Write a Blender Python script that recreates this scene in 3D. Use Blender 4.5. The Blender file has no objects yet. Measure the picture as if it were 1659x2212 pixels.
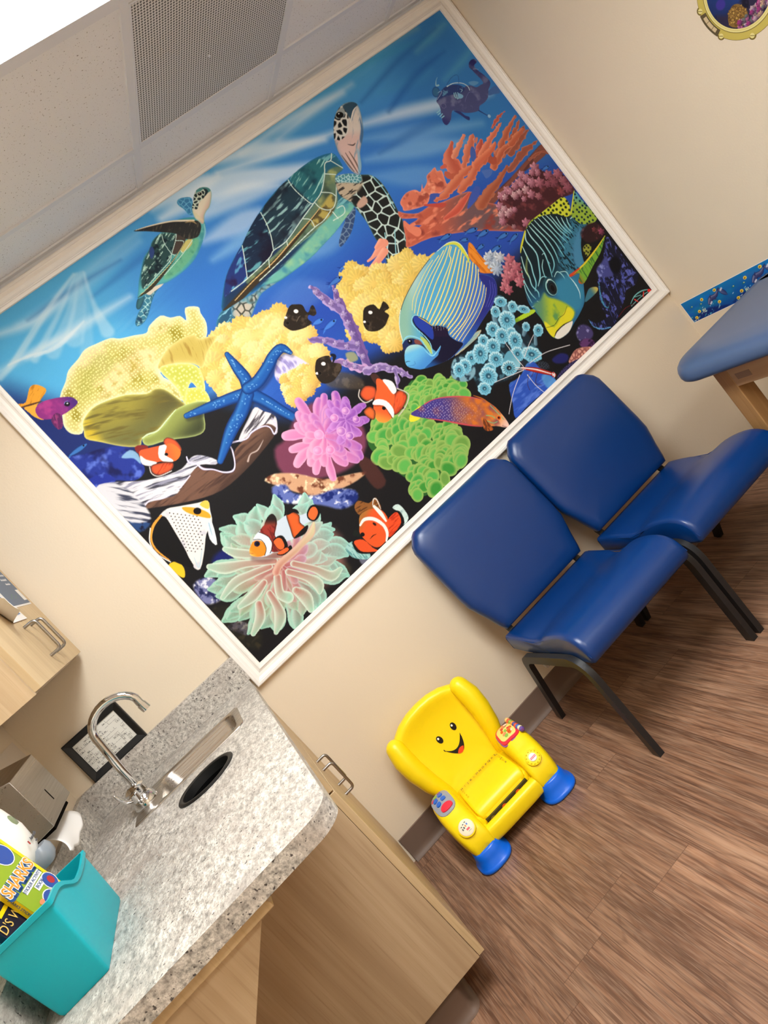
import bpy, bmesh, math, random
import numpy as np
from mathutils import Vector, Matrix, noise as mnoise

# ------------------------------------------------------------------ camera, light, exposure
SC = bpy.context.scene
COL = SC.collection
cam_data = bpy.data.cameras.new('camera')
cam = bpy.data.objects.new('camera', cam_data); COL.objects.link(cam)
cam_data.sensor_fit = 'VERTICAL'; cam_data.sensor_height = 36.0
cam_data.lens = 24.877                      # 1528.6 px on a 2212 px tall frame
cam_data.clip_start = 0.02
RIGHT = Vector((0.70561143, -0.28312443, -0.64957914))
UP = Vector((0.65893829, -0.0749652, 0.7484521))
BACK = Vector((-0.26060091, -0.95614893, 0.13366522))
m = Matrix.Identity(4)
for i in range(3):
    m[i][0], m[i][1], m[i][2] = RIGHT[i], UP[i], BACK[i]
m[0][3], m[1][3], m[2][3] = 0.0, -2.52, 1.366
cam.matrix_world = m
SC.camera = cam

world = bpy.data.worlds.new('room_world'); SC.world = world; world.use_nodes = True
world.node_tree.nodes['Background'].inputs[0].default_value = (1.0, 0.95, 0.88, 1)
world.node_tree.nodes['Background'].inputs[1].default_value = 0.0

LAMP_STRENGTH = 9.0                         # troffer diffusers (emission, per square metre)
LAMP_COLOR = (0.975, 0.99, 1.0)
SC.view_settings.view_transform = 'Standard'
SC.view_settings.look = 'None'
SC.view_settings.exposure = 1.74
SC.view_settings.gamma = 1.0
SC.view_settings.use_curve_mapping = False
SC.cycles.max_bounces = 10
SC.cycles.diffuse_bounces = 6
SC.cycles.sample_clamp_indirect = 6.0

XL, XR = -0.712, 2.30                       # left and right walls; the mural wall is y = 0
YB = -3.75                                  # wall behind the camera
ZC = 2.43                                   # ceiling

# ------------------------------------------------------------------ helpers
def lin(c):
    out = []
    for v in c[:3]:
        v = v / 255.0
        out.append(v / 12.92 if v <= 0.04045 else ((v + 0.055) / 1.055) ** 2.4)
    return tuple(out) + (1.0,)

def mat(name, rgb, rough=0.5, metal=0.0, spec=0.5, coat=0.0):
    m_ = bpy.data.materials.new(name); m_.use_nodes = True
    b = m_.node_tree.nodes['Principled BSDF']
    b.inputs['Base Color'].default_value = lin(rgb)
    b.inputs['Roughness'].default_value = rough
    b.inputs['Metallic'].default_value = metal
    b.inputs['Specular IOR Level'].default_value = spec
    b.inputs['Coat Weight'].default_value = coat
    return m_

class NT:
    """tiny node helper"""
    def __init__(s, m_):
        s.t = m_.node_tree; s.n = s.t.nodes; s.b = s.n['Principled BSDF']
    def add(s, typ, ins=None, **kw):
        nd = s.n.new(typ)
        for k, v in kw.items(): setattr(nd, k, v)
        for k, v in (ins or {}).items():
            if isinstance(v, bpy.types.NodeSocket): s.t.links.new(v, nd.inputs[k])
            else: nd.inputs[k].default_value = v
        return nd
    def link(s, a, b): s.t.links.new(a, b)
    def coord(s, scale=(1, 1, 1), rot=(0, 0, 0), kind='Object'):
        tc = s.add('ShaderNodeTexCoord')
        mp = s.add('ShaderNodeMapping', {'Vector': tc.outputs[kind], 'Scale': scale, 'Rotation': rot})
        return mp.outputs[0]
    def noise(s, vec, scale, detail=2.0, rough=0.5, dist=0.0):
        return s.add('ShaderNodeTexNoise', {'Vector': vec, 'Scale': scale, 'Detail': detail, 'Roughness': rough, 'Distortion': dist}).outputs[0]
    def ramp(s, fac, stops, interp='LINEAR'):
        r = s.add('ShaderNodeValToRGB', {'Fac': fac}); cr = r.color_ramp; cr.interpolation = interp
        while len(cr.elements) < len(stops): cr.elements.new(0.5)
        for e, (p, c) in zip(cr.elements, stops):
            e.position = p; e.color = lin(c) if max(c) > 1 else (c[0], c[1], c[2], 1)
        return r.outputs[0]
    def mix(s, fac, a, b, mode='MIX'):
        nd = s.add('ShaderNodeMix', data_type='RGBA', blend_type=mode)
        for sock, v in ((nd.inputs[0], fac), (nd.inputs[6], a), (nd.inputs[7], b)):
            if isinstance(v, bpy.types.NodeSocket): s.t.links.new(v, sock)
            elif isinstance(v, tuple): sock.default_value = lin(v)
            else: sock.default_value = v
        return nd.outputs[2]
    def math(s, op, a, b=0.0, c=0.0):
        nd = s.add('ShaderNodeMath', operation=op)
        for i, v in enumerate((a, b, c)):
            if isinstance(v, bpy.types.NodeSocket): s.t.links.new(v, nd.inputs[i])
            else: nd.inputs[i].default_value = v
        return nd.outputs[0]
    def bump(s, h, strength=0.2, dist=0.01):
        bp = s.add('ShaderNodeBump', {'Height': h, 'Strength': strength, 'Distance': dist})
        s.link(bp.outputs[0], s.b.inputs['Normal'])
    def base(s, c): s.link(c, s.b.inputs['Base Color'])

def obj(name, bm, m_, parent=None, smooth=False, bevel=0.0, seg=2, sub=0, recalc=True, angle=None):
    if recalc: bmesh.ops.recalc_face_normals(bm, faces=bm.faces[:])
    me = bpy.data.meshes.new(name); bm.to_mesh(me); bm.free()
    o = bpy.data.objects.new(name, me); COL.objects.link(o)
    for mm in (m_ if isinstance(m_, (list, tuple)) else [m_]): me.materials.append(mm)
    if parent: o.parent = parent
    if bevel > 0:
        b = o.modifiers.new('bevel', 'BEVEL'); b.width = bevel; b.segments = seg; b.limit_method = 'ANGLE'; b.angle_limit = 0.6
        b.harden_normals = False
        smooth = True
    if sub:
        s = o.modifiers.new('sub', 'SUBSURF'); s.levels = sub; s.render_levels = sub
        smooth = True
    if smooth:
        for p in me.polygons: p.use_smooth = True
        if not sub:
            try: me.set_sharp_from_angle(angle=angle or 0.7)
            except Exception: pass
    return o

def thing(name, label, cat, loc=(0, 0, 0), rotz=0.0, group=None):
    o = bpy.data.objects.new(name, None); COL.objects.link(o)
    o.location = loc; o.rotation_euler = (0, 0, rotz); o.empty_display_size = 0.05
    o['label'] = label; o['category'] = cat
    if group: o['group'] = group
    return o

def tag(o, label, cat, group=None):
    o['label'] = label; o['category'] = cat
    if group: o['group'] = group
    return o

def struct(name, bm, m_, **kw):
    o = obj(name, bm, m_, **kw); o['kind'] = 'structure'; return o

def dup(root, loc, rotz, label, group=None):
    r = root.copy(); COL.objects.link(r); r.location = loc; r.rotation_euler = (0, 0, rotz); r['label'] = label
    if group: r['group'] = group
    for ch in list(root.children):
        c = ch.copy(); COL.objects.link(c); c.parent = r
        for g in ch.children:
            d = g.copy(); COL.objects.link(d); d.parent = c
    return r

def BM(): return bmesh.new()

def box(bm, a, b, mi=0):
    (x0, y0, z0), (x1, y1, z1) = a, b
    v = [bm.verts.new(p) for p in ((x0, y0, z0), (x1, y0, z0), (x1, y1, z0), (x0, y1, z0), (x0, y0, z1), (x1, y0, z1), (x1, y1, z1), (x0, y1, z1))]
    for f in ((0, 3, 2, 1), (4, 5, 6, 7), (0, 1, 5, 4), (1, 2, 6, 5), (2, 3, 7, 6), (3, 0, 4, 7)):
        bm.faces.new([v[i] for i in f]).material_index = mi
    return v

def bxo(name, a, b, m_, parent=None, **kw):
    bm = BM(); box(bm, a, b); return obj(name, bm, m_, parent, **kw)

def quad(bm, pts, mi=0):
    f = bm.faces.new([bm.verts.new(p) for p in pts]); f.material_index = mi; return f

def loft(bm, rings, cap=True, closed=True, mi=0):
    vs = [[bm.verts.new(p) for p in r] for r in rings]
    n = len(vs[0])
    for a, b in zip(vs[:-1], vs[1:]):
        for i in range(n if closed else n - 1):
            j = (i + 1) % n
            bm.faces.new((a[i], a[j], b[j], b[i])).material_index = mi
    if cap:
        bm.faces.new(vs[0][::-1]).material_index = mi
        bm.faces.new(vs[-1]).material_index = mi
    return vs

def frames(pts):
    """parallel-transport frames along a polyline"""
    P = [Vector(p) for p in pts]; T = []
    for i in range(len(P)):
        a = P[max(i - 1, 0)]; b = P[min(i + 1, len(P) - 1)]
        T.append((b - a).normalized())
    n = T[0].orthogonal().normalized(); out = []
    for i, t in enumerate(T):
        if i: n = (n - t * n.dot(t)).normalized()
        out.append((P[i], t, n, t.cross(n)))
    return out

def tube(bm, pts, r, n=12, round_ends=False, mi=0):
    fr = frames(pts); R = r if isinstance(r, (list, tuple)) else [r] * len(pts)
    rings = []
    def ring(c, nn, bb, rad): return [c + nn * (math.cos(2 * math.pi * k / n) * rad) + bb * (math.sin(2 * math.pi * k / n) * rad) for k in range(n)]
    if round_ends:
        c, t, a, b = fr[0]
        for k in (0.12, 0.4, 0.7, 0.92): rings.append(ring(c - t * R[0] * math.sqrt(1 - k * k), a, b, R[0] * k))
    for (c, t, a, b), rad in zip(fr, R): rings.append(ring(c, a, b, rad))
    if round_ends:
        c, t, a, b = fr[-1]
        for k in (0.92, 0.7, 0.4, 0.12): rings.append(ring(c + t * R[-1] * math.sqrt(1 - k * k), a, b, R[-1] * k))
    loft(bm, rings, mi=mi)

def bar(bm, pts, w, h, up=(1, 0, 0), mi=0):
    """rectangular bar along pts, w across 'up', h along the in-plane normal"""
    P = [Vector(p) for p in pts]; u = Vector(up).normalized(); rings = []
    for i in range(len(P)):
        a = P[max(i - 1, 0)]; b = P[min(i + 1, len(P) - 1)]
        t = (b - a).normalized(); nn = t.cross(u).normalized()
        k = 1.0
        if 0 < i < len(P) - 1:
            t1 = (P[i] - a).normalized(); k = 1.0 / max(0.5, t1.cross(u).normalized().dot(nn))
        rings.append([P[i] + u * w / 2 + nn * h / 2 * k, P[i] - u * w / 2 + nn * h / 2 * k, P[i] - u * w / 2 - nn * h / 2 * k, P[i] + u * w / 2 - nn * h / 2 * k])
    loft(bm, rings, mi=mi)

def fillet(pts, r, n=6):
    """round the inner corners of a polyline"""
    P = [Vector(p) for p in pts]; out = [P[0]]
    for i in range(1, len(P) - 1):
        rr = r[i - 1] if isinstance(r, (list, tuple)) else r
        a = P[i] + (P[i - 1] - P[i]).normalized() * rr; b = P[i] + (P[i + 1] - P[i]).normalized() * rr
        for k in range(n + 1):
            t = k / n; out.append(a * (1 - t) ** 2 + P[i] * 2 * t * (1 - t) + b * t * t)
    out.append(P[-1]); return out

def lathe(bm, prof, n=24, c=(0, 0, 0), axis='z', cap=True, mi=0):
    rings = []
    for r, h in prof:
        ring = []
        for k in range(n):
            a = 2 * math.pi * k / n; x, y = math.cos(a) * r, math.sin(a) * r
            if axis == 'z': p = (c[0] + x, c[1] + y, c[2] + h)
            elif axis == 'x': p = (c[0] + h, c[1] + x, c[2] + y)
            else: p = (c[0] + x, c[1] + h, c[2] + y)
            ring.append(p)
        rings.append(ring)
    loft(bm, rings, cap=cap, mi=mi)

def prism(bm, pts, d, mi=0):
    """polygon of 3-D points extruded by vector d"""
    d = Vector(d); a = [bm.verts.new(p) for p in pts]; b = [bm.verts.new(Vector(p) + d) for p in pts]
    bm.faces.new(a).material_index = mi; bm.faces.new(b[::-1]).material_index = mi
    for i in range(len(a)):
        j = (i + 1) % len(a); bm.faces.new((a[j], a[i], b[i], b[j])).material_index = mi

def superring(cx, cy, hx, hy, n=32, e=4.0):
    out = []
    for k in range(n):
        a = 2 * math.pi * k / n; c, s = math.cos(a), math.sin(a)
        out.append((cx + math.copysign(abs(c) ** (2 / e), c) * hx, cy + math.copysign(abs(s) ** (2 / e), s) * hy))
    return out

def rrect(x0, y0, x1, y1, r, n=6):
    rr = r if isinstance(r, (list, tuple)) else [r] * 4
    out = []
    for (cx, cy, a0, q) in ((x1 - rr[0], y1 - rr[0], 0, rr[0]), (x0 + rr[1], y1 - rr[1], 90, rr[1]), (x0 + rr[2], y0 + rr[2], 180, rr[2]), (x1 - rr[3], y0 + rr[3], 270, rr[3])):
        for k in range(n + 1):
            a = math.radians(a0 + 90 * k / n); out.append((cx + math.cos(a) * q, cy + math.sin(a) * q))
    return out

def holed(bm, outer, holes, z0, z1):
    """flat slab between z0 and z1 with an outline and holes"""
    edges = []
    for loop in [outer] + holes:
        vs = [bm.verts.new((x, y, z1)) for x, y in loop]
        for i in range(len(vs)): edges.append(bm.edges.new((vs[i], vs[(i + 1) % len(vs)])))
    res = bmesh.ops.triangle_fill(bm, edges=edges, use_beauty=True, use_dissolve=False)
    faces = [g for g in res['geom'] if isinstance(g, bmesh.types.BMFace)]
    ext = bmesh.ops.extrude_face_region(bm, geom=faces)
    for g in ext['geom']:
        if isinstance(g, bmesh.types.BMVert): g.co.z = z0

def text(name, body, size, m_, parent, matrix, extrude=0.0003, align='CENTER', bold=0.0, spacing=1.0):
    """lettering as a mesh, placed by a matrix (x along the line, y up the letters, z out of the surface)"""
    cu = bpy.data.curves.new(name, 'FONT'); cu.body = body; cu.size = size; cu.extrude = extrude; cu.offset = bold
    cu.align_x = align; cu.align_y = 'CENTER'; cu.space_character = spacing; cu.resolution_u = 3
    t = bpy.data.objects.new(name, cu); COL.objects.link(t)
    dg = bpy.context.evaluated_depsgraph_get()
    me = bpy.data.meshes.new_from_object(t.evaluated_get(dg))
    bpy.data.objects.remove(t); bpy.data.curves.remove(cu)
    me.transform(matrix); me.materials.clear(); me.materials.append(m_)
    o = bpy.data.objects.new(name, me); COL.objects.link(o)
    if parent: o.parent = parent
    return o

def basis(o, x, y):
    x = Vector(x).normalized(); y = Vector(y); y = (y - x * y.dot(x)).normalized(); z = x.cross(y)
    mm = Matrix.Identity(4)
    for i in range(3): mm[i][0], mm[i][1], mm[i][2], mm[i][3] = x[i], y[i], z[i], o[i]
    return mm

# ------------------------------------------------------------------ materials
def wall_paint():
    m_ = mat('beige_wall_paint', (226, 206, 176), 0.55, spec=0.3); t = NT(m_); v = t.coord()
    n1 = t.noise(v, 140, 3); n2 = t.noise(v, 1.3, 2)
    t.base(t.mix(n2, (222, 207, 182), (229, 214, 190))); t.bump(n1, 0.12, 0.004); return m_
WALL = wall_paint()

def wood_laminate(name, a, b, c, rough=0.42, along='z', scale=1.0):
    m_ = mat(name, a, rough, spec=0.4); t = NT(m_)
    s = {'z': (60, 60, 1.6), 'x': (1.6, 60, 60), 'y': (60, 1.6, 60)}[along]
    v = t.coord(tuple(k * scale for k in s)); n1 = t.noise(v, 1.0, 5, 0.65); v2 = t.coord(tuple(k * 0.22 * scale for k in s)); n2 = t.noise(v2, 1.0, 3, 0.6)
    v3 = t.coord(tuple(k * 3.2 * scale for k in s)); n3 = t.noise(v3, 1.0, 2, 0.5)
    col = t.mix(t.ramp(n1, [(0.35, (0, 0, 0)), (0.68, (1, 1, 1))]), a, b)
    col = t.mix(t.ramp(n2, [(0.42, (0, 0, 0)), (0.75, (0.7, 0.7, 0.7))]), col, c)
    col = t.mix(t.ramp(n3, [(0.55, (0, 0, 0)), (0.8, (0.6, 0.6, 0.6))]), col, c)
    t.base(col); t.bump(n3, 0.06, 0.002); return m_
LAM_V = wood_laminate('pale_ash_laminate', (198, 174, 140), (187, 162, 127), (158, 131, 98))
LAM_EDGE = wood_laminate('ash_edge_band', (208, 183, 142), (198, 172, 130), (176, 148, 108))
OAK = wood_laminate('oak_table_wood', (182, 142, 94), (162, 122, 74), (130, 92, 52), rough=0.35, scale=0.8)
PLY = wood_laminate('birch_ply', (188, 156, 118), (176, 142, 104), (158, 124, 88), rough=0.5, along='y', scale=0.5)

def granite(name, top):
    m_ = mat(name, (190, 182, 168), 0.38, spec=0.35); t = NT(m_)
    v = t.coord((1, 1, 1), (0, 0, 0.5) if top else (0, 0, 0)); vs = t.coord((1.0, 0.42, 1.0), (0, 0, 0.75) if top else (0, 0, 0))
    big = t.noise(v, 7, 4, 0.6, 0.4); mid = t.noise(vs, 95, 5, 0.72); fine = t.noise(vs, 300, 2, 0.6); spk = t.noise(v, 130, 2, 0.5)
    col = t.ramp(mid, [(0.30, (100, 97, 93)), (0.43, (164, 160, 152)), (0.54, (204, 199, 189)), (0.68, (234, 231, 222))])
    col = t.mix(t.ramp(fine, [(0.5, (0, 0, 0)), (0.72, (0.75, 0.75, 0.75))]), col, (140, 134, 126))
    col = t.mix(t.ramp(big, [(0.40, (0, 0, 0)), (0.66, (0.55, 0.55, 0.55))]), col, (150, 140, 132))
    col = t.mix(t.ramp(t.noise(v, 16, 3), [(0.52, (0, 0, 0)), (0.75, (0.4, 0.4, 0.4))]), col, (196, 184, 172))
    col = t.mix(t.ramp(spk, [(0.655, (0, 0, 0)), (0.69, (0.9, 0.9, 0.9))]), col, (52, 46, 46))
    t.base(col); t.bump(fine, 0.10, 0.002); return m_
GRAN_TOP = granite('speckled_granite_laminate', True)
GRAN_EDGE = granite('speckled_granite_edge', False)

def floor_mat():
    m_ = mat('brown_wood_plank_vinyl', (160, 116, 84), 0.42, spec=0.35); t = NT(m_)
    tc = t.add('ShaderNodeTexCoord'); sep = t.add('ShaderNodeSeparateXYZ', {'Vector': tc.outputs['Object']})
    # planks run along y; each plank 0.15 wide and 0.92 long
    u = t.math('DIVIDE', sep.outputs[0], 0.152); row = t.math('FLOOR', u); fu = t.math('FRACT', u)
    off = t.math('FRACT', t.math('MULTIPLY', t.math('SINE', t.math('MULTIPLY', row, 12.9898)), 43758.5))
    w = t.math('ADD', t.math('DIVIDE', sep.outputs[1], 0.92), off); fl = t.math('FLOOR', w); fw = t.math('FRACT', w)
    idv = t.add('ShaderNodeCombineXYZ', {'X': row, 'Y': fl, 'Z': 0.0})
    rnd = t.add('ShaderNodeTexWhiteNoise', {'Vector': idv.outputs[0]}, noise_dimensions='3D').outputs[0]
    rs = t.math('MULTIPLY', rnd, 37.0)
    gv = t.add('ShaderNodeCombineXYZ', {'X': t.math('ADD', t.math('MULTIPLY', sep.outputs[0], 1.0), rs), 'Y': t.math('ADD', sep.outputs[1], rs), 'Z': rs})
    def grain(sx, sy, sc, det, rg, dist=0.0):
        mp = t.add('ShaderNodeMapping', {'Vector': gv.outputs[0], 'Scale': (sx, sy, 1)})
        return t.noise(mp.outputs[0], sc, det, rg, dist)
    g1 = grain(12, 0.9, 1.0, 5, 0.58, 1.4); g2 = grain(115, 3.2, 1.0, 3, 0.6, 0.4); g3 = grain(5, 0.9, 1.0, 2, 0.5, 1.0); g4 = grain(380, 12, 1.0, 2, 0.5)
    col = t.ramp(g1, [(0.28, (102, 70, 50)), (0.45, (144, 104, 78)), (0.58, (168, 128, 99)), (0.74, (188, 150, 120))])
    rg = t.math('SINE', t.math('MULTIPLY', grain(7, .75, 1.0, 2, .45, .8), 95.0))
    col = t.mix(t.ramp(rg, [(0.55, (0, 0, 0)), (1.0, (0.38, 0.38, 0.38))]), col, (96, 66, 50))
    col = t.mix(t.ramp(g3, [(0.38, (0, 0, 0)), (0.7, (0.55, 0.55, 0.55))]), col, (118, 84, 64))
    col = t.mix(t.ramp(g2, [(0.40, (0.75, 0.75, 0.75)), (0.58, (0, 0, 0))]), col, (92, 64, 48))
    col = t.mix(t.ramp(g4, [(0.45, (0, 0, 0)), (0.7, (0.35, 0.35, 0.35))]), col, (190, 158, 132))
    hs = t.add('ShaderNodeHueSaturation', {'Color': col, 'Value': t.math('ADD', t.math('MULTIPLY', rnd, 0.20), 0.86), 'Saturation': 1.0, 'Hue': 0.5, 'Fac': 1.0})
    gap = t.math('ADD', t.math('LESS_THAN', t.math('MINIMUM', fu, t.math('SUBTRACT', 1.0, fu)), 0.007), t.math('LESS_THAN', t.math('MINIMUM', fw, t.math('SUBTRACT', 1.0, fw)), 0.0012))
    col = t.mix(t.math('MULTIPLY', t.math('MINIMUM', gap, 1.0), 0.55), hs.outputs[0], (74, 48, 34))
    t.base(col); t.bump(g2, 0.12, 0.002); return m_
FLOOR = floor_mat()

def tile_mat():
    m_ = mat('acoustic_ceiling_tile', (205, 200, 194), 0.9, spec=0.1); t = NT(m_); v = t.coord()
    n = t.noise(v, 190, 2, 0.5); n2 = t.noise(v, 420, 2, 0.6); n3 = t.noise(v, 33, 2)
    k = t.ramp(n, [(0.665, (0, 0, 0)), (0.71, (1, 1, 1))]); k2 = t.ramp(n2, [(0.66, (0, 0, 0)), (0.72, (0.5, 0.5, 0.5))])
    col = t.mix(k, (236, 238, 242), (156, 152, 148)); col = t.mix(k2, col, (196, 194, 192)); t.base(col); t.bump(n2, 0.25, 0.003); return m_
TILE = tile_mat()

def grille_mat():
    m_ = mat('perforated_vent_metal', (214, 210, 206), 0.5, spec=0.3); t = NT(m_)
    tc = t.add('ShaderNodeTexCoord'); sep = t.add('ShaderNodeSeparateXYZ', {'Vector': tc.outputs['Object']})
    P = 0.0092
    def cell(a): return t.math('SUBTRACT', t.math('FRACT', t.math('DIVIDE', a, P)), 0.5)
    dx, dy = cell(sep.outputs[0]), cell(sep.outputs[1])
    r = t.math('SQRT', t.math('ADD', t.math('MULTIPLY', dx, dx), t.math('MULTIPLY', dy, dy)))
    hole = t.ramp(r, [(0.31, (0.9, 0.9, 0.9)), (0.37, (0, 0, 0))])
    t.base(t.mix(hole, (224, 224, 224), (60, 58, 57))); return m_
GRILLE = grille_mat()

def vinyl(name, rgb, rough=0.33, bump=0.10):
    m_ = mat(name, rgb, rough, spec=0.5); t = NT(m_); v = t.coord()
    n = t.noise(v, 420, 2, 0.5); n2 = t.noise(v, 9, 2)
    t.bump(n, bump, 0.001); return m_
BLUE = vinyl('royal_blue_vinyl', (2, 50, 110), 0.32)
PADBLUE = vinyl('slate_blue_table_vinyl', (74, 94, 128), 0.34)
BLACKMETAL = mat('black_painted_steel', (30, 30, 31), 0.42, spec=0.5)
BLACKPLASTIC = mat('black_plastic', (12, 12, 12), 0.5)
HOLE = mat('dark_chute_interior', (6, 6, 6), 0.9, spec=0.05)
def frame_paint():
    m_ = mat('white_frame_paint', (238, 234, 226), 0.38, spec=0.4); t = NT(m_); v = t.coord(); t.base(t.mix(t.noise(v, 30, 3), (236, 231, 223), (242, 238, 231))); return m_
WHITE = frame_paint()
TBAR = mat('white_ceiling_grid', (226, 229, 236), 0.5, spec=0.3)
def rubber():
    m_ = mat('taupe_rubber_base', (112, 92, 78), 0.5, spec=0.35); t = NT(m_); v = t.coord(); t.base(t.mix(t.noise(v, 5, 3), (106, 86, 73), (120, 99, 85))); return m_
COVE = rubber()
def brushed(name, rgb, rough=0.3, scale=(2, 260, 260)):
    m_ = mat(name, rgb, rough, metal=1.0); t = NT(m_); v = t.coord(scale); n = t.noise(v, 1.0, 3); 
    t.link(t.ramp(n, [(0.3, (rough * 0.75,) * 3), (0.7, (rough * 1.35,) * 3)]), t.b.inputs['Roughness']); t.bump(n, 0.03, 0.001); return m_
STEEL = brushed('brushed_stainless', (176, 168, 158), 0.34, (260, 2, 260))
SINKM = brushed('satin_sink_steel', (186, 178, 168), 0.30, (2, 260, 260))
CHROME = mat('polished_chrome', (222, 222, 222), 0.07, metal=1.0)
NICKEL = mat('satin_nickel', (168, 164, 158), 0.28, metal=1.0)
YELLOW = mat('yellow_toy_plastic', (250, 220, 14), 0.36, spec=0.45)
TOYBLUE = mat('blue_toy_plastic', (12, 104, 226), 0.3, spec=0.5)
def teal():
    m_ = mat('teal_plastic', (0, 164, 178), 0.42, spec=0.4); t = NT(m_); v = t.coord(); t.bump(t.noise(v, 500, 1), 0.08, 0.001); return m_
TEAL = teal()
TOWEL = mat('white_paper', (238, 235, 230), 0.9, spec=0.1)
PLASTICW = mat('white_abs_plastic', (236, 233, 224), 0.3, spec=0.45)
GREYP = mat('grey_translucent_plastic', (134, 142, 150), 0.25, spec=0.5)
INK = mat('black_ink', (22, 22, 24), 0.5, spec=0.2)
DARKGAP = mat('dark_recess', (20, 16, 13), 0.9, spec=0.05)

def vcol(name, rough=0.35, spec=0.35):
    """material that shows a mesh's printed colours (stored per corner)"""
    m_ = mat(name, (128, 128, 128), rough, spec=spec); t = NT(m_)
    a = t.add('ShaderNodeVertexColor'); a.layer_name = 'print'; t.base(a.outputs[0]); return m_
PRINT = vcol('satin_print', 0.62, 0.15)
PRINT_MATTE = vcol('matte_print', 0.6, 0.2)
STEP = 2.0
# ------------------------------------------------------------------ printed artwork (millimetres on the sheet, colours 0-255)
def _lat(seed): return np.random.RandomState(seed).rand(64, 64)
_LAT = {}
def vnoise(x, y, seed=0):
    """smooth value noise"""
    if seed not in _LAT: _LAT[seed] = _lat(seed)
    L_ = _LAT[seed]; xi = np.floor(x).astype(int); yi = np.floor(y).astype(int); fx = x - xi; fy = y - yi
    fx = fx * fx * (3 - 2 * fx); fy = fy * fy * (3 - 2 * fy)
    a = L_[yi % 64, xi % 64]; b = L_[yi % 64, (xi + 1) % 64]; c = L_[(yi + 1) % 64, xi % 64]; d = L_[(yi + 1) % 64, (xi + 1) % 64]
    return (a * (1 - fx) + b * fx) * (1 - fy) + (c * (1 - fx) + d * fx) * fy
def fnoise(x, y, seed=0): return (vnoise(x, y, seed) + .5 * vnoise(2.1 * x + 7, 2.1 * y + 3, seed + 1) + .25 * vnoise(4.3 * x, 4.3 * y, seed + 2)) / 1.75
def sstep(a, b, x):
    t_ = np.clip((x - a) / (b - a + 1e-9), 0, 1); return t_ * t_ * (3 - 2 * t_)
def crom(pts, closed, n):
    P = np.array(pts, float); m_ = len(P); out = []
    for i in range(m_ if closed else m_ - 1):
        if closed: p0, p1, p2, p3 = P[i - 1], P[i], P[(i + 1) % m_], P[(i + 2) % m_]
        else: p0, p1, p2, p3 = P[max(i - 1, 0)], P[i], P[i + 1], P[min(i + 2, m_ - 1)]
        for k in range(n):
            t_ = k / n; out.append(.5 * (2 * p1 + (p2 - p0) * t_ + (2 * p0 - 5 * p1 + 4 * p2 - p3) * t_ ** 2 + (3 * p1 - p0 - 3 * p2 + p3) * t_ ** 3))
    if not closed: out.append(P[-1])
    return np.array(out)

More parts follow.
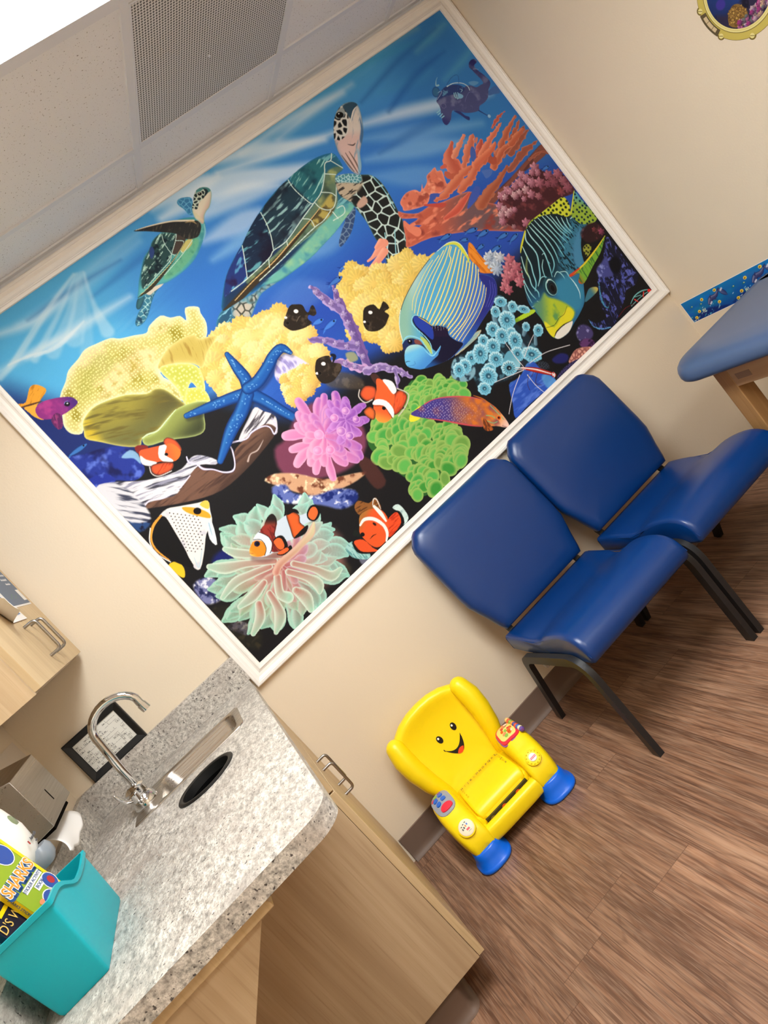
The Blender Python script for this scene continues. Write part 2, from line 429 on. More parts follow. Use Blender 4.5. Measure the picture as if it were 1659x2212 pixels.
class Sheet:
    def __init__(s, w, h, step):
        s.w, s.h = w, h; s.nx, s.ny = int(w / step) + 1, int(h / step) + 1
        s.x = np.linspace(0, w, s.nx); s.y = np.linspace(0, h, s.ny); s.img = np.zeros((s.ny, s.nx, 3)); s.masks = {}
    def win(s, x0, y0, x1, y1):
        i0, i1 = np.searchsorted(s.x, [x0, x1]); j0, j1 = np.searchsorted(s.y, [y0, y1])
        i0, i1, j0, j1 = max(0, i0 - 1), min(s.nx, i1 + 1), max(0, j0 - 1), min(s.ny, j1 + 1)
        if i0 >= i1 or j0 >= j1: return None
        X, Y = np.meshgrid(s.x[i0:i1], s.y[j0:j1]); return (slice(j0, j1), slice(i0, i1)), X, Y
    def put(s, sl, a, col):
        s.img[sl] += (col - s.img[sl]) * a[..., None]
    def clipmask(s, sl, clip):
        if clip is None: return 1.0
        return s.masks[clip][sl]
    def P(s, pts, col, soft=2.5, sm=3, rim=None, rw=10, g=None, tex=None, a=1.0, save=None, clip=None):
        q = crom(pts, True, sm) if sm > 1 else np.array(pts, float)
        wn = s.win(q[:, 0].min() - soft, q[:, 1].min() - soft, q[:, 0].max() + soft, q[:, 1].max() + soft)
        if wn is None: return
        sl, X, Y = wn; d = np.full(X.shape, 1e9); ins = np.zeros(X.shape, bool)
        for (ax, ay), (bx, by) in zip(q, np.roll(q, -1, 0)):
            ex, ey = bx - ax, by - ay; l2 = ex * ex + ey * ey + 1e-9
            t_ = np.clip(((X - ax) * ex + (Y - ay) * ey) / l2, 0, 1); d = np.minimum(d, (X - ax - t_ * ex) ** 2 + (Y - ay - t_ * ey) ** 2)
            if abs(ey) > 1e-9: ins ^= ((ay > Y) != (by > Y)) & (X < ex * (Y - ay) / ey + ax)
        d = np.sqrt(d) * np.where(ins, 1, -1); m_ = sstep(-soft / 2, soft / 2, d)
        c = np.ones(X.shape + (3,)) * np.array(col, float)
        if g is not None:
            for (x0, y0, x1, y1, c2) in (g if isinstance(g[0], (tuple, list)) else [g]):
                k = np.clip(((X - x0) * (x1 - x0) + (Y - y0) * (y1 - y0)) / ((x1 - x0) ** 2 + (y1 - y0) ** 2), 0, 1); k = k * k * (3 - 2 * k); c += (np.array(c2, float) - c) * k[..., None]
        if tex is not None:
            for t_ in (tex if isinstance(tex[0], (tuple, list)) else [tex]): c = s.texture(c, X, Y, t_, d)
        if rim is not None:
            k = np.exp(-np.maximum(d, 0) / rw); c += (np.array(rim, float) - c) * k[..., None]
        if save: f = np.zeros((s.ny, s.nx)); f[sl] = m_; s.masks[save] = f
        s.put(sl, m_ * a * s.clipmask(sl, clip), c)
    def texture(s, c, X, Y, t_, d=None):
        kind, c2 = t_[0], np.array(t_[1], float)
        if kind == 'noise':                       # ('noise', colour, size, low, high)
            n = fnoise(X / t_[2] + 11, Y / t_[2] + 5, int(t_[2]) % 50); k = sstep(t_[3], t_[4], n)
        elif kind == 'streak':                    # ('streak', colour, angle, length, width, low, high)
            ca, sa = math.cos(math.radians(t_[2])), math.sin(math.radians(t_[2])); u = X * ca + Y * sa; v = -X * sa + Y * ca; v = v + 6 * vnoise(X / 60, Y / 60, 9) * t_[4] / 8
            n = fnoise(u / t_[3], v / t_[4], int(t_[4]) % 40 + 3); k = sstep(t_[5], t_[6], n)
        elif kind == 'dots':                      # ('dots', colour, pitch, radius)
            p = t_[2]; gx = np.floor(X / p); gy = np.floor(Y / p); k = np.zeros(X.shape)
            for dx in (-1, 0, 1):
                for dy in (-1, 0, 1):
                    cx, cy = gx + dx, gy + dy; h1 = np.modf(np.sin(cx * 12.99 + cy * 78.23) * 43758.5)[0] % 1; h2 = np.modf(np.sin(cx * 39.35 + cy * 11.13) * 24634.6)[0] % 1
                    r = np.hypot(X - (cx + .25 + .5 * h1) * p, Y - (cy + .25 + .5 * h2) * p); k = np.maximum(k, sstep(t_[3] * 1.25, t_[3] * .7, r))
        elif kind == 'cells':                     # ('cells', line colour, pitch, line width)
            p = t_[2]; gx = np.floor(X / p); gy = np.floor(Y / p); d1 = np.full(X.shape, 1e9); d2 = np.full(X.shape, 1e9)
            for dx in (-2, -1, 0, 1, 2):
                for dy in (-2, -1, 0, 1, 2):
                    cx, cy = gx + dx, gy + dy; h1 = np.modf(np.sin(cx * 12.99 + cy * 78.23) * 43758.5)[0] % 1; h2 = np.modf(np.sin(cx * 39.35 + cy * 11.13) * 24634.6)[0] % 1
                    r = np.hypot(X - (cx + .12 + .76 * h1) * p, Y - (cy + .12 + .76 * h2) * p); d2 = np.minimum(d2, np.maximum(d1, r)); d1 = np.minimum(d1, r)
            k = sstep(t_[3] * 1.6, t_[3] * .6, d2 - d1)
        elif kind == 'edge':                      # ('edge', colour, width): darkening or lightening band inside the outline
            k = np.exp(-np.maximum(d, 0) / t_[2])
        return c + (c2 - c) * (k * (t_[-1] if kind == 'edge' and len(t_) > 3 else 1))[..., None]
    def S(s, pts, w, col, soft=2.0, sm=5, hi=None, rim=None, a=1.0, clip=None, c2=None, bump=0, off=(-.35, .35)):
        """tapered brush stroke; hi = lit colour on one flank, rim = colour at its edges, c2 = colour at the far end"""
        n = len(pts); W = list(w) if isinstance(w, (list, tuple)) else [w] * n
        if len(W) != n: W = list(np.interp(np.linspace(0, 1, n), np.linspace(0, 1, len(W)), W))
        q = crom([tuple(p) + (ww,) for p, ww in zip(pts, W)], False, sm); R = np.maximum(q[:, 2] / 2, .4); mx = R.max() * 1.25 + soft
        wn = s.win(q[:, 0].min() - mx, q[:, 1].min() - mx, q[:, 0].max() + mx, q[:, 1].max() + mx)
        if wn is None: return
        sl, X, Y = wn; best = np.full(X.shape, 1e9); bt = np.zeros(X.shape); ox = np.zeros(X.shape); br = np.ones(X.shape); m_ = len(q) - 1
        for i in range(m_):
            ax, ay = q[i, :2]; ex, ey = q[i + 1, :2] - q[i, :2]; l2 = ex * ex + ey * ey + 1e-9
            t_ = np.clip(((X - ax) * ex + (Y - ay) * ey) / l2, 0, 1); r = R[i] + (R[i + 1] - R[i]) * t_
            px, py = X - ax - t_ * ex, Y - ay - t_ * ey; dd = np.hypot(px, py) - r; u = dd < best
            best = np.where(u, dd, best); bt = np.where(u, (i + t_) / m_, bt); br = np.where(u, r, br); ox = np.where(u, (px * off[0] + py * off[1]) / np.maximum(r, .4), ox)
        if bump: best = best + (vnoise(X / bump, Y / bump, 4) - .5) * bump * .9
        al = sstep(soft / 2, -soft / 2, best) * a * s.clipmask(sl, clip)
        c = np.ones(X.shape + (3,)) * np.array(col, float)
        if c2 is not None: c += (np.array(c2, float) - c) * bt[..., None]
        if hi is not None: c += (np.array(hi, float) - c) * np.clip(sstep(-.15, .5, ox) * .9, 0, 1)[..., None]
        if rim is not None: c += (np.array(rim, float) - c) * sstep(.45, 1.0, np.clip(1 + best / br, 0, 1))[..., None]
        s.put(sl, al, c)
    def E(s, x, y, rx, ry, col, rot=0, soft=1.6, rim=None, rw=.35, a=1.0, hi=None, clip=None):
        R = max(rx, ry) + soft; wn = s.win(x - R, y - R, x + R, y + R)
        if wn is None: return
        sl, X, Y = wn; ca, sa = math.cos(math.radians(rot)), math.sin(math.radians(rot)); u = ((X - x) * ca + (Y - y) * sa) / rx; v = (-(X - x) * sa + (Y - y) * ca) / ry
        r = np.hypot(u, v); mn = min(rx, ry); al = sstep(soft / 2, -soft / 2, (r - 1) * mn) * a * s.clipmask(sl, clip); c = np.ones(X.shape + (3,)) * np.array(col, float)
        if hi is not None: c += (np.array(hi, float) - c) * sstep(1.0, 0, np.hypot((X - x) / rx + .25, (Y - y) / ry - .35))[..., None]
        if rim is not None: c += (np.array(rim, float) - c) * sstep(1 - rw, 1.0, r)[..., None]
        s.put(sl, al, c)
    def FL(s, x, y, r, col, lo, n=7, seed=0, rim=None, amp=.16, pet=.82):
        """ruffled polyp: a scalloped disc, lit above and shaded below"""
        rr = r * 1.35; wn = s.win(x - rr, y - rr, x + rr, y + rr)
        if wn is None: return
        sl, X, Y = wn; th = np.arctan2(Y - y, X - x); d = np.hypot(X - x, Y - y); R = r * (1 + amp * np.cos(n * th + seed) + amp * .44 * np.cos((n * 2 + 1) * th + 2 * seed)); k = d / R
        c = np.array(col, float) + (np.array(lo, float) - np.array(col, float)) * np.clip(.5 - .55 * ((X - x) * -.35 + (Y - y) * .9) / r, 0, 1)[..., None]
        c += (c * pet - c) * (sstep(.2, .9, np.abs(np.sin(n * th * .5 + seed))) * sstep(.2, .7, k))[..., None]
        if rim is not None: c += (np.array(rim, float) - c) * sstep(.72, 1.0, k)[..., None]
        s.put(sl, sstep(1.06, .96, k), c)
    def RING(s, x, y, rx, ry, rot, col, dark, light, seed=0):
        """tube polyp seen from above: fluted bright lip around a dark mouth"""
        R = max(rx, ry) * 1.2; wn = s.win(x - R, y - R, x + R, y + R)
        if wn is None: return
        sl, X, Y = wn; ca, sa = math.cos(math.radians(rot)), math.sin(math.radians(rot)); u = ((X - x) * ca + (Y - y) * sa) / rx; v = (-(X - x) * sa + (Y - y) * ca) / ry; th = np.arctan2(v, u)
        r = np.hypot(u, v) * (1 + .05 * np.cos(9 * th + seed)); c = np.ones(X.shape + (3,)) * np.array(col, float)
        c += (np.array(light, float) - c) * (sstep(.45, .8, r) * sstep(1.0, .85, r) * (.5 + .5 * np.clip(v + .3 - u * .4, -1, 1)))[..., None]
        c += (np.array(dark, float) - c) * (.42 * sstep(.35, .9, np.abs(np.sin(8 * th + seed))) * sstep(.3, .5, r) * sstep(.95, .6, r))[..., None]
        c += (np.array(dark, float) - c) * sstep(.42, .2, r)[..., None]
        c += (np.array(light, float) - c) * (.7 * sstep(.16, .05, np.hypot(u - .03, v + .05)))[..., None]
        s.put(sl, sstep(1.03, .95, r), c)
    def AN(s, x, y, rx, ry, n, seed, w, c0, c1, tip, rim, a0=0, a1=360, l0=.55, l1=1.0, knob=1.5, inner=.1, hi=None):
        """anemone: n tentacles round a centre, far rows first; c0 root, c1 tip on one side and tip on the other"""
        rs = np.random.RandomState(seed); L_ = np.sort(l0 + (l1 - l0) * rs.rand(n))[::-1]
        for k, l_ in enumerate(L_):
            an = math.radians(a0 + (a1 - a0) * ((k * .618034 + rs.rand() * .06) % 1)); bend = rs.uniform(-.35, .35); q = []
            for f in (0, .3, .6, .8, .93, 1.0):
                t_ = an + bend * f * f; rr = inner + (l_ - inner) * f; q.append((x + math.cos(t_) * rx * rr, y + math.sin(t_) * ry * rr))
            ww = w * rs.uniform(.8, 1.15); m_ = .5 + .5 * math.cos(an); te = np.array(c1, float) * m_ + np.array(tip, float) * (1 - m_)
            s.S(q, [ww * .55, ww * .75, ww * .9, ww * knob, ww * (knob * .9 if knob < 1.3 else .8), ww * (.9 if knob < 1.3 else .35)], c0, c2=te, rim=np.array(rim) * .38 + te * .62, hi=hi, soft=1.6, sm=4)
    def SC(s, mask, n, seed, r0, r1, cols, lo=None, lobes=7, flower=True, amp=.16, pet=.82):
        """scatter polyps over a saved outline"""
        m_ = s.masks[mask]; jj, ii = np.nonzero(m_ > .5); rs = np.random.RandomState(seed); o = rs.permutation(len(jj))[:n]; o = o[np.argsort(-jj[o])]
        for k in o:
            r = rs.uniform(r0, r1); c = cols[rs.randint(len(cols))]
            if flower: s.FL(s.x[ii[k]], s.y[jj[k]], r, c, lo if lo is not None else tuple(v * .75 for v in c), lobes, rs.rand() * 6, None, amp, pet)
            else: s.E(s.x[ii[k]], s.y[jj[k]], r, r * rs.uniform(.65, .9), c, rot=rs.uniform(-60, 60), rim=lo, rw=.5)
    def FISH(s, ax, ay, bx, by, w, col, back, eye):
        """small spindle fish swimming from a (tail) to b (nose)"""
        P_ = lambda f, o=0: (ax + (bx - ax) * f - (by - ay) * o, ay + (by - ay) * f + (bx - ax) * o)
        s.S([P_(0, .16), P_(.22, .02)], [1, w * .35], back); s.S([P_(-.02, -.12), P_(.22, -.01)], [1, w * .35], col)
        s.S([P_(.2), P_(.45), P_(.75), P_(1)], [w * .3, w * .9, w, w * .35], col, hi=None, rim=back, soft=1.4); s.E(*P_(.88, .02), w * .16, w * .16, eye)
def run_ops(sh, ops):
    for o in ops: getattr(sh, o[0])(*o[1], **(o[2] if len(o) > 2 else {}))
MURAL_OPS = [
("P",([(21,1602),(2297,1452),(2314,1172),(1011,1131),(253,1117),(-323,1193)],(84,172,222)),{"soft":426.3}),
("P",([(626,1320),(1321,1324),(2156,1243),(2220,767),(1725,725),(1066,835),(589,854)],(54,118,200)),{"soft":435.8}),
("P",([(678,954),(1191,919),(1614,891),(2336,669),(2254,361),(1486,527),(901,653),(669,749)],(42,78,172)),{"soft":278.2}),
("P",([(2115,1488),(2283,1438),(2290,934),(2280,705),(2027,868),(1872,1169),(1932,1375)],(52,120,188)),{"soft":221.8}),
("P",([(30,1369),(288,1289),(454,1123),(201,1057),(37,1169)],(88,184,236)),{"soft":163.9,"a":0.8}),
("P",([(-28,1260),(104,1075),(235,805),(213,572),(-95,758),(-104,1087)],(28,46,112)),{"soft":133.8}),
("P",([(-42,711),(268,819),(510,789),(682,564),(1042,544),(1466,449),(2070,487),(2311,322),(2252,-36),(1015,-33),(-19,-19)],(24,23,25)),{"soft":107.5}),
("S",([(1061,1447),(1243,1390),(1477,1287)],[19.4,50.4,15.5],(234,242,246)),{"soft":43.8,"a":0.7124999999999999,"sm":6}),
("S",([(1059,1407),(1292,1343),(1525,1287)],[11.6,27.2,11.6],(234,242,246)),{"soft":43.9,"a":0.76,"sm":6}),
("S",([(1177,1417),(1447,1412),(1663,1385)],[9.9,35.6,11.9],(234,242,246)),{"soft":44.7,"a":0.57,"sm":6}),
("S",([(1328,1382),(1526,1395),(1720,1393)],[8.1,24.4,6.1],(234,242,246)),{"soft":45.9,"a":0.57,"sm":6}),
("S",([(788,1389),(1040,1362),(1271,1268),(1416,1220)],[26.1,85.6,55.8,14.9],(234,242,246)),{"soft":42.1,"a":0.7124999999999999,"sm":6}),
("S",([(855,1323),(1072,1299),(1208,1250)],[18.9,75.6,22.7],(234,242,246)),{"soft":42.8,"a":0.57,"sm":6}),
("S",([(785,1432),(959,1416),(1049,1397)],[18.5,63,14.8],(234,242,246)),{"soft":41.9,"a":0.6649999999999999,"sm":6}),
("S",([(1641,1252),(1839,1190),(2078,1101),(2204,1056)],[21.5,47.3,43,12.9],(234,242,246)),{"soft":48.6,"a":0.6649999999999999,"sm":6}),
("S",([(1601,1208),(1814,1106),(2080,984)],[12.8,64.2,21.4],(170,214,238)),{"soft":48.4,"a":0.33249999999999996,"sm":6}),
("S",([(1560,1137),(1768,1057),(1973,960)],[17.1,72.7,25.7],(170,214,238)),{"soft":48.4,"a":0.4275,"sm":6}),
("S",([(1532,1079),(1691,974),(1803,923)],[17.1,85.5,34.2],(170,214,238)),{"soft":48.3,"a":0.285,"sm":6}),
("S",([(850,1244),(1003,1221),(1087,1216)],[19,76,26.6],(234,242,246)),{"soft":43,"a":0.5225,"sm":6}),
("S",([(831,1175),(957,1170),(1007,1176)],[15.2,49.5,19],(170,214,238)),{"soft":43.1,"a":0.475,"sm":6}),
("S",([(1076,1001),(1210,993),(1293,979)],[28.1,100.3,40.1],(170,214,238)),{"soft":45.3,"a":0.33249999999999996,"sm":6}),
("S",([(805,900),(982,897),(1090,861)],[27.1,116.2,46.5],(110,150,215)),{"soft":43.8,"a":0.33249999999999996,"sm":6}),
("S",([(670,1370),(462,1358),(328,1357),(176,1373)],[14.6,29.3,36.6,14.6],(170,214,238)),{"soft":41.3,"a":0.4275,"sm":6}),
("S",([(127,1274),(334,1254),(516,1239)],[10.1,26.9,10.1],(234,242,246)),{"soft":38,"a":0.6174999999999999,"sm":6}),
("S",([(33,1289),(181,1272),(290,1248)],[9.9,19.8,6.6],(234,242,246)),{"soft":37.4,"a":0.5225,"sm":6}),
("S",([(112,1383),(230,1352),(350,1361)],[16.6,26.6,10],(234,242,246)),{"soft":37.6,"a":0.57,"sm":6}),
("S",([(327,1378),(529,1390),(692,1395)],[6.9,24.2,6.9],(170,214,238)),{"soft":39,"a":0.475,"sm":6}),
("S",([(2043,1354),(2166,1371),(2229,1379)],[6.8,22.7,6.8],(120,190,200)),{"soft":51.2,"a":0.475,"sm":6}),
("S",([(2067,1206),(2192,1222),(2269,1244)],[6.9,22.9,6.9],(100,180,200)),{"soft":51.9,"a":0.475,"sm":6}),
("S",([(1598,1447),(1875,1452),(2110,1425)],[12.6,21.1,8.4],(160,190,170)),{"soft":47.6,"a":0.475,"sm":6}),
("S",([(1758,1435),(1958,1404),(2135,1366)],[6.5,19.4,6.5],(60,150,190)),{"soft":48.8,"a":0.475,"sm":6}),
("S",([(1792,1307),(1964,1268),(2042,1266)],[13.1,43.8,17.5],(70,150,200)),{"soft":49.5,"a":0.38,"sm":6}),
("S",([(1773,1231),(1977,1283),(2148,1293)],[11.4,26.7,7.6],(30,84,160)),{"soft":30.5,"a":0.5,"sm":6}),
("S",([(1702,1319),(1949,1365),(2180,1385)],[7.5,18.8,5.6],(30,84,160)),{"soft":30,"a":0.45,"sm":6}),
("S",([(420,1310),(626,1320),(842,1332)],[9.2,24.5,9.2],(30,84,160)),{"soft":24.5,"a":0.3,"sm":6}),
("S",([(208,1368),(394,1368),(577,1355)],[5.9,17.7,5.9],(30,84,160)),{"soft":23.5,"a":0.4,"sm":6}),
("S",([(1626,1127),(1867,1106),(2061,1053)],[11.3,37.6,11.3],(30,84,160)),{"soft":30.1,"a":0.3,"sm":6}),
("S",([(237,1444),(497,1442),(725,1433)],[4.4,14.7,4.4],(30,84,160)),{"soft":23.5,"a":0.35,"sm":6}),
("S",([(423,1402),(295,1362),(105,1291),(18,1272)],[4.6,10.7,16.7,18.3],(206,230,240)),{"soft":15.2,"a":0.6000000000000001}),
("S",([(423,1406),(252,1355),(64,1284)],[3,6.1,9.1],(206,230,240)),{"soft":15.2,"a":0.5249999999999999}),
("S",([(430,1401),(308,1333),(139,1255)],[6.1,15.2,24.4],(206,230,240)),{"soft":15.2,"a":0.44999999999999996}),
("S",([(435,1398),(320,1304),(198,1239)],[7.6,30.5,45.8],(206,230,240)),{"soft":15.3,"a":0.3375}),
("S",([(444,1395),(366,1310),(280,1236)],[9.2,39.7,61.1],(206,230,240)),{"soft":15.3,"a":0.3375}),
("S",([(453,1392),(404,1282),(379,1191)],[6.1,18.4,45.9],(206,230,240)),{"soft":15.3,"a":0.44999999999999996}),
("S",([(454,1388),(366,1270),(281,1175)],[6.1,21.4,45.9],(206,230,240)),{"soft":15.3,"a":0.22499999999999998}),
("S",([(145,1262),(227,1247),(342,1262)],[3.5,15.1,4.4],(234,242,246)),{"soft":9.7,"a":0.6}),
("S",([(65,1289),(129,1275),(184,1256)],[3.5,9.6,3.5],(234,242,246)),{"soft":7.8,"a":0.55}),
("P",([(-1,944),(47,921),(107,898),(165,857),(168,820),(167,771),(148,749),(108,752),(55,798),(2,810),(-9,883)],(36,54,146)),{"soft":6.4,"tex":[("noise",(88,112,206),27.3,0.5,0.75),("noise",(20,26,84),40.9,0.55,0.8)]}),
("P",([(5,847),(57,827),(65,789),(26,792),(0,814)],(34,50,150)),{"soft":4.5,"tex":("noise",(80,104,200),22.6,0.5,0.8)}),
("P",([(131,838),(167,839),(178,811),(163,780),(158,809),(138,826)],(150,196,226)),{"soft":4.6,"a":0.85}),
("FISH",(-4,946,75,941,17.7,(58,116,190),(20,44,100),(10,12,20))),
("P",([(920,1385),(902,1403),(880,1409),(868,1403),(866,1390),(872,1368),(872,1347),(887,1340)],(58,122,170)),{"rim":(70,150,190),"rw":3.8,"tex":("cells",(110,180,214),14.8,2.1)}),
("P",([(535,1219),(514,1205),(507,1193),(516,1187),(541,1199),(557,1211)],(60,112,118)),{"rim":(30,70,90),"rw":4.6}),
("P",([(564,1218),(541,1199),(519,1187),(496,1177),(471,1160),(467,1147),(479,1143),(500,1145),(524,1156),(563,1183),(590,1199),(617,1208),(594,1219)],(62,128,152)),{"tex":[("cells",(170,220,220),16,2.3),("noise",(30,70,96),13.7,0.55,0.8)],"rim":(40,100,130),"rw":2.7}),
("P",([(567,1222),(587,1221),(622,1217),(643,1211),(624,1206),(597,1206),(573,1205)],(214,206,186)),{"soft":2.3}),
("P",([(814,1358),(761,1353),(711,1347),(681,1330),(645,1317),(606,1287),(575,1262),(552,1238),(533,1220),(551,1214),(585,1219),(618,1216),(650,1205),(707,1202),(761,1208),(804,1222),(847,1246),(878,1266),(899,1293),(896,1313),(869,1338)],(72,150,146)),{"rim":(60,140,170),"rw":5.1,"save":"t1","g":[(742,1290,637,1291,(40,80,84)),(752,1253,738,1189,(96,184,176))],"tex":[("noise",(120,190,176),21,0.45,1)]}),
("P",([(749,1349),(789,1319),(807,1292),(787,1279),(733,1273),(710,1260),(653,1250),(590,1234),(569,1238),(599,1275),(642,1308),(684,1328),(707,1343)],(42,72,72)),{"soft":7,"clip":"t1","tex":[("streak",(176,214,196),20,25.6,3.7,0.56,0.72),("noise",(20,36,44),18.6,0.55,0.75)]}),
("P",([(683,1331),(694,1330),(687,1311),(663,1298),(667,1314)],(44,66,120)),{"soft":3.7,"clip":"t1"}),
("P",([(791,1318),(809,1293),(794,1280),(765,1268),(741,1264),(733,1276),(761,1297)],(70,60,54)),{"soft":3.8,"clip":"t1"}),
("P",([(815,1277),(838,1267),(832,1250),(789,1227),(714,1210),(656,1213),(660,1230),(745,1252)],(104,176,140)),{"soft":9.4,"clip":"t1","tex":("noise",(70,140,118),16.5,0.4,1)}),
("P",([(797,1281),(823,1275),(805,1258),(766,1255),(762,1264)],(196,186,110)),{"soft":4.3,"clip":"t1"}),
("S",([(537,1221),(584,1221),(629,1229),(682,1241),(739,1259),(784,1275),(797,1281)],[2.3,10.5,11.4,5.9,3.2,2.3,1.1],(58,54,40)),{"soft":1.6}),
("S",([(548,1224),(604,1230),(652,1239),(714,1251),(765,1268),(790,1278)],[1.4,2.1,1.8,1.6,1.6,1.4],(206,200,140)),{"soft":0.9}),
("S",([(792,1320),(774,1303),(731,1274),(708,1258),(657,1247),(593,1235)],2.1,(196,226,214)),{"soft":0.9}),
("S",([(748,1344),(735,1316),(729,1275)],2.1,(196,226,214)),{"soft":0.9}),
("S",([(773,1301),(791,1288),(791,1280)],2.1,(196,226,214)),{"soft":0.9}),
("S",([(821,1270),(763,1252),(721,1242),(660,1230)],2.1,(196,226,214)),{"soft":1.0}),
("S",([(729,1275),(736,1262)],2.1,(196,226,214)),{"soft":0.9}),
("S",([(707,1259),(705,1251)],2.1,(196,226,214)),{"soft":0.9}),
("S",([(762,1264),(763,1253)],2.1,(196,226,214)),{"soft":0.9}),
("P",([(680,1408),(735,1391),(802,1364),(841,1341),(873,1321),(885,1307),(877,1288),(853,1271),(834,1270),(807,1284),(791,1318),(754,1351),(714,1383)],(44,44,44)),{"tex":("streak",(86,80,66),31,28.3,3.3,0.6,0.8)}),
("S",([(687,1406),(736,1391),(802,1365),(842,1341),(873,1321)],[1.8,3.7,5.1,6,5.1],(226,214,186)),{"soft":1.6}),
("S",([(843,1332),(865,1323),(872,1306)],[1.9,6.2,1.9],(214,180,120)),{"soft":3.3,"a":0.7}),
("P",([(885,1338),(897,1359),(918,1375),(933,1389),(955,1400),(977,1397),(992,1386),(995,1374),(989,1360),(969,1341),(949,1327),(933,1323),(914,1313),(897,1295),(887,1295),(884,1309),(881,1323)],(222,212,188)),{"rim":(120,170,160),"rw":2.4,"g":(919,1339,930,1316,(206,170,150)),"save":"h1"}),
("P",([(896,1361),(924,1383),(955,1400),(979,1396),(982,1385),(962,1366),(946,1362),(928,1359),(910,1345),(897,1359)],(34,44,46)),{"soft":2.4,"clip":"h1","tex":("cells",(200,214,196),13.9,3.4)}),
("P",([(955,1400),(977,1397),(996,1383),(994,1371),(976,1372),(978,1388),(963,1389),(944,1387)],(74,134,132)),{"soft":3.9,"clip":"h1"}),
("S",([(978,1391),(981,1377),(964,1368)],[2.4,9.7,3.9],(36,52,56)),{"soft":2.4,"clip":"h1"}),
("E",(954,1383,10.6,8.2,(190,196,180)),{"rot":-19}),
("E",(954,1383,7.2,6,(16,16,18)),{"rot":-19}),
("E",(954,1386,1.7,1.4,(240,240,240)),{"rot":-34}),
("S",([(892,1343),(893,1327),(896,1313),(897,1300)],[7.2,12,9.6,3.8],(214,206,160)),{"soft":5.7,"a":0.6}),
("S",([(893,1291),(877,1267),(852,1249)],[3.4,6.2,3.4],(150,204,214)),{"soft":4.3,"a":0.7}),
("P",([(1397,1019),(1357,982),(1313,955),(1260,940),(1244,944),(1264,965),(1304,990),(1339,1012),(1373,1035)],(54,76,116)),{"tex":("cells",(110,134,160),21.1,2.9)}),
("P",([(735,1018),(782,1011),(765,979),(727,968),(684,970),(680,987),(705,1007)],(40,84,112)),{"tex":("streak",(130,190,210),11,21.9,6.1,0.58,0.8),"rim":(60,140,170),"rw":4.4}),
("P",([(782,1011),(866,1000),(921,1002),(966,979),(891,981),(843,961),(798,937),(773,928),(749,960),(752,989)],(196,186,168)),{"tex":[("cells",(70,70,60),26.8,4.5),("noise",(110,160,170),35.7,0.55,0.8)],"rim":(70,130,160),"rw":6.2}),
("P",([(1463,1233),(1409,1250),(1343,1254),(1257,1248),(1181,1238),(1103,1218),(1022,1190),(955,1159),(894,1136),(830,1104),(775,1061),(733,1017),(778,1009),(852,1004),(918,998),(965,978),(1034,974),(1128,975),(1203,985),(1272,995),(1351,1015),(1401,1027),(1417,1063),(1411,1113),(1417,1155),(1462,1160),(1474,1209)],(42,98,124)),{"rim":(34,110,150),"rw":7.4,"save":"t2","g":[(1216,1141,1033,1127,(30,52,84)),(1262,1053,1286,968,(96,180,176))],"tex":[("streak",(120,184,190),5,69.6,9.3,0.58,0.74)]}),
("P",([(1255,1242),(1266,1128),(1211,1108),(1091,1078),(1036,1077),(1051,1114),(1094,1208),(1176,1233)],(36,58,72)),{"soft":6.5,"clip":"t2","tex":[("streak",(146,188,186),7,64.8,10.2,0.57,0.72),("noise",(26,30,44),55.5,0.5,0.95)]}),
("P",([(1424,1219),(1383,1183),(1328,1140),(1277,1126),(1262,1240),(1340,1251),(1403,1244)],(44,108,116)),{"soft":8.6,"clip":"t2","tex":[("streak",(150,206,196),22,57,7.6,0.55,0.72),("noise",(24,52,70),47.5,0.5,0.95)]}),
("P",([(1085,1208),(1048,1111),(1033,1076),(998,1061),(886,1052),(949,1152),(1017,1188)],(28,42,66)),{"soft":5.4,"clip":"t2","tex":[("streak",(96,160,170),-6,54.4,10.9,0.6,0.74),("noise",(26,24,44),54.4,0.5,0.75)]}),
("P",([(944,1150),(884,1053),(805,1049),(773,1051),(830,1103),(891,1132)],(36,54,116)),{"soft":6.2,"clip":"t2","tex":[("streak",(84,150,190),21,44.4,9.8,0.58,0.76),("noise",(40,26,70),39.9,0.5,0.75)]}),
("P",([(1443,1183),(1463,1162),(1417,1155),(1382,1109),(1333,1062),(1213,1041),(1073,1037),(893,1030),(883,1052),(1002,1059),(1093,1073),(1206,1103),(1279,1121),(1332,1137),(1390,1184)],(96,120,96)),{"soft":10.3,"clip":"t2","tex":[("noise",(176,180,110),32.9,0.42,0.95),("noise",(60,76,66),42.3,0.45,0.95)]}),
("P",([(1333,1062),(1386,1049),(1396,1025),(1270,993),(1128,975),(1029,975),(962,981),(919,1000),(1013,1011),(1210,1038)],(110,182,166)),{"soft":14.1,"clip":"t2","tex":[("noise",(160,204,150),37.5,0.4,1),("noise",(70,140,160),32.8,0.45,1)]}),
("P",([(1272,1092),(1356,1115),(1336,1072),(1298,1052),(1222,1052),(1220,1077)],(176,160,84)),{"soft":11.4,"clip":"t2","tex":("noise",(90,80,50),23.7,0.5,0.75)}),
("S",([(737,1014),(805,1016),(890,1027),(987,1036),(1088,1054),(1178,1071),(1272,1092)],[6.1,23.7,24.5,21.9,14.9,9.6,3.5],(60,50,36)),{"soft":4.4,"clip":"t2"}),
("S",([(795,1018),(896,1034),(1007,1044),(1108,1063),(1219,1083),(1282,1097)],[2.7,3.5,4,4.4,3.5,2.7],(214,180,120)),{"soft":1.8,"clip":"t2"}),
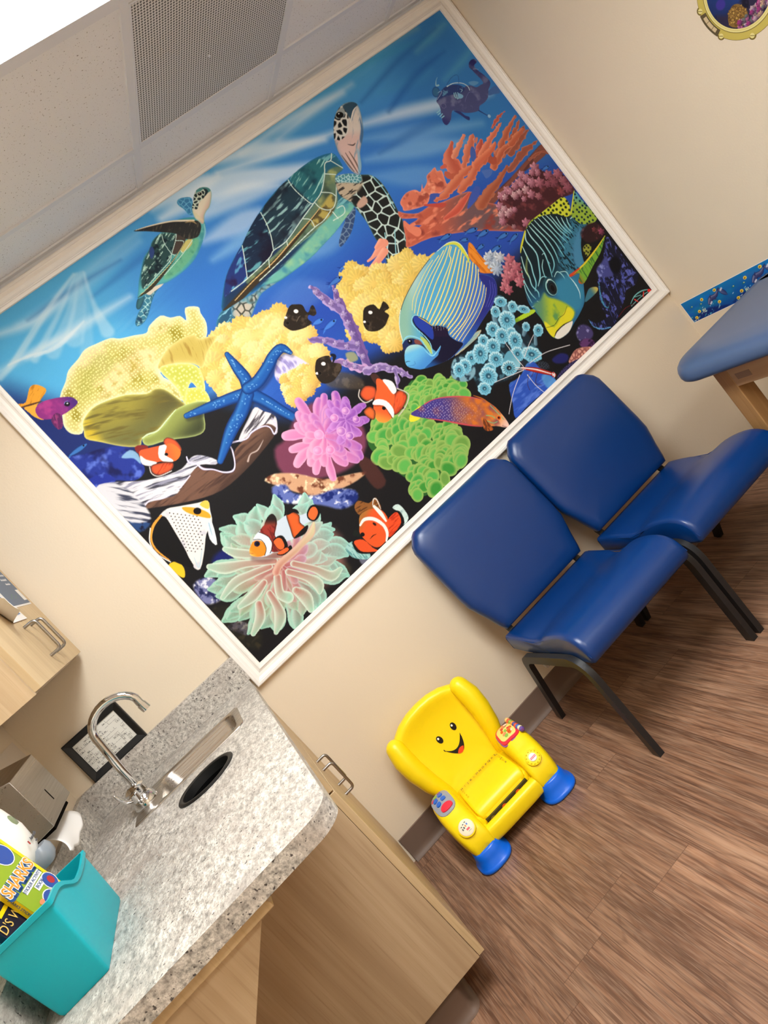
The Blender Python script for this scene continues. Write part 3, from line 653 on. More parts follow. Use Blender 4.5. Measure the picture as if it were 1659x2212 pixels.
("S",([(1464,1230),(1443,1212),(1416,1215),(1381,1179),(1328,1140),(1279,1125),(1206,1106),(1095,1075),(1031,1075),(996,1063),(883,1052),(807,1051)],3.4,(206,226,214)),{"soft":1.7,"clip":"t2"}),
("S",([(1256,1245),(1251,1214),(1256,1171),(1267,1129),(1282,1125)],3.3,(206,226,214)),{"soft":1.6,"clip":"t2"}),
("S",([(1088,1209),(1077,1163),(1059,1120),(1032,1077)],3.2,(206,226,214)),{"soft":1.6,"clip":"t2"}),
("S",([(950,1154),(920,1106),(884,1053)],3.1,(206,226,214)),{"soft":1.6,"clip":"t2"}),
("S",([(1442,1212),(1464,1162)],3.4,(206,226,214)),{"soft":1.7,"clip":"t2"}),
("S",([(1388,1186),(1422,1160)],3.4,(206,226,214)),{"soft":1.7,"clip":"t2"}),
("S",([(1328,1140),(1358,1117),(1365,1098)],3.3,(206,226,214)),{"soft":1.7,"clip":"t2"}),
("S",([(1281,1123),(1286,1094),(1314,1069),(1352,1083),(1419,1153)],3.3,(206,226,214)),{"soft":1.7,"clip":"t2"}),
("S",([(1203,1102),(1223,1083),(1217,1053)],3.3,(206,226,214)),{"soft":1.6,"clip":"t2"}),
("S",([(1311,1066),(1262,1053),(1217,1053),(1128,1044),(1032,1032),(914,1021)],3.3,(206,226,214)),{"soft":1.7,"clip":"t2"}),
("S",([(1095,1075),(1086,1059)],3.2,(206,226,214)),{"soft":1.6,"clip":"t2"}),
("S",([(996,1063),(977,1037)],3.2,(206,226,214)),{"soft":1.6,"clip":"t2"}),
("S",([(1337,1059),(1363,1053),(1348,1029),(1293,1032)],3.4,(206,226,214)),{"soft":1.7,"clip":"t2"}),
("S",([(1314,1058),(1314,1027)],3.3,(206,226,214)),{"soft":1.7,"clip":"t2"}),
("P",([(1419,1153),(1465,1136),(1503,1107),(1539,1080),(1553,1036),(1548,981),(1534,920),(1518,866),(1477,805),(1442,758),(1403,727),(1359,711),(1331,715),(1329,744),(1349,783),(1378,833),(1396,873),(1380,878),(1397,955),(1398,1006),(1397,1048),(1381,1087),(1395,1130)],(32,33,32)),{"save":"fl","tex":("cells",(200,222,214),41.2,4.4),"rim":(70,110,110),"rw":3.9}),
("P",([(1417,1155),(1460,1138),(1494,1104),(1487,1074),(1451,1063),(1422,1060),(1397,1048),(1382,1081),(1382,1109)],(186,170,146)),{"soft":14.6,"clip":"fl","tex":[("streak",(60,56,52),-6,29.1,4.9,0.55,0.7)]}),
("P",([(1417,1155),(1462,1140),(1503,1107),(1482,1083),(1433,1116),(1405,1134)],(76,140,150)),{"soft":10.7,"clip":"fl","tex":("cells",(170,210,214),12.6,2.4)}),
("P",([(1411,1027),(1458,1036),(1454,1009),(1413,1008)],(196,160,140)),{"soft":6.8,"clip":"fl"}),
("S",([(1468,865),(1415,801),(1377,751),(1331,724)],4,(150,206,214)),{"soft":2,"clip":"fl"}),
("S",([(1428,880),(1390,825),(1359,776)],3.9,(150,206,214)),{"soft":2,"clip":"fl"}),
("S",([(1540,1074),(1541,1003),(1528,930)],4,(150,206,214)),{"soft":2,"clip":"fl"}),
("P",([(1487,1206),(1493,1231),(1513,1270),(1555,1317),(1595,1343),(1636,1352),(1671,1340),(1684,1317),(1666,1276),(1629,1225),(1598,1199),(1561,1170),(1530,1127),(1499,1108),(1483,1134),(1484,1174)],(216,206,196)),{"rim":(80,130,170),"rw":4.4,"save":"h2","g":(1603,1258,1585,1224,(214,184,176)),"tex":("streak",(150,160,170),-142,44.1,7.8,0.6,0.8)}),
("P",([(1511,1268),(1555,1317),(1590,1341),(1627,1349),(1636,1327),(1605,1286),(1571,1256),(1530,1250),(1518,1261)],(24,26,30)),{"soft":3.9,"clip":"h2","tex":("cells",(214,214,206),27.4,6.4)}),
("P",([(1629,1347),(1671,1340),(1683,1319),(1650,1309),(1621,1293),(1625,1319)],(52,80,100)),{"soft":4.9,"clip":"h2"}),
("S",([(1676,1316),(1650,1309),(1611,1282)],[2,4,1.5],(230,226,214)),{"soft":2,"clip":"h2"}),
("P",([(1588,1342),(1622,1344),(1622,1326),(1600,1312),(1574,1323)],(150,160,160)),{"soft":4.9,"clip":"h2"}),
("E",(1595,1326,15.7,11.8,(18,16,16)),{"rot":-13}),
("E",(1595,1332,2.9,2.4,(230,230,230)),{"rot":-32}),
("P",([(1656,1277),(1629,1225),(1593,1196),(1596,1211),(1630,1241)],(70,110,150)),{"soft":6.9,"clip":"h2"}),
("S",([(1493,1203),(1491,1164),(1491,1129)],[2.9,6.3,3.4],(92,72,64)),{"soft":2.9,"a":0.75,"clip":"h2"}),
("S",([(1512,1202),(1506,1160),(1500,1117)],[2.9,6.3,3.4],(92,72,64)),{"soft":2.9,"a":0.75,"clip":"h2"}),
("S",([(1528,1198),(1522,1155),(1510,1117)],[2.9,6.4,3.4],(92,72,64)),{"soft":2.9,"a":0.75,"clip":"h2"}),
("S",([(1483,1198),(1480,1171),(1479,1137)],[2.9,6.3,3.4],(92,72,64)),{"soft":2.9,"a":0.75,"clip":"h2"}),
("S",([(1543,1222),(1558,1209),(1571,1210)],[2,4.9,2],(70,60,60)),{"soft":2.9,"clip":"h2"}),
("S",([(1563,1186),(1530,1139),(1504,1115)],[4.9,12.8,6.9],(120,180,210)),{"soft":6.9,"a":0.7,"clip":"h2"}),
("P",([(2190,1066),(2223,1070),(2248,1065),(2242,1035),(2212,1045),(2190,1052)],(66,104,164)),{"soft":2.4}),
("P",([(2148,1141),(2173,1134),(2189,1117),(2159,1119)],(110,160,200)),{"soft":3.3,"a":0.7}),
("P",([(1975,1157),(2008,1159),(2035,1148),(2054,1142),(2094,1138),(2129,1135),(2150,1126),(2165,1108),(2191,1105),(2204,1105),(2207,1122),(2202,1151),(2200,1170),(2197,1189),(2214,1204),(2238,1203),(2245,1187),(2221,1181),(2221,1157),(2232,1127),(2236,1097),(2227,1083),(2204,1071),(2181,1049),(2150,1041),(2123,1042),(2108,1030),(2082,1036),(2050,1053),(2028,1074),(2006,1091),(1975,1067),(1945,1059),(1938,1074),(1947,1094),(1969,1127),(1973,1145)],(72,78,124)),{"soft":1.9,"g":[(2189,1117,2257,1154,(42,42,100)),(1980,1089,1949,1062,(50,52,110))],"tex":("noise",(104,110,150),27.8,0.5,0.8)}),
("P",([(1976,1158),(2026,1179),(2062,1178),(2102,1159),(2117,1129),(2082,1125),(2052,1140),(2009,1154)],(46,64,118)),{"soft":2.3,"tex":("noise",(90,140,180),11.4,0.55,0.75)}),
("E",(1999,1186,16.3,22.7,(54,106,148)),{"rot":-52,"rim":(40,80,140)}),
("S",([(1982,1160),(2008,1169),(2023,1176)],[4.5,9.1,3.2],(70,76,130)),{"soft":1.8}),
("S",([(1999,1180),(2021,1177),(2015,1170),(1981,1160)],1.4,(160,190,214)),{"soft":1.1}),
("S",([(2063,1141),(2056,1130),(2057,1122)],3.9,(140,196,214)),{"soft":1.8}),
("S",([(2070,1139),(2064,1125),(2060,1115)],3.9,(140,196,214)),{"soft":1.8}),
("S",([(2078,1134),(2072,1120),(2064,1115)],3.9,(140,196,214)),{"soft":1.8}),
("S",([(1943,1120),(1956,1120),(1964,1122)],3.8,(140,196,214)),{"soft":1.8}),
("S",([(1941,1111),(1955,1112)],3.8,(140,196,214)),{"soft":1.8}),
("S",([(1944,1101),(1960,1104)],3.8,(140,196,214)),{"soft":1.8}),
("S",([(1946,1093),(1960,1094)],3.8,(140,196,214)),{"soft":1.8}),
("P",([(2077,1133),(2091,1114),(2081,1107),(2066,1114)],(120,170,206)),{"soft":2.3}),
("S",([(2056,1178),(2090,1173),(2122,1154),(2135,1131),(2131,1114)],3,(196,220,226)),{"soft":1.4}),
("S",([(2060,1184),(2097,1195),(2122,1194),(2128,1184),(2109,1160),(2083,1142)],1.8,(40,80,140)),{"soft":1.1}),
("S",([(2046,1228),(2031,1220),(2018,1205),(2028,1201)],[1.4,2.3,5.5,6.8],(170,210,214)),{"soft":2.7,"a":0.8}),
("P",([(2010,1088),(2032,1071),(2040,1047),(2052,1032),(2044,1022),(2035,1030),(2023,1062)],(48,56,112)),{"soft":1.8}),
("S",([(2107,1029),(2116,1011),(2125,994)],[5.6,3.7,2.8],(40,50,106)),{"soft":1.4}),
("E",(2130,987,8.4,8.9,(140,186,220)),{"rim":(60,90,150),"rot":-32}),
("S",([(2206,1172),(2217,1167),(2226,1159)],1.9,(130,160,200)),{"soft":1.4}),
("S",([(2097,1141),(2104,1132),(2092,1129)],[1.8,2.8,1.8],(150,190,214)),{"soft":1.2}),
("S",([(2080,1089),(2097,1100),(2124,1109),(2139,1097)],1.4,(110,120,170)),{"soft":1.2}),
("E",(1987,1126,11.4,10.2,(72,78,124)),{"rim":(130,130,170),"rw":0.2,"rot":-32}),
("P",([(2025,743),(2169,762),(2255,770),(2253,731),(2175,724),(2066,728),(1969,713),(1866,705),(1757,717),(1825,732)],(128,74,62)),{"soft":5.9,"tex":("streak",(90,52,52),7,79,9.9,0.5,0.7)}),
("S",([(2052,771),(2161,790),(2247,792)],[24.7,29.6,9.9],(150,84,66)),{"rim":(190,114,88),"soft":2.5,"bump":12.8}),
("S",([(2102,817),(2188,841),(2253,850)],[24.8,29.7,6.9],(150,84,66)),{"rim":(190,114,88),"soft":2.5,"bump":12.9}),
("S",([(2068,839),(2155,850),(2208,862),(2256,876)],[29.6,24.6,19.7,5.9],(150,84,66)),{"rim":(190,114,88),"soft":2.5,"bump":12.8}),
("S",([(2159,752),(2231,745),(2247,724)],[13,10,5],(150,84,66)),{"rim":(190,114,88),"soft":2.5,"bump":13.0}),
("S",([(2106,945),(2134,953),(2164,962),(2201,965)],[6.9,17.7,12.8,4.9],(186,90,74)),{"rim":(220,130,110),"soft":2,"bump":7.9}),
("S",([(2044,843),(2097,870),(2159,898),(2229,921)],[34.4,30.4,24.5,5.9],(176,92,68)),{"hi":(206,124,92),"rim":(210,130,104),"soft":2.5,"bump":14.7}),
("S",([(2137,861),(2200,883),(2238,904)],[19.9,17.9,6],(172,92,68)),{"rim":(206,126,98),"soft":2.5,"bump":9.9}),
("S",([(2002,820),(2074,846),(2124,847),(2171,849)],[39.1,29.3,24.4,12.7],(180,92,66)),{"hi":(220,134,96),"rim":(214,130,100),"soft":2.4,"bump":12.7}),
("S",([(2127,851),(2177,859),(2221,865)],[19.9,21.8,11.9],(186,96,68)),{"hi":(222,140,104),"soft":2.5,"bump":9.9}),
("S",([(1945,874),(1990,900),(2028,931)],[43.5,38.6,10.6],(178,80,66)),{"hi":(206,104,86),"rim":(226,130,110),"soft":2.4,"bump":12.6}),
("S",([(1981,884),(2031,901),(2089,920),(2157,937)],[29.1,26.2,24.3,6.8],(206,110,82)),{"hi":(240,150,116),"rim":(232,140,112),"soft":2.4,"bump":9.7}),
("S",([(2003,864),(2014,840),(2045,859)],[43.8,29.2,5.8],(170,82,62)),{"soft":2.4,"bump":12.7}),
("S",([(1890,894),(1934,920),(1979,946),(2015,971)],[23.9,33.5,35.4,5.7],(196,106,82)),{"hi":(224,136,108),"rim":(230,146,120),"soft":2.4,"bump":11.5}),
("E",(1957,907,12.5,33.8,(70,98,172)),{"rot":-38}),
("S",([(2002,942),(2018,948),(2000,933)],[6.8,9.7,4.8],(206,120,96)),{"soft":2.4}),
("S",([(1842,892),(1854,933),(1870,967),(1912,995)],[71.3,66.5,38,5.7],(190,92,72)),{"hi":(226,136,108),"rim":(226,130,106),"soft":2.4,"bump":17.1}),
("S",([(1882,948),(1924,965),(1978,988)],[23.8,21,12.4],(216,130,102)),{"hi":(242,166,134),"soft":2.4,"bump":7.6}),
("S",([(1821,939),(1804,942)],[17,12.3],(206,100,82)),{"soft":1.9}),
("S",([(1803,912),(1816,892),(1847,883)],[18.9,28.3,18.9],(190,96,74)),{"soft":2.4,"bump":9.4}),
("P",([(1564,936),(1608,949),(1648,938),(1662,919),(1689,939),(1679,921),(1712,933),(1727,952),(1753,956),(1781,959),(1778,942),(1796,933),(1783,898),(1778,879),(1794,872),(1762,869),(1728,867),(1702,881),(1684,882),(1651,867),(1609,876),(1555,899),(1557,914)],(214,116,90)),{"soft":2.8,"tex":[("noise",(240,160,128),23.2,0.5,0.72),("noise",(160,76,62),27.9,0.55,0.75)],"rim":(240,150,124),"rw":4.6}),
("P",([(1531,913),(1549,892),(1595,861),(1659,855),(1712,836),(1798,817),(1845,796),(1860,742),(1879,718),(1920,668),(1905,588),(1921,546),(1750,667),(1574,756),(1466,782),(1483,814),(1519,870),(1516,829),(1573,817),(1529,847),(1580,845),(1523,884)],(188,92,70)),{"soft":3.7,"save":"oc","g":[(1736,793,1874,598,(84,48,50)),(1595,780,1740,657,(110,84,88))],"tex":[("streak",(226,132,104),-3,55.9,14,0.55,0.75),("noise",(140,62,54),42,0.55,0.8)],"rim":(220,124,98),"rw":4.2}),
("P",([(1691,889),(1727,866),(1706,857),(1684,855),(1673,870)],(64,88,168)),{"soft":2.3}),
("P",([(1780,756),(1831,789),(1872,804),(1887,788),(1857,766),(1814,756)],(64,88,172)),{"soft":2.4}),
("P",([(1943,837),(1984,815),(1964,800),(1937,802),(1938,821)],(76,110,184)),{"soft":2.4}),
("S",([(1673,781),(1735,777),(1791,788),(1834,799)],[14,29.9,25.2,8.4],(196,84,68)),{"hi":(216,110,88),"rim":(222,116,96),"soft":2.3}),
("S",([(1839,734),(1911,752),(1977,764),(2049,787)],[43.2,43.2,30.7,11.5],(160,84,60)),{"hi":(196,120,88),"rim":(176,106,80),"soft":2.4,"bump":9.6}),
("S",([(1687,858),(1739,851),(1802,863),(1863,872),(1911,874)],[14,29.8,37.2,32.6,23.3],(196,100,74)),{"hi":(232,150,112),"rim":(216,130,100),"soft":2.3,"bump":11.2}),
("S",([(1811,830),(1879,840),(1921,856),(1981,862),(2013,869)],[33.2,38,33.2,28.5,12.3],(196,100,74)),{"hi":(232,150,112),"rim":(214,126,98),"soft":2.4,"bump":10.4}),
("S",([(1934,870),(1986,875),(2035,877),(2073,888)],[28.9,26,24.1,12.5],(206,104,76)),{"hi":(240,150,112),"soft":2.4,"bump":7.7}),
("S",([(1640,869),(1695,831),(1714,824)],[7.4,18.5,9.2],(190,76,64)),{"soft":2.3}),
("P",([(1896,690),(1939,711),(1998,714),(2063,724),(2116,706),(2158,713),(2177,681),(2209,639),(2244,622),(2248,550),(2235,530),(2148,553),(2052,550),(1974,557),(1926,544),(1894,590),(1876,636)],(70,34,40)),{"soft":4,"tex":("noise",(112,56,60),29.9,0.5,0.75)}),
("FL",(2154,713,21.1,(224,158,178),(120,62,76)),{"n":6,"seed":0}),
("FL",(2150,690,15.1,(224,158,178),(120,62,76)),{"n":6,"seed":4}),
("FL",(2128,704,15,(224,158,178),(120,62,76)),{"n":6,"seed":2}),
("FL",(2082,723,17.9,(224,158,178),(120,62,76)),{"n":6,"seed":4}),
("FL",(2090,701,18.9,(224,158,178),(120,62,76)),{"n":6,"seed":2}),
("FL",(2049,706,17.8,(224,158,178),(120,62,76)),{"n":6,"seed":1}),
("FL",(2024,705,17.8,(224,158,178),(120,62,76)),{"n":6,"seed":2}),
("FL",(2053,692,14.9,(224,158,178),(120,62,76)),{"n":6,"seed":4}),
("FL",(1981,711,18.6,(224,158,178),(120,62,76)),{"n":6,"seed":2}),
("FL",(1990,699,14.7,(224,158,178),(120,62,76)),{"n":6,"seed":0}),
("FL",(1944,708,19.5,(224,158,178),(120,62,76)),{"n":6,"seed":2}),
("FL",(1953,696,12.7,(240,200,206),(120,62,76)),{"n":6,"seed":0}),
("FL",(2098,673,21,(224,158,178),(120,62,76)),{"n":6,"seed":2}),
("FL",(2128,653,22.1,(206,132,150),(120,62,76)),{"n":6,"seed":0}),
("FL",(2055,665,17.9,(240,200,206),(120,62,76)),{"n":6,"seed":5}),
("FL",(2061,638,17.9,(224,158,178),(120,62,76)),{"n":6,"seed":0}),
("FL",(2021,673,14.8,(240,200,206),(120,62,76)),{"n":6,"seed":0}),
("FL",(1996,676,17.7,(240,200,206),(120,62,76)),{"n":6,"seed":3}),
("FL",(2020,643,11.9,(224,158,178),(120,62,76)),{"n":6,"seed":5}),
("FL",(2084,614,15,(196,128,136),(120,62,76)),{"n":6,"seed":2}),
("FL",(2185,655,20.3,(190,116,136),(120,62,76)),{"n":6,"seed":5}),
("FL",(2226,634,21.4,(196,122,140),(120,62,76)),{"n":6,"seed":2}),
("FL",(2184,621,22.3,(150,84,96),(120,62,76)),{"n":6,"seed":2}),
("FL",(2228,598,20.5,(176,110,124),(120,62,76)),{"n":6,"seed":4}),
("FL",(2225,565,21.5,(170,100,116),(120,62,76)),{"n":6,"seed":2}),
("FL",(2156,629,15.2,(160,92,108),(120,62,76)),{"n":6,"seed":2}),
("FL",(1908,681,17.5,(224,158,178),(120,62,76)),{"n":6,"seed":5}),
("FL",(1915,660,16.6,(240,200,206),(120,62,76)),{"n":6,"seed":3}),
("FL",(1933,639,14.7,(240,200,206),(120,62,76)),{"n":6,"seed":1}),
("FL",(1953,634,11.8,(224,158,178),(120,62,76)),{"n":6,"seed":3}),
("FL",(1889,650,17.5,(240,200,206),(120,62,76)),{"n":6,"seed":4}),
("FL",(1915,638,14.6,(240,200,206),(120,62,76)),{"n":6,"seed":1}),
("FL",(1873,627,16.5,(224,158,178),(120,62,76)),{"n":6,"seed":2}),
("FL",(1900,583,10.8,(190,150,150),(120,62,76)),{"n":6,"seed":3}),
("FL",(1958,563,18.8,(214,140,160),(120,62,76)),{"n":6,"seed":0}),
("FL",(2185,569,17.3,(150,70,70),(120,62,76)),{"n":6,"seed":0}),
("FISH",(1586,729,1650,720,20.4,(60,114,190),(22,44,104),(8,10,20))),
("FISH",(1699,690,1759,672,21.7,(60,114,190),(22,44,104),(8,10,20))),
("FISH",(1730,646,1794,639,22.8,(60,114,190),(22,44,104),(8,10,20))),
("FISH",(1663,678,1697,662,18.8,(60,114,190),(22,44,104),(8,10,20))),
("FISH",(1797,589,1858,580,21.2,(60,114,190),(22,44,104),(8,10,20))),
("FISH",(1832,547,1894,553,19.4,(60,114,190),(22,44,104),(8,10,20))),
("FISH",(1695,609,1738,606,19,(60,114,190),(22,44,104),(8,10,20))),
("FISH",(1734,569,1796,559,22,(60,114,190),(22,44,104),(8,10,20))),
("FISH",(2173,688,2214,681,17.2,(60,114,190),(22,44,104),(8,10,20))),
("FISH",(1180,880,1241,865,19.9,(70,124,206),(30,60,140),(10,14,30))),
("FISH",(1213,838,1278,835,20.1,(70,124,206),(30,60,140),(10,14,30))),
("FISH",(1108,860,1177,847,19.7,(70,124,206),(30,60,140),(10,14,30))),
("S",([(1402,852),(1362,845),(1322,837),(1297,837)],[29.5,24.6,12.8,7.9],(232,150,124)),{"hi":(244,176,150),"soft":2.5}),
("S",([(1379,827),(1328,815),(1278,810)],[29.4,24.5,12.8],(232,150,124)),{"hi":(244,176,150),"soft":2.5}),
("S",([(1393,864),(1360,857)],[24.5,14.7],(232,150,124)),{"hi":(244,176,150),"soft":2.5}),
("S",([(1524,867),(1524,838),(1539,810)],[10,25,40],(224,128,100)),{"soft":3.0}),
("S",([(1523,844),(1551,837)],[5,12],(224,130,104)),{"soft":2.5}),
("P",([(1186,854),(1224,856),(1250,821),(1270,793),(1312,790),(1346,786),(1417,789),(1453,777),(1470,738),(1483,709),(1544,706),(1500,676),(1402,664),(1325,631),(1247,588),(1192,541),(1133,538),(1120,582),(1090,598),(1079,633),(1058,683),(1095,755),(1130,809)],(232,194,92)),{"soft":2.8,"save":"y2","tex":("noise",(196,140,58),108.8,0.5,0.75)}),
("SC",("y2",120,3,21.6,44.3,[(244,220,124),(240,212,110),(248,228,142)]),{"lo":(214,170,76),"lobes":13,"amp":0.07,"pet":0.93}),
("P",([(561,916),(597,939),(661,946),(683,964),(717,951),(762,950),(773,925),(809,936),(869,921),(912,892),(910,868),(882,844),(888,813),(942,788),(947,758),(933,739),(941,694),(936,664),(900,679),(857,659),(832,705),(804,773),(754,792),(691,789),(612,767),(575,777),(543,784),(520,809),(523,838),(536,885)],(242,202,112)),{"soft":2.5,"save":"y1","tex":("noise",(196,140,58),107,0.5,0.75)}),
("SC",("y1",120,5,21.5,42.9,[(250,228,144),(248,220,128),(252,236,168),(244,210,112)]),{"lo":(226,176,88),"lobes":13,"amp":0.07,"pet":0.93}),
("E",(844,878,46,35.8,(248,224,150)),{"soft":25.6,"a":0.55,"rot":-37}),
("E",(890,792,41.5,31.1,(248,224,150)),{"soft":25.9,"a":0.55,"rot":-37}),
("E",(724,892,45.1,40.1,(248,224,150)),{"soft":25.1,"a":0.55,"rot":-37}),
("E",(793,865,35.6,25.4,(248,224,150)),{"soft":25.4,"a":0.55,"rot":-37}),
("E",(889,714,36.5,26.1,(248,224,150)),{"soft":26.1,"a":0.55,"rot":-38}),
("P",([(758,756),(799,767),(834,730),(851,664),(807,685),(753,701),(721,688),(722,726)],(214,210,236)),{"soft":6.2,"tex":("streak",(150,140,200),-101,41,13.3,0.5,0.75)}),
("P",([(734,691),(765,699),(809,687),(840,660),(831,627),(832,593),(791,606),(740,603),(706,618),(706,654)],(230,192,104)),{"soft":2.6,"save":"y3","tex":("noise",(196,140,58),69.2,0.5,0.75)}),
("SC",("y3",34,8,16.3,28.6,[(250,228,144),(248,220,128),(252,236,168),(244,210,112)]),{"lo":(204,158,82),"lobes":13,"amp":0.07,"pet":0.93}),
("P",([(116,1112),(164,1141),(195,1164),(243,1175),(282,1187),(323,1180),(371,1168),(395,1148),(438,1129),(476,1111),(500,1124),(553,1129),(575,1104),(605,1089),(612,1065),(638,1100),(676,1077),(668,1055),(660,1016),(627,979),(588,977),(539,1008),(483,1014),(419,976),(430,918),(416,854),(385,916),(335,950),(279,988),(218,1013),(166,1019),(123,1005),(90,977),(63,998),(62,1030),(82,1062)],(206,196,106)),{"soft":2.3,"rim":(250,246,206),"rw":11.2,"save":"pl","tex":[("noise",(232,214,150),70.2,0.42,0.7),("noise",(160,146,44),60.9,0.52,0.74),("dots",(246,240,160),10.3,2.8)]}),
("P",([(291,1150),(325,1136),(334,1092),(275,1078),(248,1087),(190,1060),(157,1074),(213,1126)],(166,164,70)),{"soft":32,"a":0.55,"clip":"pl","tex":("dots",(240,240,160),10.1,2.7)}),
("P",([(341,1087),(423,1085),(454,1036),(400,1017),(305,1017),(225,1020),(223,1045)],(240,222,166)),{"soft":37.2,"a":0.6,"clip":"pl","tex":("noise",(206,180,100),18.6,0.5,0.7)}),
("P",([(433,1003),(494,1027),(555,1026),(599,1011),(605,988),(657,965),(640,950),(594,934),(543,904),(529,932),(478,973),(429,987)],(200,178,88)),{"soft":2.4,"rim":(238,222,140),"rw":6.8,"tex":("streak",(170,140,60),-112,53.3,8.7,0.5,0.75)}),
("P",([(425,990),(478,973),(528,931),(528,891),(498,839),(482,858),(479,889),(447,873),(411,845),(427,908)],(196,200,84)),{"soft":2.4,"rim":(240,238,160),"rw":5.8,"tex":("dots",(240,240,150),13.5,3.4)}),
("P",([(449,878),(462,876),(492,854),(495,822),(480,796),(452,824),(409,839)],(204,204,84)),{"soft":1.9,"rim":(240,236,150),"rw":4.8,"tex":("dots",(240,240,150),13.5,2.9)}),
("P",([(120,1007),(168,1021),(218,1013),(281,990),(337,951),(369,947),(393,926),(406,878),(409,839),(365,845),(307,835),(257,826),(223,842),(200,829),(158,863),(114,919),(87,955),(99,981)],(156,146,60)),{"soft":2.8,"g":[(260,967,328,837,(84,78,40)),(201,966,172,866,(110,110,60)),(154,992,115,999,(206,180,50))],"rim":(226,220,120),"rw":4.6,"tex":("streak",(110,100,44),-26,78.8,10.2,0.5,0.75)}),
("P",([(224,842),(263,833),(314,835),(368,849),(421,838),(464,816),(477,795),(442,782),(406,736),(364,738),(283,786),(221,813)],(140,150,76)),{"soft":2.9,"g":(352,830,367,742,(60,66,40)),"rim":(196,214,130),"rw":4.3}),
("S",([(225,844),(247,842),(281,832),(331,841),(375,849)],[2.8,5.6,4.6,3.7,2.3],(206,230,180)),{"soft":1.9}),
("P",([(543,668),(591,685),(605,656),(626,620),(611,587),(583,564),(565,611),(480,620),(472,636)],(220,216,220)),{"soft":4,"tex":("streak",(70,66,74),15,69.9,9,0.56,0.74)}),
("P",([(65,670),(123,696),(230,680),(291,665),(331,611),(380,561),(425,610),(482,621),(572,619),(599,590),(586,568),(511,551),(413,537),(305,538),(211,574),(106,635)],(116,84,68)),{"soft":3.9,"g":(391,607,408,495,(50,38,34)),"tex":("streak",(76,54,46),-2,82.1,9.7,0.5,0.75)}),
("P",([(3,811),(51,794),(121,740),(181,706),(252,682),(303,691),(334,676),(363,630),(350,619),(312,651),(268,650),(209,633),(169,629),(89,668),(55,654),(39,618),(-8,685),(-17,742)],(222,222,228)),{"soft":3.7,"tex":[("streak",(66,66,78),-22,88.6,9.3,0.54,0.7),("streak",(150,150,170),-20,56,6.5,0.5,0.7)]}),
("S",([(293,702),(287,682),(302,663),(308,635),(332,612),(354,580),(380,565),(402,578),(426,617),(435,641),(456,636),(493,619),(524,625),(568,615),(584,596),(580,569),(605,585),(612,619)],[4.8,6.7,5.7,7.6,4.8,5.7,6.7,4.8,5.7,4.8,6.7,4.8,5.7,4.8,4.8,5.7,3.8,2.4],(232,226,244)),{"rim":(160,150,210),"soft":2.4}),
("S",([(443,556),(467,569),(496,564),(535,578)],[6.9,3.9,4.9,1.5],(190,170,160)),{"soft":3.0}),
("S",([(59,659),(100,668),(140,646),(199,636),(259,646)],[6.4,5.1,5.8,4.5,3.9],(226,220,236)),{"soft":2.6}),
("P",([(9,668),(51,650),(57,609),(7,609)],(40,70,120)),{"soft":9,"tex":("noise",(20,24,50),19.2,0.5,0.7)}),
("P",([(-4,811),(59,782),(81,694),(65,619),(10,650),(-6,726)],(216,216,222)),{"soft":8.9,"tex":("streak",(60,64,84),-52,76.5,8.9,0.5,0.68)}),
("P",([(24,1163),(62,1191),(81,1193),(95,1178),(99,1155),(65,1142),(47,1136),(26,1146),(-9,1165),(4,1173)],(238,166,52)),{"soft":1.8,"tex":("streak",(200,130,30),27,26.4,3.5,0.55,0.75)}),
("P",([(10,1153),(44,1138),(40,1108),(28,1086),(14,1109),(10,1133)],(244,178,66)),{"soft":1.8}),
("P",([(35,1130),(63,1134),(104,1118),(137,1097),(147,1083),(148,1066),(133,1060),(99,1060),(61,1067),(28,1088),(24,1112)],(142,48,130)),{"soft":1.8,"g":(92,1090,144,1072,(78,40,124)),"tex":("noise",(176,62,140),26.7,0.5,0.8)}),
("S",([(-5,1163),(31,1148),(65,1136)],[1.7,6.1,2.2],(90,56,40)),{"soft":1.7}),
("P",([(71,1080),(79,1061),(59,1033),(41,1034),(44,1069)],(96,36,92)),{"soft":1.8,"tex":("streak",(150,60,120),-112,17.8,3.6,0.5,0.7)}),
("E",(118,1081,8.9,8.1,(10,10,14)),{"rot":-39}),
("E",(120,1082,2.7,2.2,(220,230,240)),{"rot":-39}),
("S",([(112,1087),(119,1090),(127,1086)],1.8,(120,140,220)),{"soft":1.3}),
("P",([(184,835),(202,832),(220,811),(199,793),(180,813)],(130,40,36)),{"soft":2.3}),
("P",([(271,793),(289,794),(304,769),(301,737),(289,731),(267,775)],(238,92,48)),{"soft":1.9,"rim":(60,40,40),"rw":3.3}),
("P",([(188,816),(215,806),(253,787),(286,770),(293,734),(274,717),(248,719),(217,746),(183,762),(175,794)],(238,92,48)),{"soft":1.9,"g":(237,768,295,745,(246,120,50)),"save":"cl1"}),
("P",([(252,790),(268,773),(244,755),(252,721),(232,725),(222,759)],(244,240,236)),{"soft":1.9,"clip":"cl1"}),
("P",([(180,803),(186,780),(206,751),(186,752),(166,777)],(238,230,226)),{"soft":2.3}),
("E",(248,752,6.1,5.6,(16,12,12)),{"rot":-40}),
("P",([(181,753),(197,751),(222,738),(246,715),(226,700),(185,710),(171,733)],(238,92,48)),{"soft":1.9,"rim":(50,36,36),"rw":3.7,"tex":("streak",(200,60,30),20,23.4,4.7,0.5,0.7)}),
("S",([(178,755),(168,733),(180,711),(223,698)],3.3,(214,206,200)),{"soft":1.9}),
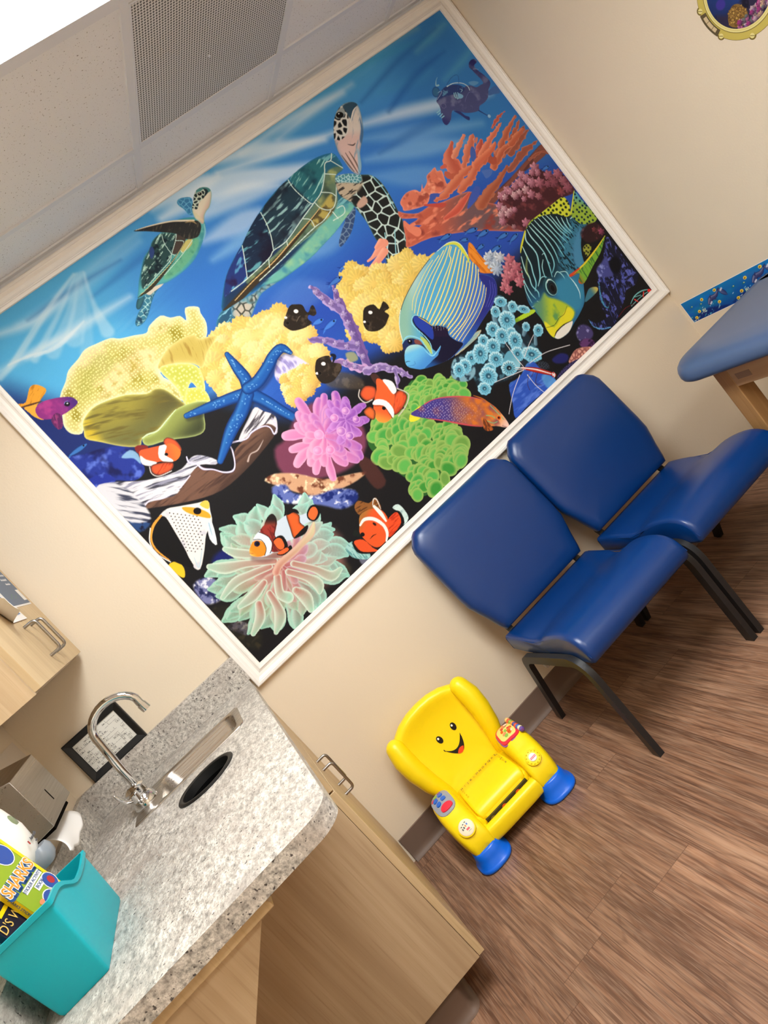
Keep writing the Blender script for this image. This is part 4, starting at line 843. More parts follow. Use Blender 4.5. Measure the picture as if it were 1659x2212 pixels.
("S",([(1019,526),(1041,597),(1072,680),(1089,754),(1107,813),(1124,844)],[37.8,41,45.3,37.8,23.7,9.7],(116,88,150)),{"hi":(178,154,206),"soft":2.2,"bump":12.9}),
("S",([(1019,526),(1041,597),(1072,680),(1089,754),(1107,813),(1124,844)],[20.8,22.5,24.9,20.8,13.1,5.3],(84,62,124)),{"soft":3.2,"bump":9.7,"a":0.5}),
("S",([(1081,760),(1066,824),(1059,862),(1052,890)],[37.5,32.1,26.8,13.9],(150,128,186)),{"hi":(196,176,220),"soft":2.1,"bump":12.8}),
("S",([(1081,760),(1066,824),(1059,862),(1052,890)],[20.6,17.7,14.7,7.7],(84,62,124)),{"soft":3.2,"bump":9.6,"a":0.5}),
("S",([(1038,619),(995,659),(964,703),(913,748)],[32.2,34.4,29,14],(140,116,178)),{"hi":(190,168,214),"soft":2.1,"bump":12.9}),
("S",([(1038,619),(995,659),(964,703),(913,748)],[17.7,18.9,16,7.7],(84,62,124)),{"soft":3.2,"bump":9.7,"a":0.5}),
("S",([(1007,536),(975,574),(955,607),(929,630)],[32.3,32.3,29,16.1],(190,150,196)),{"hi":(232,196,224),"soft":2.2,"bump":12.9}),
("S",([(1007,536),(975,574),(955,607),(929,630)],[17.8,17.8,16,8.9],(84,62,124)),{"soft":3.2,"bump":9.7,"a":0.5}),
("S",([(999,528),(1058,503),(1097,465),(1127,404)],[26.9,32.3,26.9,16.1],(164,140,192)),{"hi":(206,186,222),"soft":2.2,"bump":12.9}),
("S",([(999,528),(1058,503),(1097,465),(1127,404)],[14.8,17.7,14.8,8.9],(84,62,124)),{"soft":3.2,"bump":9.7,"a":0.5}),
("S",([(1094,461),(1083,429),(1059,407)],[19.7,16.4,9.9],(150,130,186)),{"hi":(196,180,216),"soft":2.2,"bump":13.2}),
("S",([(1094,461),(1083,429),(1059,407)],[10.8,9,5.4],(84,62,124)),{"soft":3.3,"bump":9.9,"a":0.5}),
("P",([(867,612),(927,585),(969,519),(948,488),(889,535),(851,578)],(84,72,58)),{"soft":15.9,"a":0.7,"tex":("noise",(120,104,80),21.2,0.5,0.7)}),
("P",([(986,626),(1016,610),(1010,580),(978,592)],(190,180,100)),{"soft":8.6,"a":0.7}),
("FL",(1054,865,11.1,(206,186,224),(120,96,160)),{"n":5,"seed":4}),
("FL",(1059,835,10.3,(206,186,224),(120,96,160)),{"n":5,"seed":1}),
("FL",(1073,799,11.2,(206,186,224),(120,96,160)),{"n":5,"seed":0}),
("FL",(1101,791,9.6,(206,186,224),(120,96,160)),{"n":5,"seed":2}),
("FL",(1083,739,11.3,(206,186,224),(120,96,160)),{"n":5,"seed":0}),
("FL",(1074,706,10.5,(206,186,224),(120,96,160)),{"n":5,"seed":0}),
("FL",(1058,664,11.3,(206,186,224),(120,96,160)),{"n":5,"seed":0}),
("FL",(1050,624,10.5,(206,186,224),(120,96,160)),{"n":5,"seed":4}),
("FL",(1033,576,10.5,(206,186,224),(120,96,160)),{"n":5,"seed":3}),
("FL",(955,709,10.3,(206,186,224),(120,96,160)),{"n":5,"seed":4}),
("FL",(982,676,10.3,(206,186,224),(120,96,160)),{"n":5,"seed":0}),
("FL",(1009,642,10.4,(206,186,224),(120,96,160)),{"n":5,"seed":2}),
("FL",(961,598,10.4,(206,186,224),(120,96,160)),{"n":5,"seed":4}),
("FL",(984,567,10.4,(206,186,224),(120,96,160)),{"n":5,"seed":2}),
("FL",(1045,506,10.6,(206,186,224),(120,96,160)),{"n":5,"seed":0}),
("FL",(1080,479,10.6,(206,186,224),(120,96,160)),{"n":5,"seed":2}),
("FL",(1109,429,9.9,(206,186,224),(120,96,160)),{"n":5,"seed":0}),
("FL",(1118,825,8.8,(206,186,224),(120,96,160)),{"n":5,"seed":0}),
("S",([(615,734),(632,772),(636,814),(641,877)],[47.9,44.9,39.9,19],(20,18,30)),{"soft":13,"a":0.35}),
("S",([(616,740),(660,737),(722,753),(765,772),(810,776),(824,745)],[44.9,45.9,42.9,39.9,34.9,18],(20,18,30)),{"soft":13,"a":0.35}),
("S",([(606,728),(547,750),(482,771),(387,799)],[45.9,41.9,36.9,19.9],(20,18,30)),{"soft":13,"a":0.35}),
("S",([(601,726),(540,691),(471,664),(369,608)],[47.8,48.8,44.8,21.9],(20,18,30)),{"soft":13,"a":0.35}),
("S",([(614,715),(636,665),(655,611),(680,541)],[48,44,40,30],(20,18,30)),{"soft":13,"a":0.35}),
("S",([(616,745),(633,783),(637,825),(642,888)],[47.9,44.9,39.9,18.9],(28,88,166)),{"hi":(64,136,200),"rim":(14,50,112),"soft":2.0}),
("E",(636,839,2.5,2,(118,176,222)),{"soft":1.5,"a":0.8,"rot":-38}),
("E",(620,760,2.5,2,(118,176,222)),{"soft":1.5,"a":0.8,"rot":-38}),
("E",(638,848,2.5,2,(118,176,222)),{"soft":1.5,"a":0.8,"rot":-38}),
("E",(640,864,2.5,2,(118,176,222)),{"soft":1.5,"a":0.8,"rot":-38}),
("E",(636,803,2.5,2,(118,176,222)),{"soft":1.5,"a":0.8,"rot":-38}),
("E",(636,812,2.5,2,(118,176,222)),{"soft":1.5,"a":0.8,"rot":-38}),
("E",(640,849,2.5,2,(118,176,222)),{"soft":1.5,"a":0.8,"rot":-38}),
("E",(632,816,2.5,2,(118,176,222)),{"soft":1.5,"a":0.8,"rot":-38}),
("E",(624,778,2.5,2,(118,176,222)),{"soft":1.5,"a":0.8,"rot":-38}),
("E",(642,856,2.5,2,(118,176,222)),{"soft":1.5,"a":0.8,"rot":-38}),
("E",(635,783,2.5,2,(118,176,222)),{"soft":1.5,"a":0.8,"rot":-38}),
("E",(621,745,2.5,2,(118,176,222)),{"soft":1.5,"a":0.8,"rot":-38}),
("E",(621,745,2.5,2,(118,176,222)),{"soft":1.5,"a":0.8,"rot":-38}),
("E",(639,814,2.5,2,(118,176,222)),{"soft":1.5,"a":0.8,"rot":-38}),
("E",(638,844,2.5,2,(118,176,222)),{"soft":1.5,"a":0.8,"rot":-38}),
("E",(618,763,2.5,2,(118,176,222)),{"soft":1.5,"a":0.8,"rot":-38}),
("E",(641,858,2.5,2,(118,176,222)),{"soft":1.5,"a":0.8,"rot":-38}),
("E",(617,739,2.5,2,(118,176,222)),{"soft":1.5,"a":0.8,"rot":-39}),
("E",(617,766,2.5,2,(118,176,222)),{"soft":1.5,"a":0.8,"rot":-38}),
("E",(642,862,2.5,2,(118,176,222)),{"soft":1.5,"a":0.8,"rot":-38}),
("E",(635,780,2.5,2,(118,176,222)),{"soft":1.5,"a":0.8,"rot":-38}),
("E",(625,778,2.5,2,(118,176,222)),{"soft":1.5,"a":0.8,"rot":-38}),
("E",(637,851,2.5,2,(118,176,222)),{"soft":1.5,"a":0.8,"rot":-38}),
("E",(622,746,2.5,2,(118,176,222)),{"soft":1.5,"a":0.8,"rot":-38}),
("E",(637,800,2.5,2,(118,176,222)),{"soft":1.5,"a":0.8,"rot":-38}),
("E",(641,860,2.5,2,(118,176,222)),{"soft":1.5,"a":0.8,"rot":-38}),
("S",([(607,739),(548,761),(482,781),(388,810)],[45.8,41.8,36.9,19.9],(28,88,166)),{"hi":(64,136,200),"rim":(14,50,112),"soft":2.0}),
("E",(520,767,2.5,2,(118,176,222)),{"soft":1.5,"a":0.8,"rot":-39}),
("E",(492,775,2.4,2,(118,176,222)),{"soft":1.5,"a":0.8,"rot":-39}),
("E",(417,797,2.4,1.9,(118,176,222)),{"soft":1.4,"a":0.8,"rot":-39}),
("E",(576,756,2.5,2,(118,176,222)),{"soft":1.5,"a":0.8,"rot":-39}),
("E",(524,771,2.5,2,(118,176,222)),{"soft":1.5,"a":0.8,"rot":-39}),
("E",(399,803,2.4,1.9,(118,176,222)),{"soft":1.4,"a":0.8,"rot":-39}),
("E",(520,772,2.5,2,(118,176,222)),{"soft":1.5,"a":0.8,"rot":-39}),
("E",(567,752,2.5,2,(118,176,222)),{"soft":1.5,"a":0.8,"rot":-39}),
("E",(408,810,2.4,1.9,(118,176,222)),{"soft":1.4,"a":0.8,"rot":-39}),
("E",(524,771,2.5,2,(118,176,222)),{"soft":1.5,"a":0.8,"rot":-39}),
("E",(493,783,2.4,1.9,(118,176,222)),{"soft":1.5,"a":0.8,"rot":-39}),
("E",(596,740,2.5,2,(118,176,222)),{"soft":1.5,"a":0.8,"rot":-39}),
("E",(553,756,2.5,2,(118,176,222)),{"soft":1.5,"a":0.8,"rot":-39}),
("E",(414,801,2.4,1.9,(118,176,222)),{"soft":1.4,"a":0.8,"rot":-39}),
("E",(414,798,2.4,1.9,(118,176,222)),{"soft":1.4,"a":0.8,"rot":-39}),
("E",(594,749,2.5,2,(118,176,222)),{"soft":1.5,"a":0.8,"rot":-39}),
("E",(483,782,2.4,1.9,(118,176,222)),{"soft":1.5,"a":0.8,"rot":-39}),
("E",(608,733,2.5,2,(118,176,222)),{"soft":1.5,"a":0.8,"rot":-39}),
("E",(485,782,2.4,1.9,(118,176,222)),{"soft":1.5,"a":0.8,"rot":-39}),
("E",(509,779,2.4,2,(118,176,222)),{"soft":1.5,"a":0.8,"rot":-39}),
("E",(504,782,2.4,2,(118,176,222)),{"soft":1.5,"a":0.8,"rot":-39}),
("E",(485,772,2.4,1.9,(118,176,222)),{"soft":1.5,"a":0.8,"rot":-39}),
("E",(567,759,2.5,2,(118,176,222)),{"soft":1.5,"a":0.8,"rot":-39}),
("E",(502,768,2.4,2,(118,176,222)),{"soft":1.5,"a":0.8,"rot":-39}),
("E",(576,753,2.5,2,(118,176,222)),{"soft":1.5,"a":0.8,"rot":-39}),
("E",(493,785,2.4,1.9,(118,176,222)),{"soft":1.5,"a":0.8,"rot":-39}),
("S",([(615,726),(637,677),(655,623),(681,553)],[47.9,43.9,39.9,30],(28,88,166)),{"hi":(64,136,200),"rim":(14,50,112),"soft":2.0}),
("E",(668,588,2.5,2,(118,176,222)),{"soft":1.5,"a":0.8,"rot":-39}),
("E",(657,621,2.5,2,(118,176,222)),{"soft":1.5,"a":0.8,"rot":-39}),
("E",(656,620,2.5,2,(118,176,222)),{"soft":1.5,"a":0.8,"rot":-39}),
("E",(645,653,2.5,2,(118,176,222)),{"soft":1.5,"a":0.8,"rot":-39}),
("E",(631,692,2.5,2,(118,176,222)),{"soft":1.5,"a":0.8,"rot":-39}),
("E",(653,628,2.5,2,(118,176,222)),{"soft":1.5,"a":0.8,"rot":-39}),
("E",(650,639,2.5,2,(118,176,222)),{"soft":1.5,"a":0.8,"rot":-39}),
("E",(637,673,2.5,2,(118,176,222)),{"soft":1.5,"a":0.8,"rot":-39}),
("E",(633,688,2.5,2,(118,176,222)),{"soft":1.5,"a":0.8,"rot":-39}),
("E",(649,641,2.5,2,(118,176,222)),{"soft":1.5,"a":0.8,"rot":-39}),
("E",(667,590,2.5,2,(118,176,222)),{"soft":1.5,"a":0.8,"rot":-39}),
("E",(656,622,2.5,2,(118,176,222)),{"soft":1.5,"a":0.8,"rot":-39}),
("E",(643,660,2.5,2,(118,176,222)),{"soft":1.5,"a":0.8,"rot":-39}),
("E",(642,662,2.5,2,(118,176,222)),{"soft":1.5,"a":0.8,"rot":-39}),
("E",(640,670,2.5,2,(118,176,222)),{"soft":1.5,"a":0.8,"rot":-39}),
("E",(658,616,2.5,2,(118,176,222)),{"soft":1.5,"a":0.8,"rot":-39}),
("E",(640,667,2.5,2,(118,176,222)),{"soft":1.5,"a":0.8,"rot":-39}),
("E",(653,630,2.5,2,(118,176,222)),{"soft":1.5,"a":0.8,"rot":-39}),
("E",(663,599,2.5,2,(118,176,222)),{"soft":1.5,"a":0.8,"rot":-39}),
("E",(637,674,2.5,2,(118,176,222)),{"soft":1.5,"a":0.8,"rot":-39}),
("E",(651,639,2.5,2,(118,176,222)),{"soft":1.5,"a":0.8,"rot":-39}),
("E",(640,669,2.5,2,(118,176,222)),{"soft":1.5,"a":0.8,"rot":-39}),
("E",(638,675,2.5,2,(118,176,222)),{"soft":1.5,"a":0.8,"rot":-39}),
("E",(679,556,2.6,2,(118,176,222)),{"soft":1.5,"a":0.8,"rot":-39}),
("E",(632,692,2.5,2,(118,176,222)),{"soft":1.5,"a":0.8,"rot":-39}),
("E",(660,609,2.5,2,(118,176,222)),{"soft":1.5,"a":0.8,"rot":-39}),
("S",([(602,737),(541,702),(471,675),(370,618)],[47.8,48.8,44.8,21.9],(28,88,166)),{"hi":(64,136,200),"rim":(14,50,112),"soft":2.0}),
("E",(491,681,2.5,2,(118,176,222)),{"soft":1.5,"a":0.8,"rot":-39}),
("E",(516,689,2.5,2,(118,176,222)),{"soft":1.5,"a":0.8,"rot":-39}),
("E",(512,692,2.5,2,(118,176,222)),{"soft":1.5,"a":0.8,"rot":-39}),
("E",(571,729,2.5,2,(118,176,222)),{"soft":1.5,"a":0.8,"rot":-39}),
("E",(478,688,2.4,2,(118,176,222)),{"soft":1.5,"a":0.8,"rot":-39}),
("E",(469,673,2.4,2,(118,176,222)),{"soft":1.5,"a":0.8,"rot":-39}),
("E",(537,694,2.5,2,(118,176,222)),{"soft":1.5,"a":0.8,"rot":-39}),
("E",(529,700,2.5,2,(118,176,222)),{"soft":1.5,"a":0.8,"rot":-39}),
("E",(430,653,2.4,2,(118,176,222)),{"soft":1.5,"a":0.8,"rot":-40}),
("E",(500,699,2.5,2,(118,176,222)),{"soft":1.5,"a":0.8,"rot":-39}),
("E",(478,683,2.5,2,(118,176,222)),{"soft":1.5,"a":0.8,"rot":-39}),
("E",(571,716,2.5,2,(118,176,222)),{"soft":1.5,"a":0.8,"rot":-39}),
("E",(525,703,2.5,2,(118,176,222)),{"soft":1.5,"a":0.8,"rot":-39}),
("E",(521,701,2.5,2,(118,176,222)),{"soft":1.5,"a":0.8,"rot":-39}),
("E",(527,691,2.5,2,(118,176,222)),{"soft":1.5,"a":0.8,"rot":-39}),
("E",(600,726,2.5,2,(118,176,222)),{"soft":1.5,"a":0.8,"rot":-39}),
("E",(474,673,2.5,2,(118,176,222)),{"soft":1.5,"a":0.8,"rot":-39}),
("E",(574,718,2.5,2,(118,176,222)),{"soft":1.5,"a":0.8,"rot":-39}),
("E",(601,735,2.5,2,(118,176,222)),{"soft":1.5,"a":0.8,"rot":-39}),
("E",(536,689,2.5,2,(118,176,222)),{"soft":1.5,"a":0.8,"rot":-39}),
("E",(585,728,2.5,2,(118,176,222)),{"soft":1.5,"a":0.8,"rot":-39}),
("E",(494,672,2.5,2,(118,176,222)),{"soft":1.5,"a":0.8,"rot":-39}),
("E",(516,695,2.5,2,(118,176,222)),{"soft":1.5,"a":0.8,"rot":-39}),
("E",(503,680,2.5,2,(118,176,222)),{"soft":1.5,"a":0.8,"rot":-39}),
("E",(456,670,2.4,2,(118,176,222)),{"soft":1.5,"a":0.8,"rot":-40}),
("E",(458,668,2.4,2,(118,176,222)),{"soft":1.5,"a":0.8,"rot":-40}),
("S",([(617,751),(661,748),(722,765),(766,783),(810,787),(825,756)],[44.9,45.9,42.9,39.9,34.9,17.9],(28,88,166)),{"hi":(64,136,200),"rim":(14,50,112),"soft":2.0}),
("E",(739,778,2.5,2,(118,176,222)),{"soft":1.5,"a":0.8,"rot":-38}),
("E",(826,752,2.6,2.1,(118,176,222)),{"soft":1.5,"a":0.8,"rot":-38}),
("E",(800,780,2.6,2,(118,176,222)),{"soft":1.5,"a":0.8,"rot":-38}),
("E",(624,745,2.5,2,(118,176,222)),{"soft":1.5,"a":0.8,"rot":-38}),
("E",(641,752,2.5,2,(118,176,222)),{"soft":1.5,"a":0.8,"rot":-38}),
("E",(741,778,2.5,2,(118,176,222)),{"soft":1.5,"a":0.8,"rot":-38}),
("E",(754,778,2.5,2,(118,176,222)),{"soft":1.5,"a":0.8,"rot":-38}),
("E",(623,755,2.5,2,(118,176,222)),{"soft":1.5,"a":0.8,"rot":-38}),
("E",(749,769,2.5,2,(118,176,222)),{"soft":1.5,"a":0.8,"rot":-38}),
("E",(792,790,2.6,2,(118,176,222)),{"soft":1.5,"a":0.8,"rot":-38}),
("E",(819,767,2.6,2.1,(118,176,222)),{"soft":1.5,"a":0.8,"rot":-38}),
("E",(785,790,2.6,2,(118,176,222)),{"soft":1.5,"a":0.8,"rot":-38}),
("E",(818,769,2.6,2.1,(118,176,222)),{"soft":1.5,"a":0.8,"rot":-38}),
("E",(718,758,2.5,2,(118,176,222)),{"soft":1.5,"a":0.8,"rot":-38}),
("E",(821,762,2.6,2.1,(118,176,222)),{"soft":1.5,"a":0.8,"rot":-38}),
("E",(781,781,2.6,2,(118,176,222)),{"soft":1.5,"a":0.8,"rot":-38}),
("E",(650,742,2.5,2,(118,176,222)),{"soft":1.5,"a":0.8,"rot":-38}),
("E",(794,785,2.6,2,(118,176,222)),{"soft":1.5,"a":0.8,"rot":-38}),
("E",(816,773,2.6,2.1,(118,176,222)),{"soft":1.5,"a":0.8,"rot":-38}),
("E",(823,760,2.6,2.1,(118,176,222)),{"soft":1.5,"a":0.8,"rot":-38}),
("E",(745,772,2.5,2,(118,176,222)),{"soft":1.5,"a":0.8,"rot":-38}),
("E",(627,752,2.5,2,(118,176,222)),{"soft":1.5,"a":0.8,"rot":-38}),
("E",(673,760,2.5,2,(118,176,222)),{"soft":1.5,"a":0.8,"rot":-38}),
("E",(640,743,2.5,2,(118,176,222)),{"soft":1.5,"a":0.8,"rot":-38}),
("E",(637,753,2.5,2,(118,176,222)),{"soft":1.5,"a":0.8,"rot":-38}),
("E",(771,787,2.5,2,(118,176,222)),{"soft":1.5,"a":0.8,"rot":-38}),
("P",([(875,848),(898,864),(940,886),(965,875),(980,860),(975,836),(981,827),(1002,838),(1012,834),(1002,806),(985,805),(975,818),(962,810),(964,788),(943,789),(920,794),(886,810),(875,834)],(40,32,26)),{"soft":2.1,"tex":("noise",(74,62,50),20.9,0.52,0.75)}),
("E",(945,857,8.8,7.1,(244,240,236)),{"rot":-37}),
("E",(899,862,5.7,4.5,(244,240,236)),{"rot":-37}),
("E",(891,843,7.2,7.2,(18,14,12)),{"rim":(70,60,50),"rot":-37}),
("P",([(1116,664),(1134,687),(1163,711),(1201,700),(1207,672),(1241,686),(1243,653),(1218,653),(1223,633),(1204,621),(1180,611),(1145,614),(1115,636)],(40,32,26)),{"soft":2.2,"tex":("noise",(74,62,50),21.9,0.52,0.75)}),
("E",(1170,684,8.2,6.5,(244,240,236)),{"rot":-37}),
("E",(1127,671,5.4,4.3,(244,240,236)),{"rot":-37}),
("E",(1133,658,7.6,7.6,(18,14,12)),{"rim":(70,60,50),"rot":-37}),
("P",([(844,637),(874,670),(896,675),(931,659),(924,634),(945,610),(935,592),(905,582),(873,579),(841,598)],(40,32,26)),{"soft":2.1,"tex":("noise",(74,62,50),21,0.52,0.75)}),
("E",(894,649,8.4,6.7,(244,240,236)),{"rot":-38}),
("E",(851,637,5.7,4.6,(244,240,236)),{"rot":-38}),
("E",(860,631,7.3,7.3,(18,14,12)),{"rim":(70,60,50),"rot":-38}),
("S",([(921,827),(938,834),(946,834)],[1.6,3.1,1.6],(110,98,84)),{"soft":2.1}),
("S",([(941,654),(946,644),(927,631)],[10.6,13.7,5.3],(20,24,40)),{"soft":2.6}),
("FISH",(956,784,1005,774,23.1,(70,126,214),(30,64,150),(10,14,30))),
("FISH",(970,741,1043,743,23.2,(70,126,214),(30,64,150),(10,14,30))),
("FISH",(1103,856,1172,852,21.3,(64,116,196),(30,60,140),(10,14,30))),
("P",([(1101,387),(1148,371),(1171,346),(1090,326),(1053,301),(1071,272),(1009,295)],(50,110,50)),{"soft":5.5}),
("P",([(1084,378),(1137,378),(1181,350),(1246,302),(1283,248),(1262,208),(1195,248),(1121,286),(1063,298),(1040,323)],(54,116,50)),{"soft":4.5,"save":"g1"}),
("SC",("g1",70,2,18.9,32.3,[(72,160,70),(82,172,78),(62,146,56),(94,176,80),(108,156,70)]),{"lo":(150,190,96),"flower":False}),
("P",([(883,356),(939,337),(1010,299),(1069,231),(1120,168),(1154,119),(1123,102),(1126,64),(1093,28),(1027,34),(951,20),(883,22),(834,51),(853,105),(835,175),(824,227),(818,300),(838,338)],(44,96,42)),{"soft":4.4,"save":"g2"}),
("SC",("g2",150,4,24.1,40.5,[(72,160,70),(82,172,78),(62,146,56),(94,176,80),(108,156,70)]),{"lo":(150,184,94),"flower":False}),
("P",([(600,530),(542,526),(507,443),(571,362),(663,310),(758,297),(832,338),(861,449),(788,556),(689,569)],(120,60,84)),{"soft":20.6}),
("P",([(441,466),(484,462),(546,410),(610,329),(703,276),(747,245),(667,252),(553,297),(506,351),(474,406)],(206,160,124)),{"soft":7.1,"tex":[("noise",(110,60,40),22.5,0.5,0.72),("noise",(246,222,180),18.4,0.55,0.75)]}),
("P",([(757,312),(791,269),(783,173),(737,171),(733,230)],(84,46,40)),{"soft":10.6,"a":0.8}),
("AN",(717,447,161.5,161.5,46,11,32.3,(206,110,166),(150,84,180),(232,150,186),(240,190,214)),{"a0":0,"a1":360,"l0":0.34,"l1":1,"knob":1.12,"inner":0.04,"hi":(240,178,206)}),
("AN",(820,443,93,93,22,5,25.4,(140,78,170),(150,86,180),(196,124,200),(214,168,222)),{"a0":0,"a1":360,"l0":0.4,"l1":1,"knob":1.15,"inner":0.05,"hi":(206,150,214)}),
("E",(704,464,18.6,17.7,(226,150,196)),{"rim":(226,176,214),"rw":0.3,"hi":(230,176,212),"rot":-40}),
("E",(661,423,17.5,16.6,(222,136,186)),{"rim":(226,176,214),"rw":0.3,"hi":(230,176,212),"rot":-40}),
("E",(777,420,17.8,16.9,(176,110,190)),{"rim":(226,176,214),"rw":0.3,"hi":(230,176,212),"rot":-39}),
("E",(841,466,14.8,14,(176,112,190)),{"rim":(226,176,214),"rw":0.3,"hi":(230,176,212),"rot":-39}),
("E",(790,473,15.7,14.9,(196,120,190)),{"rim":(226,176,214),"rw":0.3,"hi":(230,176,212),"rot":-39}),
("E",(851,417,13.8,13.1,(160,92,182)),{"rim":(226,176,214),"rw":0.3,"hi":(230,176,212),"rot":-39}),
("E",(698,395,16.6,15.8,(216,130,184)),{"rim":(226,176,214),"rw":0.3,"hi":(230,176,212),"rot":-40}),
("E",(790,386,15.8,15,(160,96,184)),{"rim":(226,176,214),"rw":0.3,"hi":(230,176,212),"rot":-40}),
("P",([(929,481),(963,489),(990,460),(967,432),(933,438),(922,460)],(238,92,48)),{"soft":2.1,"rim":(40,28,28),"rw":4.3}),
("S",([(936,491),(916,473),(920,442),(949,433)],4.3,(206,196,186)),{"soft":2.1}),
("P",([(1022,391),(1060,392),(1068,358),(1034,337),(990,330),(978,345)],(238,92,48)),{"soft":2.2,"rim":(40,28,28),"rw":4.4,"tex":("streak",(206,70,36),27,32.8,5.5,0.5,0.7)}),
("S",([(1055,403),(1075,359),(1039,333),(988,322)],4.4,(200,190,176)),{"soft":2.2}),
("P",([(1005,504),(1027,498),(1026,467),(1000,463)],(70,44,40)),{"soft":2.7}),
("P",([(1014,480),(1030,465),(1041,420),(1029,389),(996,361),(971,336),(933,335),(912,359),(921,394),(951,424),(988,450)],(240,96,46)),{"soft":2.2,"save":"cl2","g":(949,385,912,361,(248,150,60))}),
("P",([(1033,464),(1057,436),(1049,400),(1028,397),(1029,430)],(244,240,236)),{"soft":2.2}),
("P",([(938,418),(962,424),(989,395),(989,353),(967,330),(968,355),(968,389)],(244,240,236)),{"soft":2.2}),
("S",([(938,411),(965,387),(966,354),(962,330)],2.1,(50,34,34)),{"soft":1.6}),
("E",(963,380,7.6,7,(14,12,12)),{"rot":-39}),
("P",([(892,421),(923,421),(929,394),(904,372),(890,393)],(240,110,50)),{"soft":2.1,"rim":(30,24,24),"rw":4.3}),
("P",([(1655,617),(1688,650),(1698,636),(1695,598),(1698,557),(1708,518),(1704,498),(1689,498),(1646,531),(1655,560),(1644,588)],(232,142,48)),{"soft":1.3,"tex":("streak",(204,110,30),-86,39.8,4.6,0.5,0.7),"rim":(170,90,40),"rw":1.7}),
("P",([(1329,350),(1372,362),(1415,369),(1459,367),(1489,358),(1453,346),(1393,345)],(140,176,176)),{"soft":1.3,"tex":("streak",(190,204,170),-1,42.1,4.5,0.5,0.7),"rim":(220,170,120),"rw":1.6}),
("P",([(1641,692),(1611,703),(1566,704),(1508,699),(1442,685),(1375,664),(1308,638),(1251,604),(1219,567),(1198,529),(1178,491),(1153,464),(1146,440),(1163,416),(1189,394),(1240,373),(1291,357),(1332,353),(1378,354),(1440,361),(1508,380),(1568,395),(1624,409),(1662,441),(1678,476),(1664,506),(1638,533),(1654,545),(1648,588),(1650,614),(1658,647),(1655,673)],(84,166,208)),{"soft":1.6,"save":"ang","g":[(1479,582,1557,447,(70,110,190)),(1426,620,1393,683,(190,216,200)),(1342,567,1278,615,(136,184,164))]}),
("P",([(1635,530),(1661,508),(1678,476),(1662,440),(1624,409),(1568,395),(1506,378),(1440,361),(1378,354),(1430,385),(1512,409),(1576,433),(1621,471),(1625,499)],(42,48,130)),{"soft":7.9,"clip":"ang","g":(1549,414,1414,358,(44,90,170))}),
("S",([(1515,687),(1461,672),(1397,646),(1343,620),(1311,591)],2.6,(240,232,120)),{"rim":(226,196,150),"soft":1.1,"clip":"ang"}),
("S",([(1549,686),(1490,670),(1421,643),(1360,615),(1310,576)],2.9,(240,232,120)),{"rim":(226,196,150),"soft":1.1,"clip":"ang"}),
("S",([(1580,689),(1511,663),(1434,634),(1372,602),(1315,564)],3.2,(240,232,120)),{"rim":(226,196,150),"soft":1.1,"clip":"ang"}),
("S",([(1602,691),(1549,667),(1461,630),(1387,592),(1320,551)],3.6,(240,232,120)),{"rim":(226,196,150),"soft":1.1,"clip":"ang"}),
("S",([(1614,687),(1551,650),(1465,612),(1391,573),(1325,540)],4.2,(240,232,120)),{"rim":(226,196,150),"soft":1.1,"clip":"ang"}),
("S",([(1617,681),(1586,660),(1575,641),(1489,598),(1396,554),(1329,525)],4.2,(240,232,120)),{"rim":(226,196,150),"soft":1.1,"clip":"ang"}),
("S",([(1631,667),(1567,627),(1487,580),(1405,540),(1333,511)],4.9,(240,232,120)),{"rim":(226,196,150),"soft":1.1,"clip":"ang"}),
("S",([(1636,653),(1578,615),(1496,566),(1409,523),(1338,497)],4.9,(240,232,120)),{"rim":(226,196,150),"soft":1.1,"clip":"ang"}),
("S",([(1640,641),(1587,601),(1515,552),(1422,512),(1347,488)],4.9,(240,232,120)),{"rim":(226,196,150),"soft":1.1,"clip":"ang"}),
("S",([(1635,621),(1578,576),(1517,535),(1429,497),(1358,476)],4.9,(240,232,120)),{"rim":(226,196,150),"soft":1.2,"clip":"ang"}),
("S",([(1632,600),(1588,565),(1523,523),(1446,488),(1373,469)],4.9,(240,232,120)),{"rim":(226,196,150),"soft":1.2,"clip":"ang"}),
("S",([(1640,589),(1591,551),(1530,510),(1445,471),(1377,454)],4.9,(240,232,120)),{"rim":(226,196,150),"soft":1.2,"clip":"ang"}),
("S",([(1650,581),(1605,542),(1539,496),(1449,456),(1375,442)],4.6,(240,232,120)),{"rim":(226,196,150),"soft":1.2,"clip":"ang"}),
("S",([(1655,570),(1619,532),(1545,483),(1458,442),(1371,426)],4.3,(240,232,120)),{"rim":(226,196,150),"soft":1.2,"clip":"ang"}),
("S",([(1648,546),(1610,507),(1546,467),(1465,429),(1373,413)],4,(240,232,120)),{"rim":(226,196,150),"soft":1.2,"clip":"ang"}),
("S",([(1624,500),(1578,467),(1504,432),(1375,399)],3.6,(240,232,120)),{"rim":(226,196,150),"soft":1.2,"clip":"ang"}),
("S",([(1625,484),(1573,447),(1499,417),(1382,386)],3,(240,232,120)),{"rim":(226,196,150),"soft":1.2,"clip":"ang"}),
("S",([(1626,471),(1579,435),(1506,404),(1391,375)],2.3,(240,232,120)),{"rim":(226,196,150),"soft":1.2,"clip":"ang"}),
("S",([(1657,484),(1625,445),(1569,415)],1.7,(90,90,190)),{"soft":1,"clip":"ang"}),
("S",([(1661,473),(1632,435),(1577,409)],1.7,(90,90,190)),{"soft":1,"clip":"ang"}),
("S",([(1663,460),(1638,427),(1585,403)],1.7,(90,90,190)),{"soft":1,"clip":"ang"}),
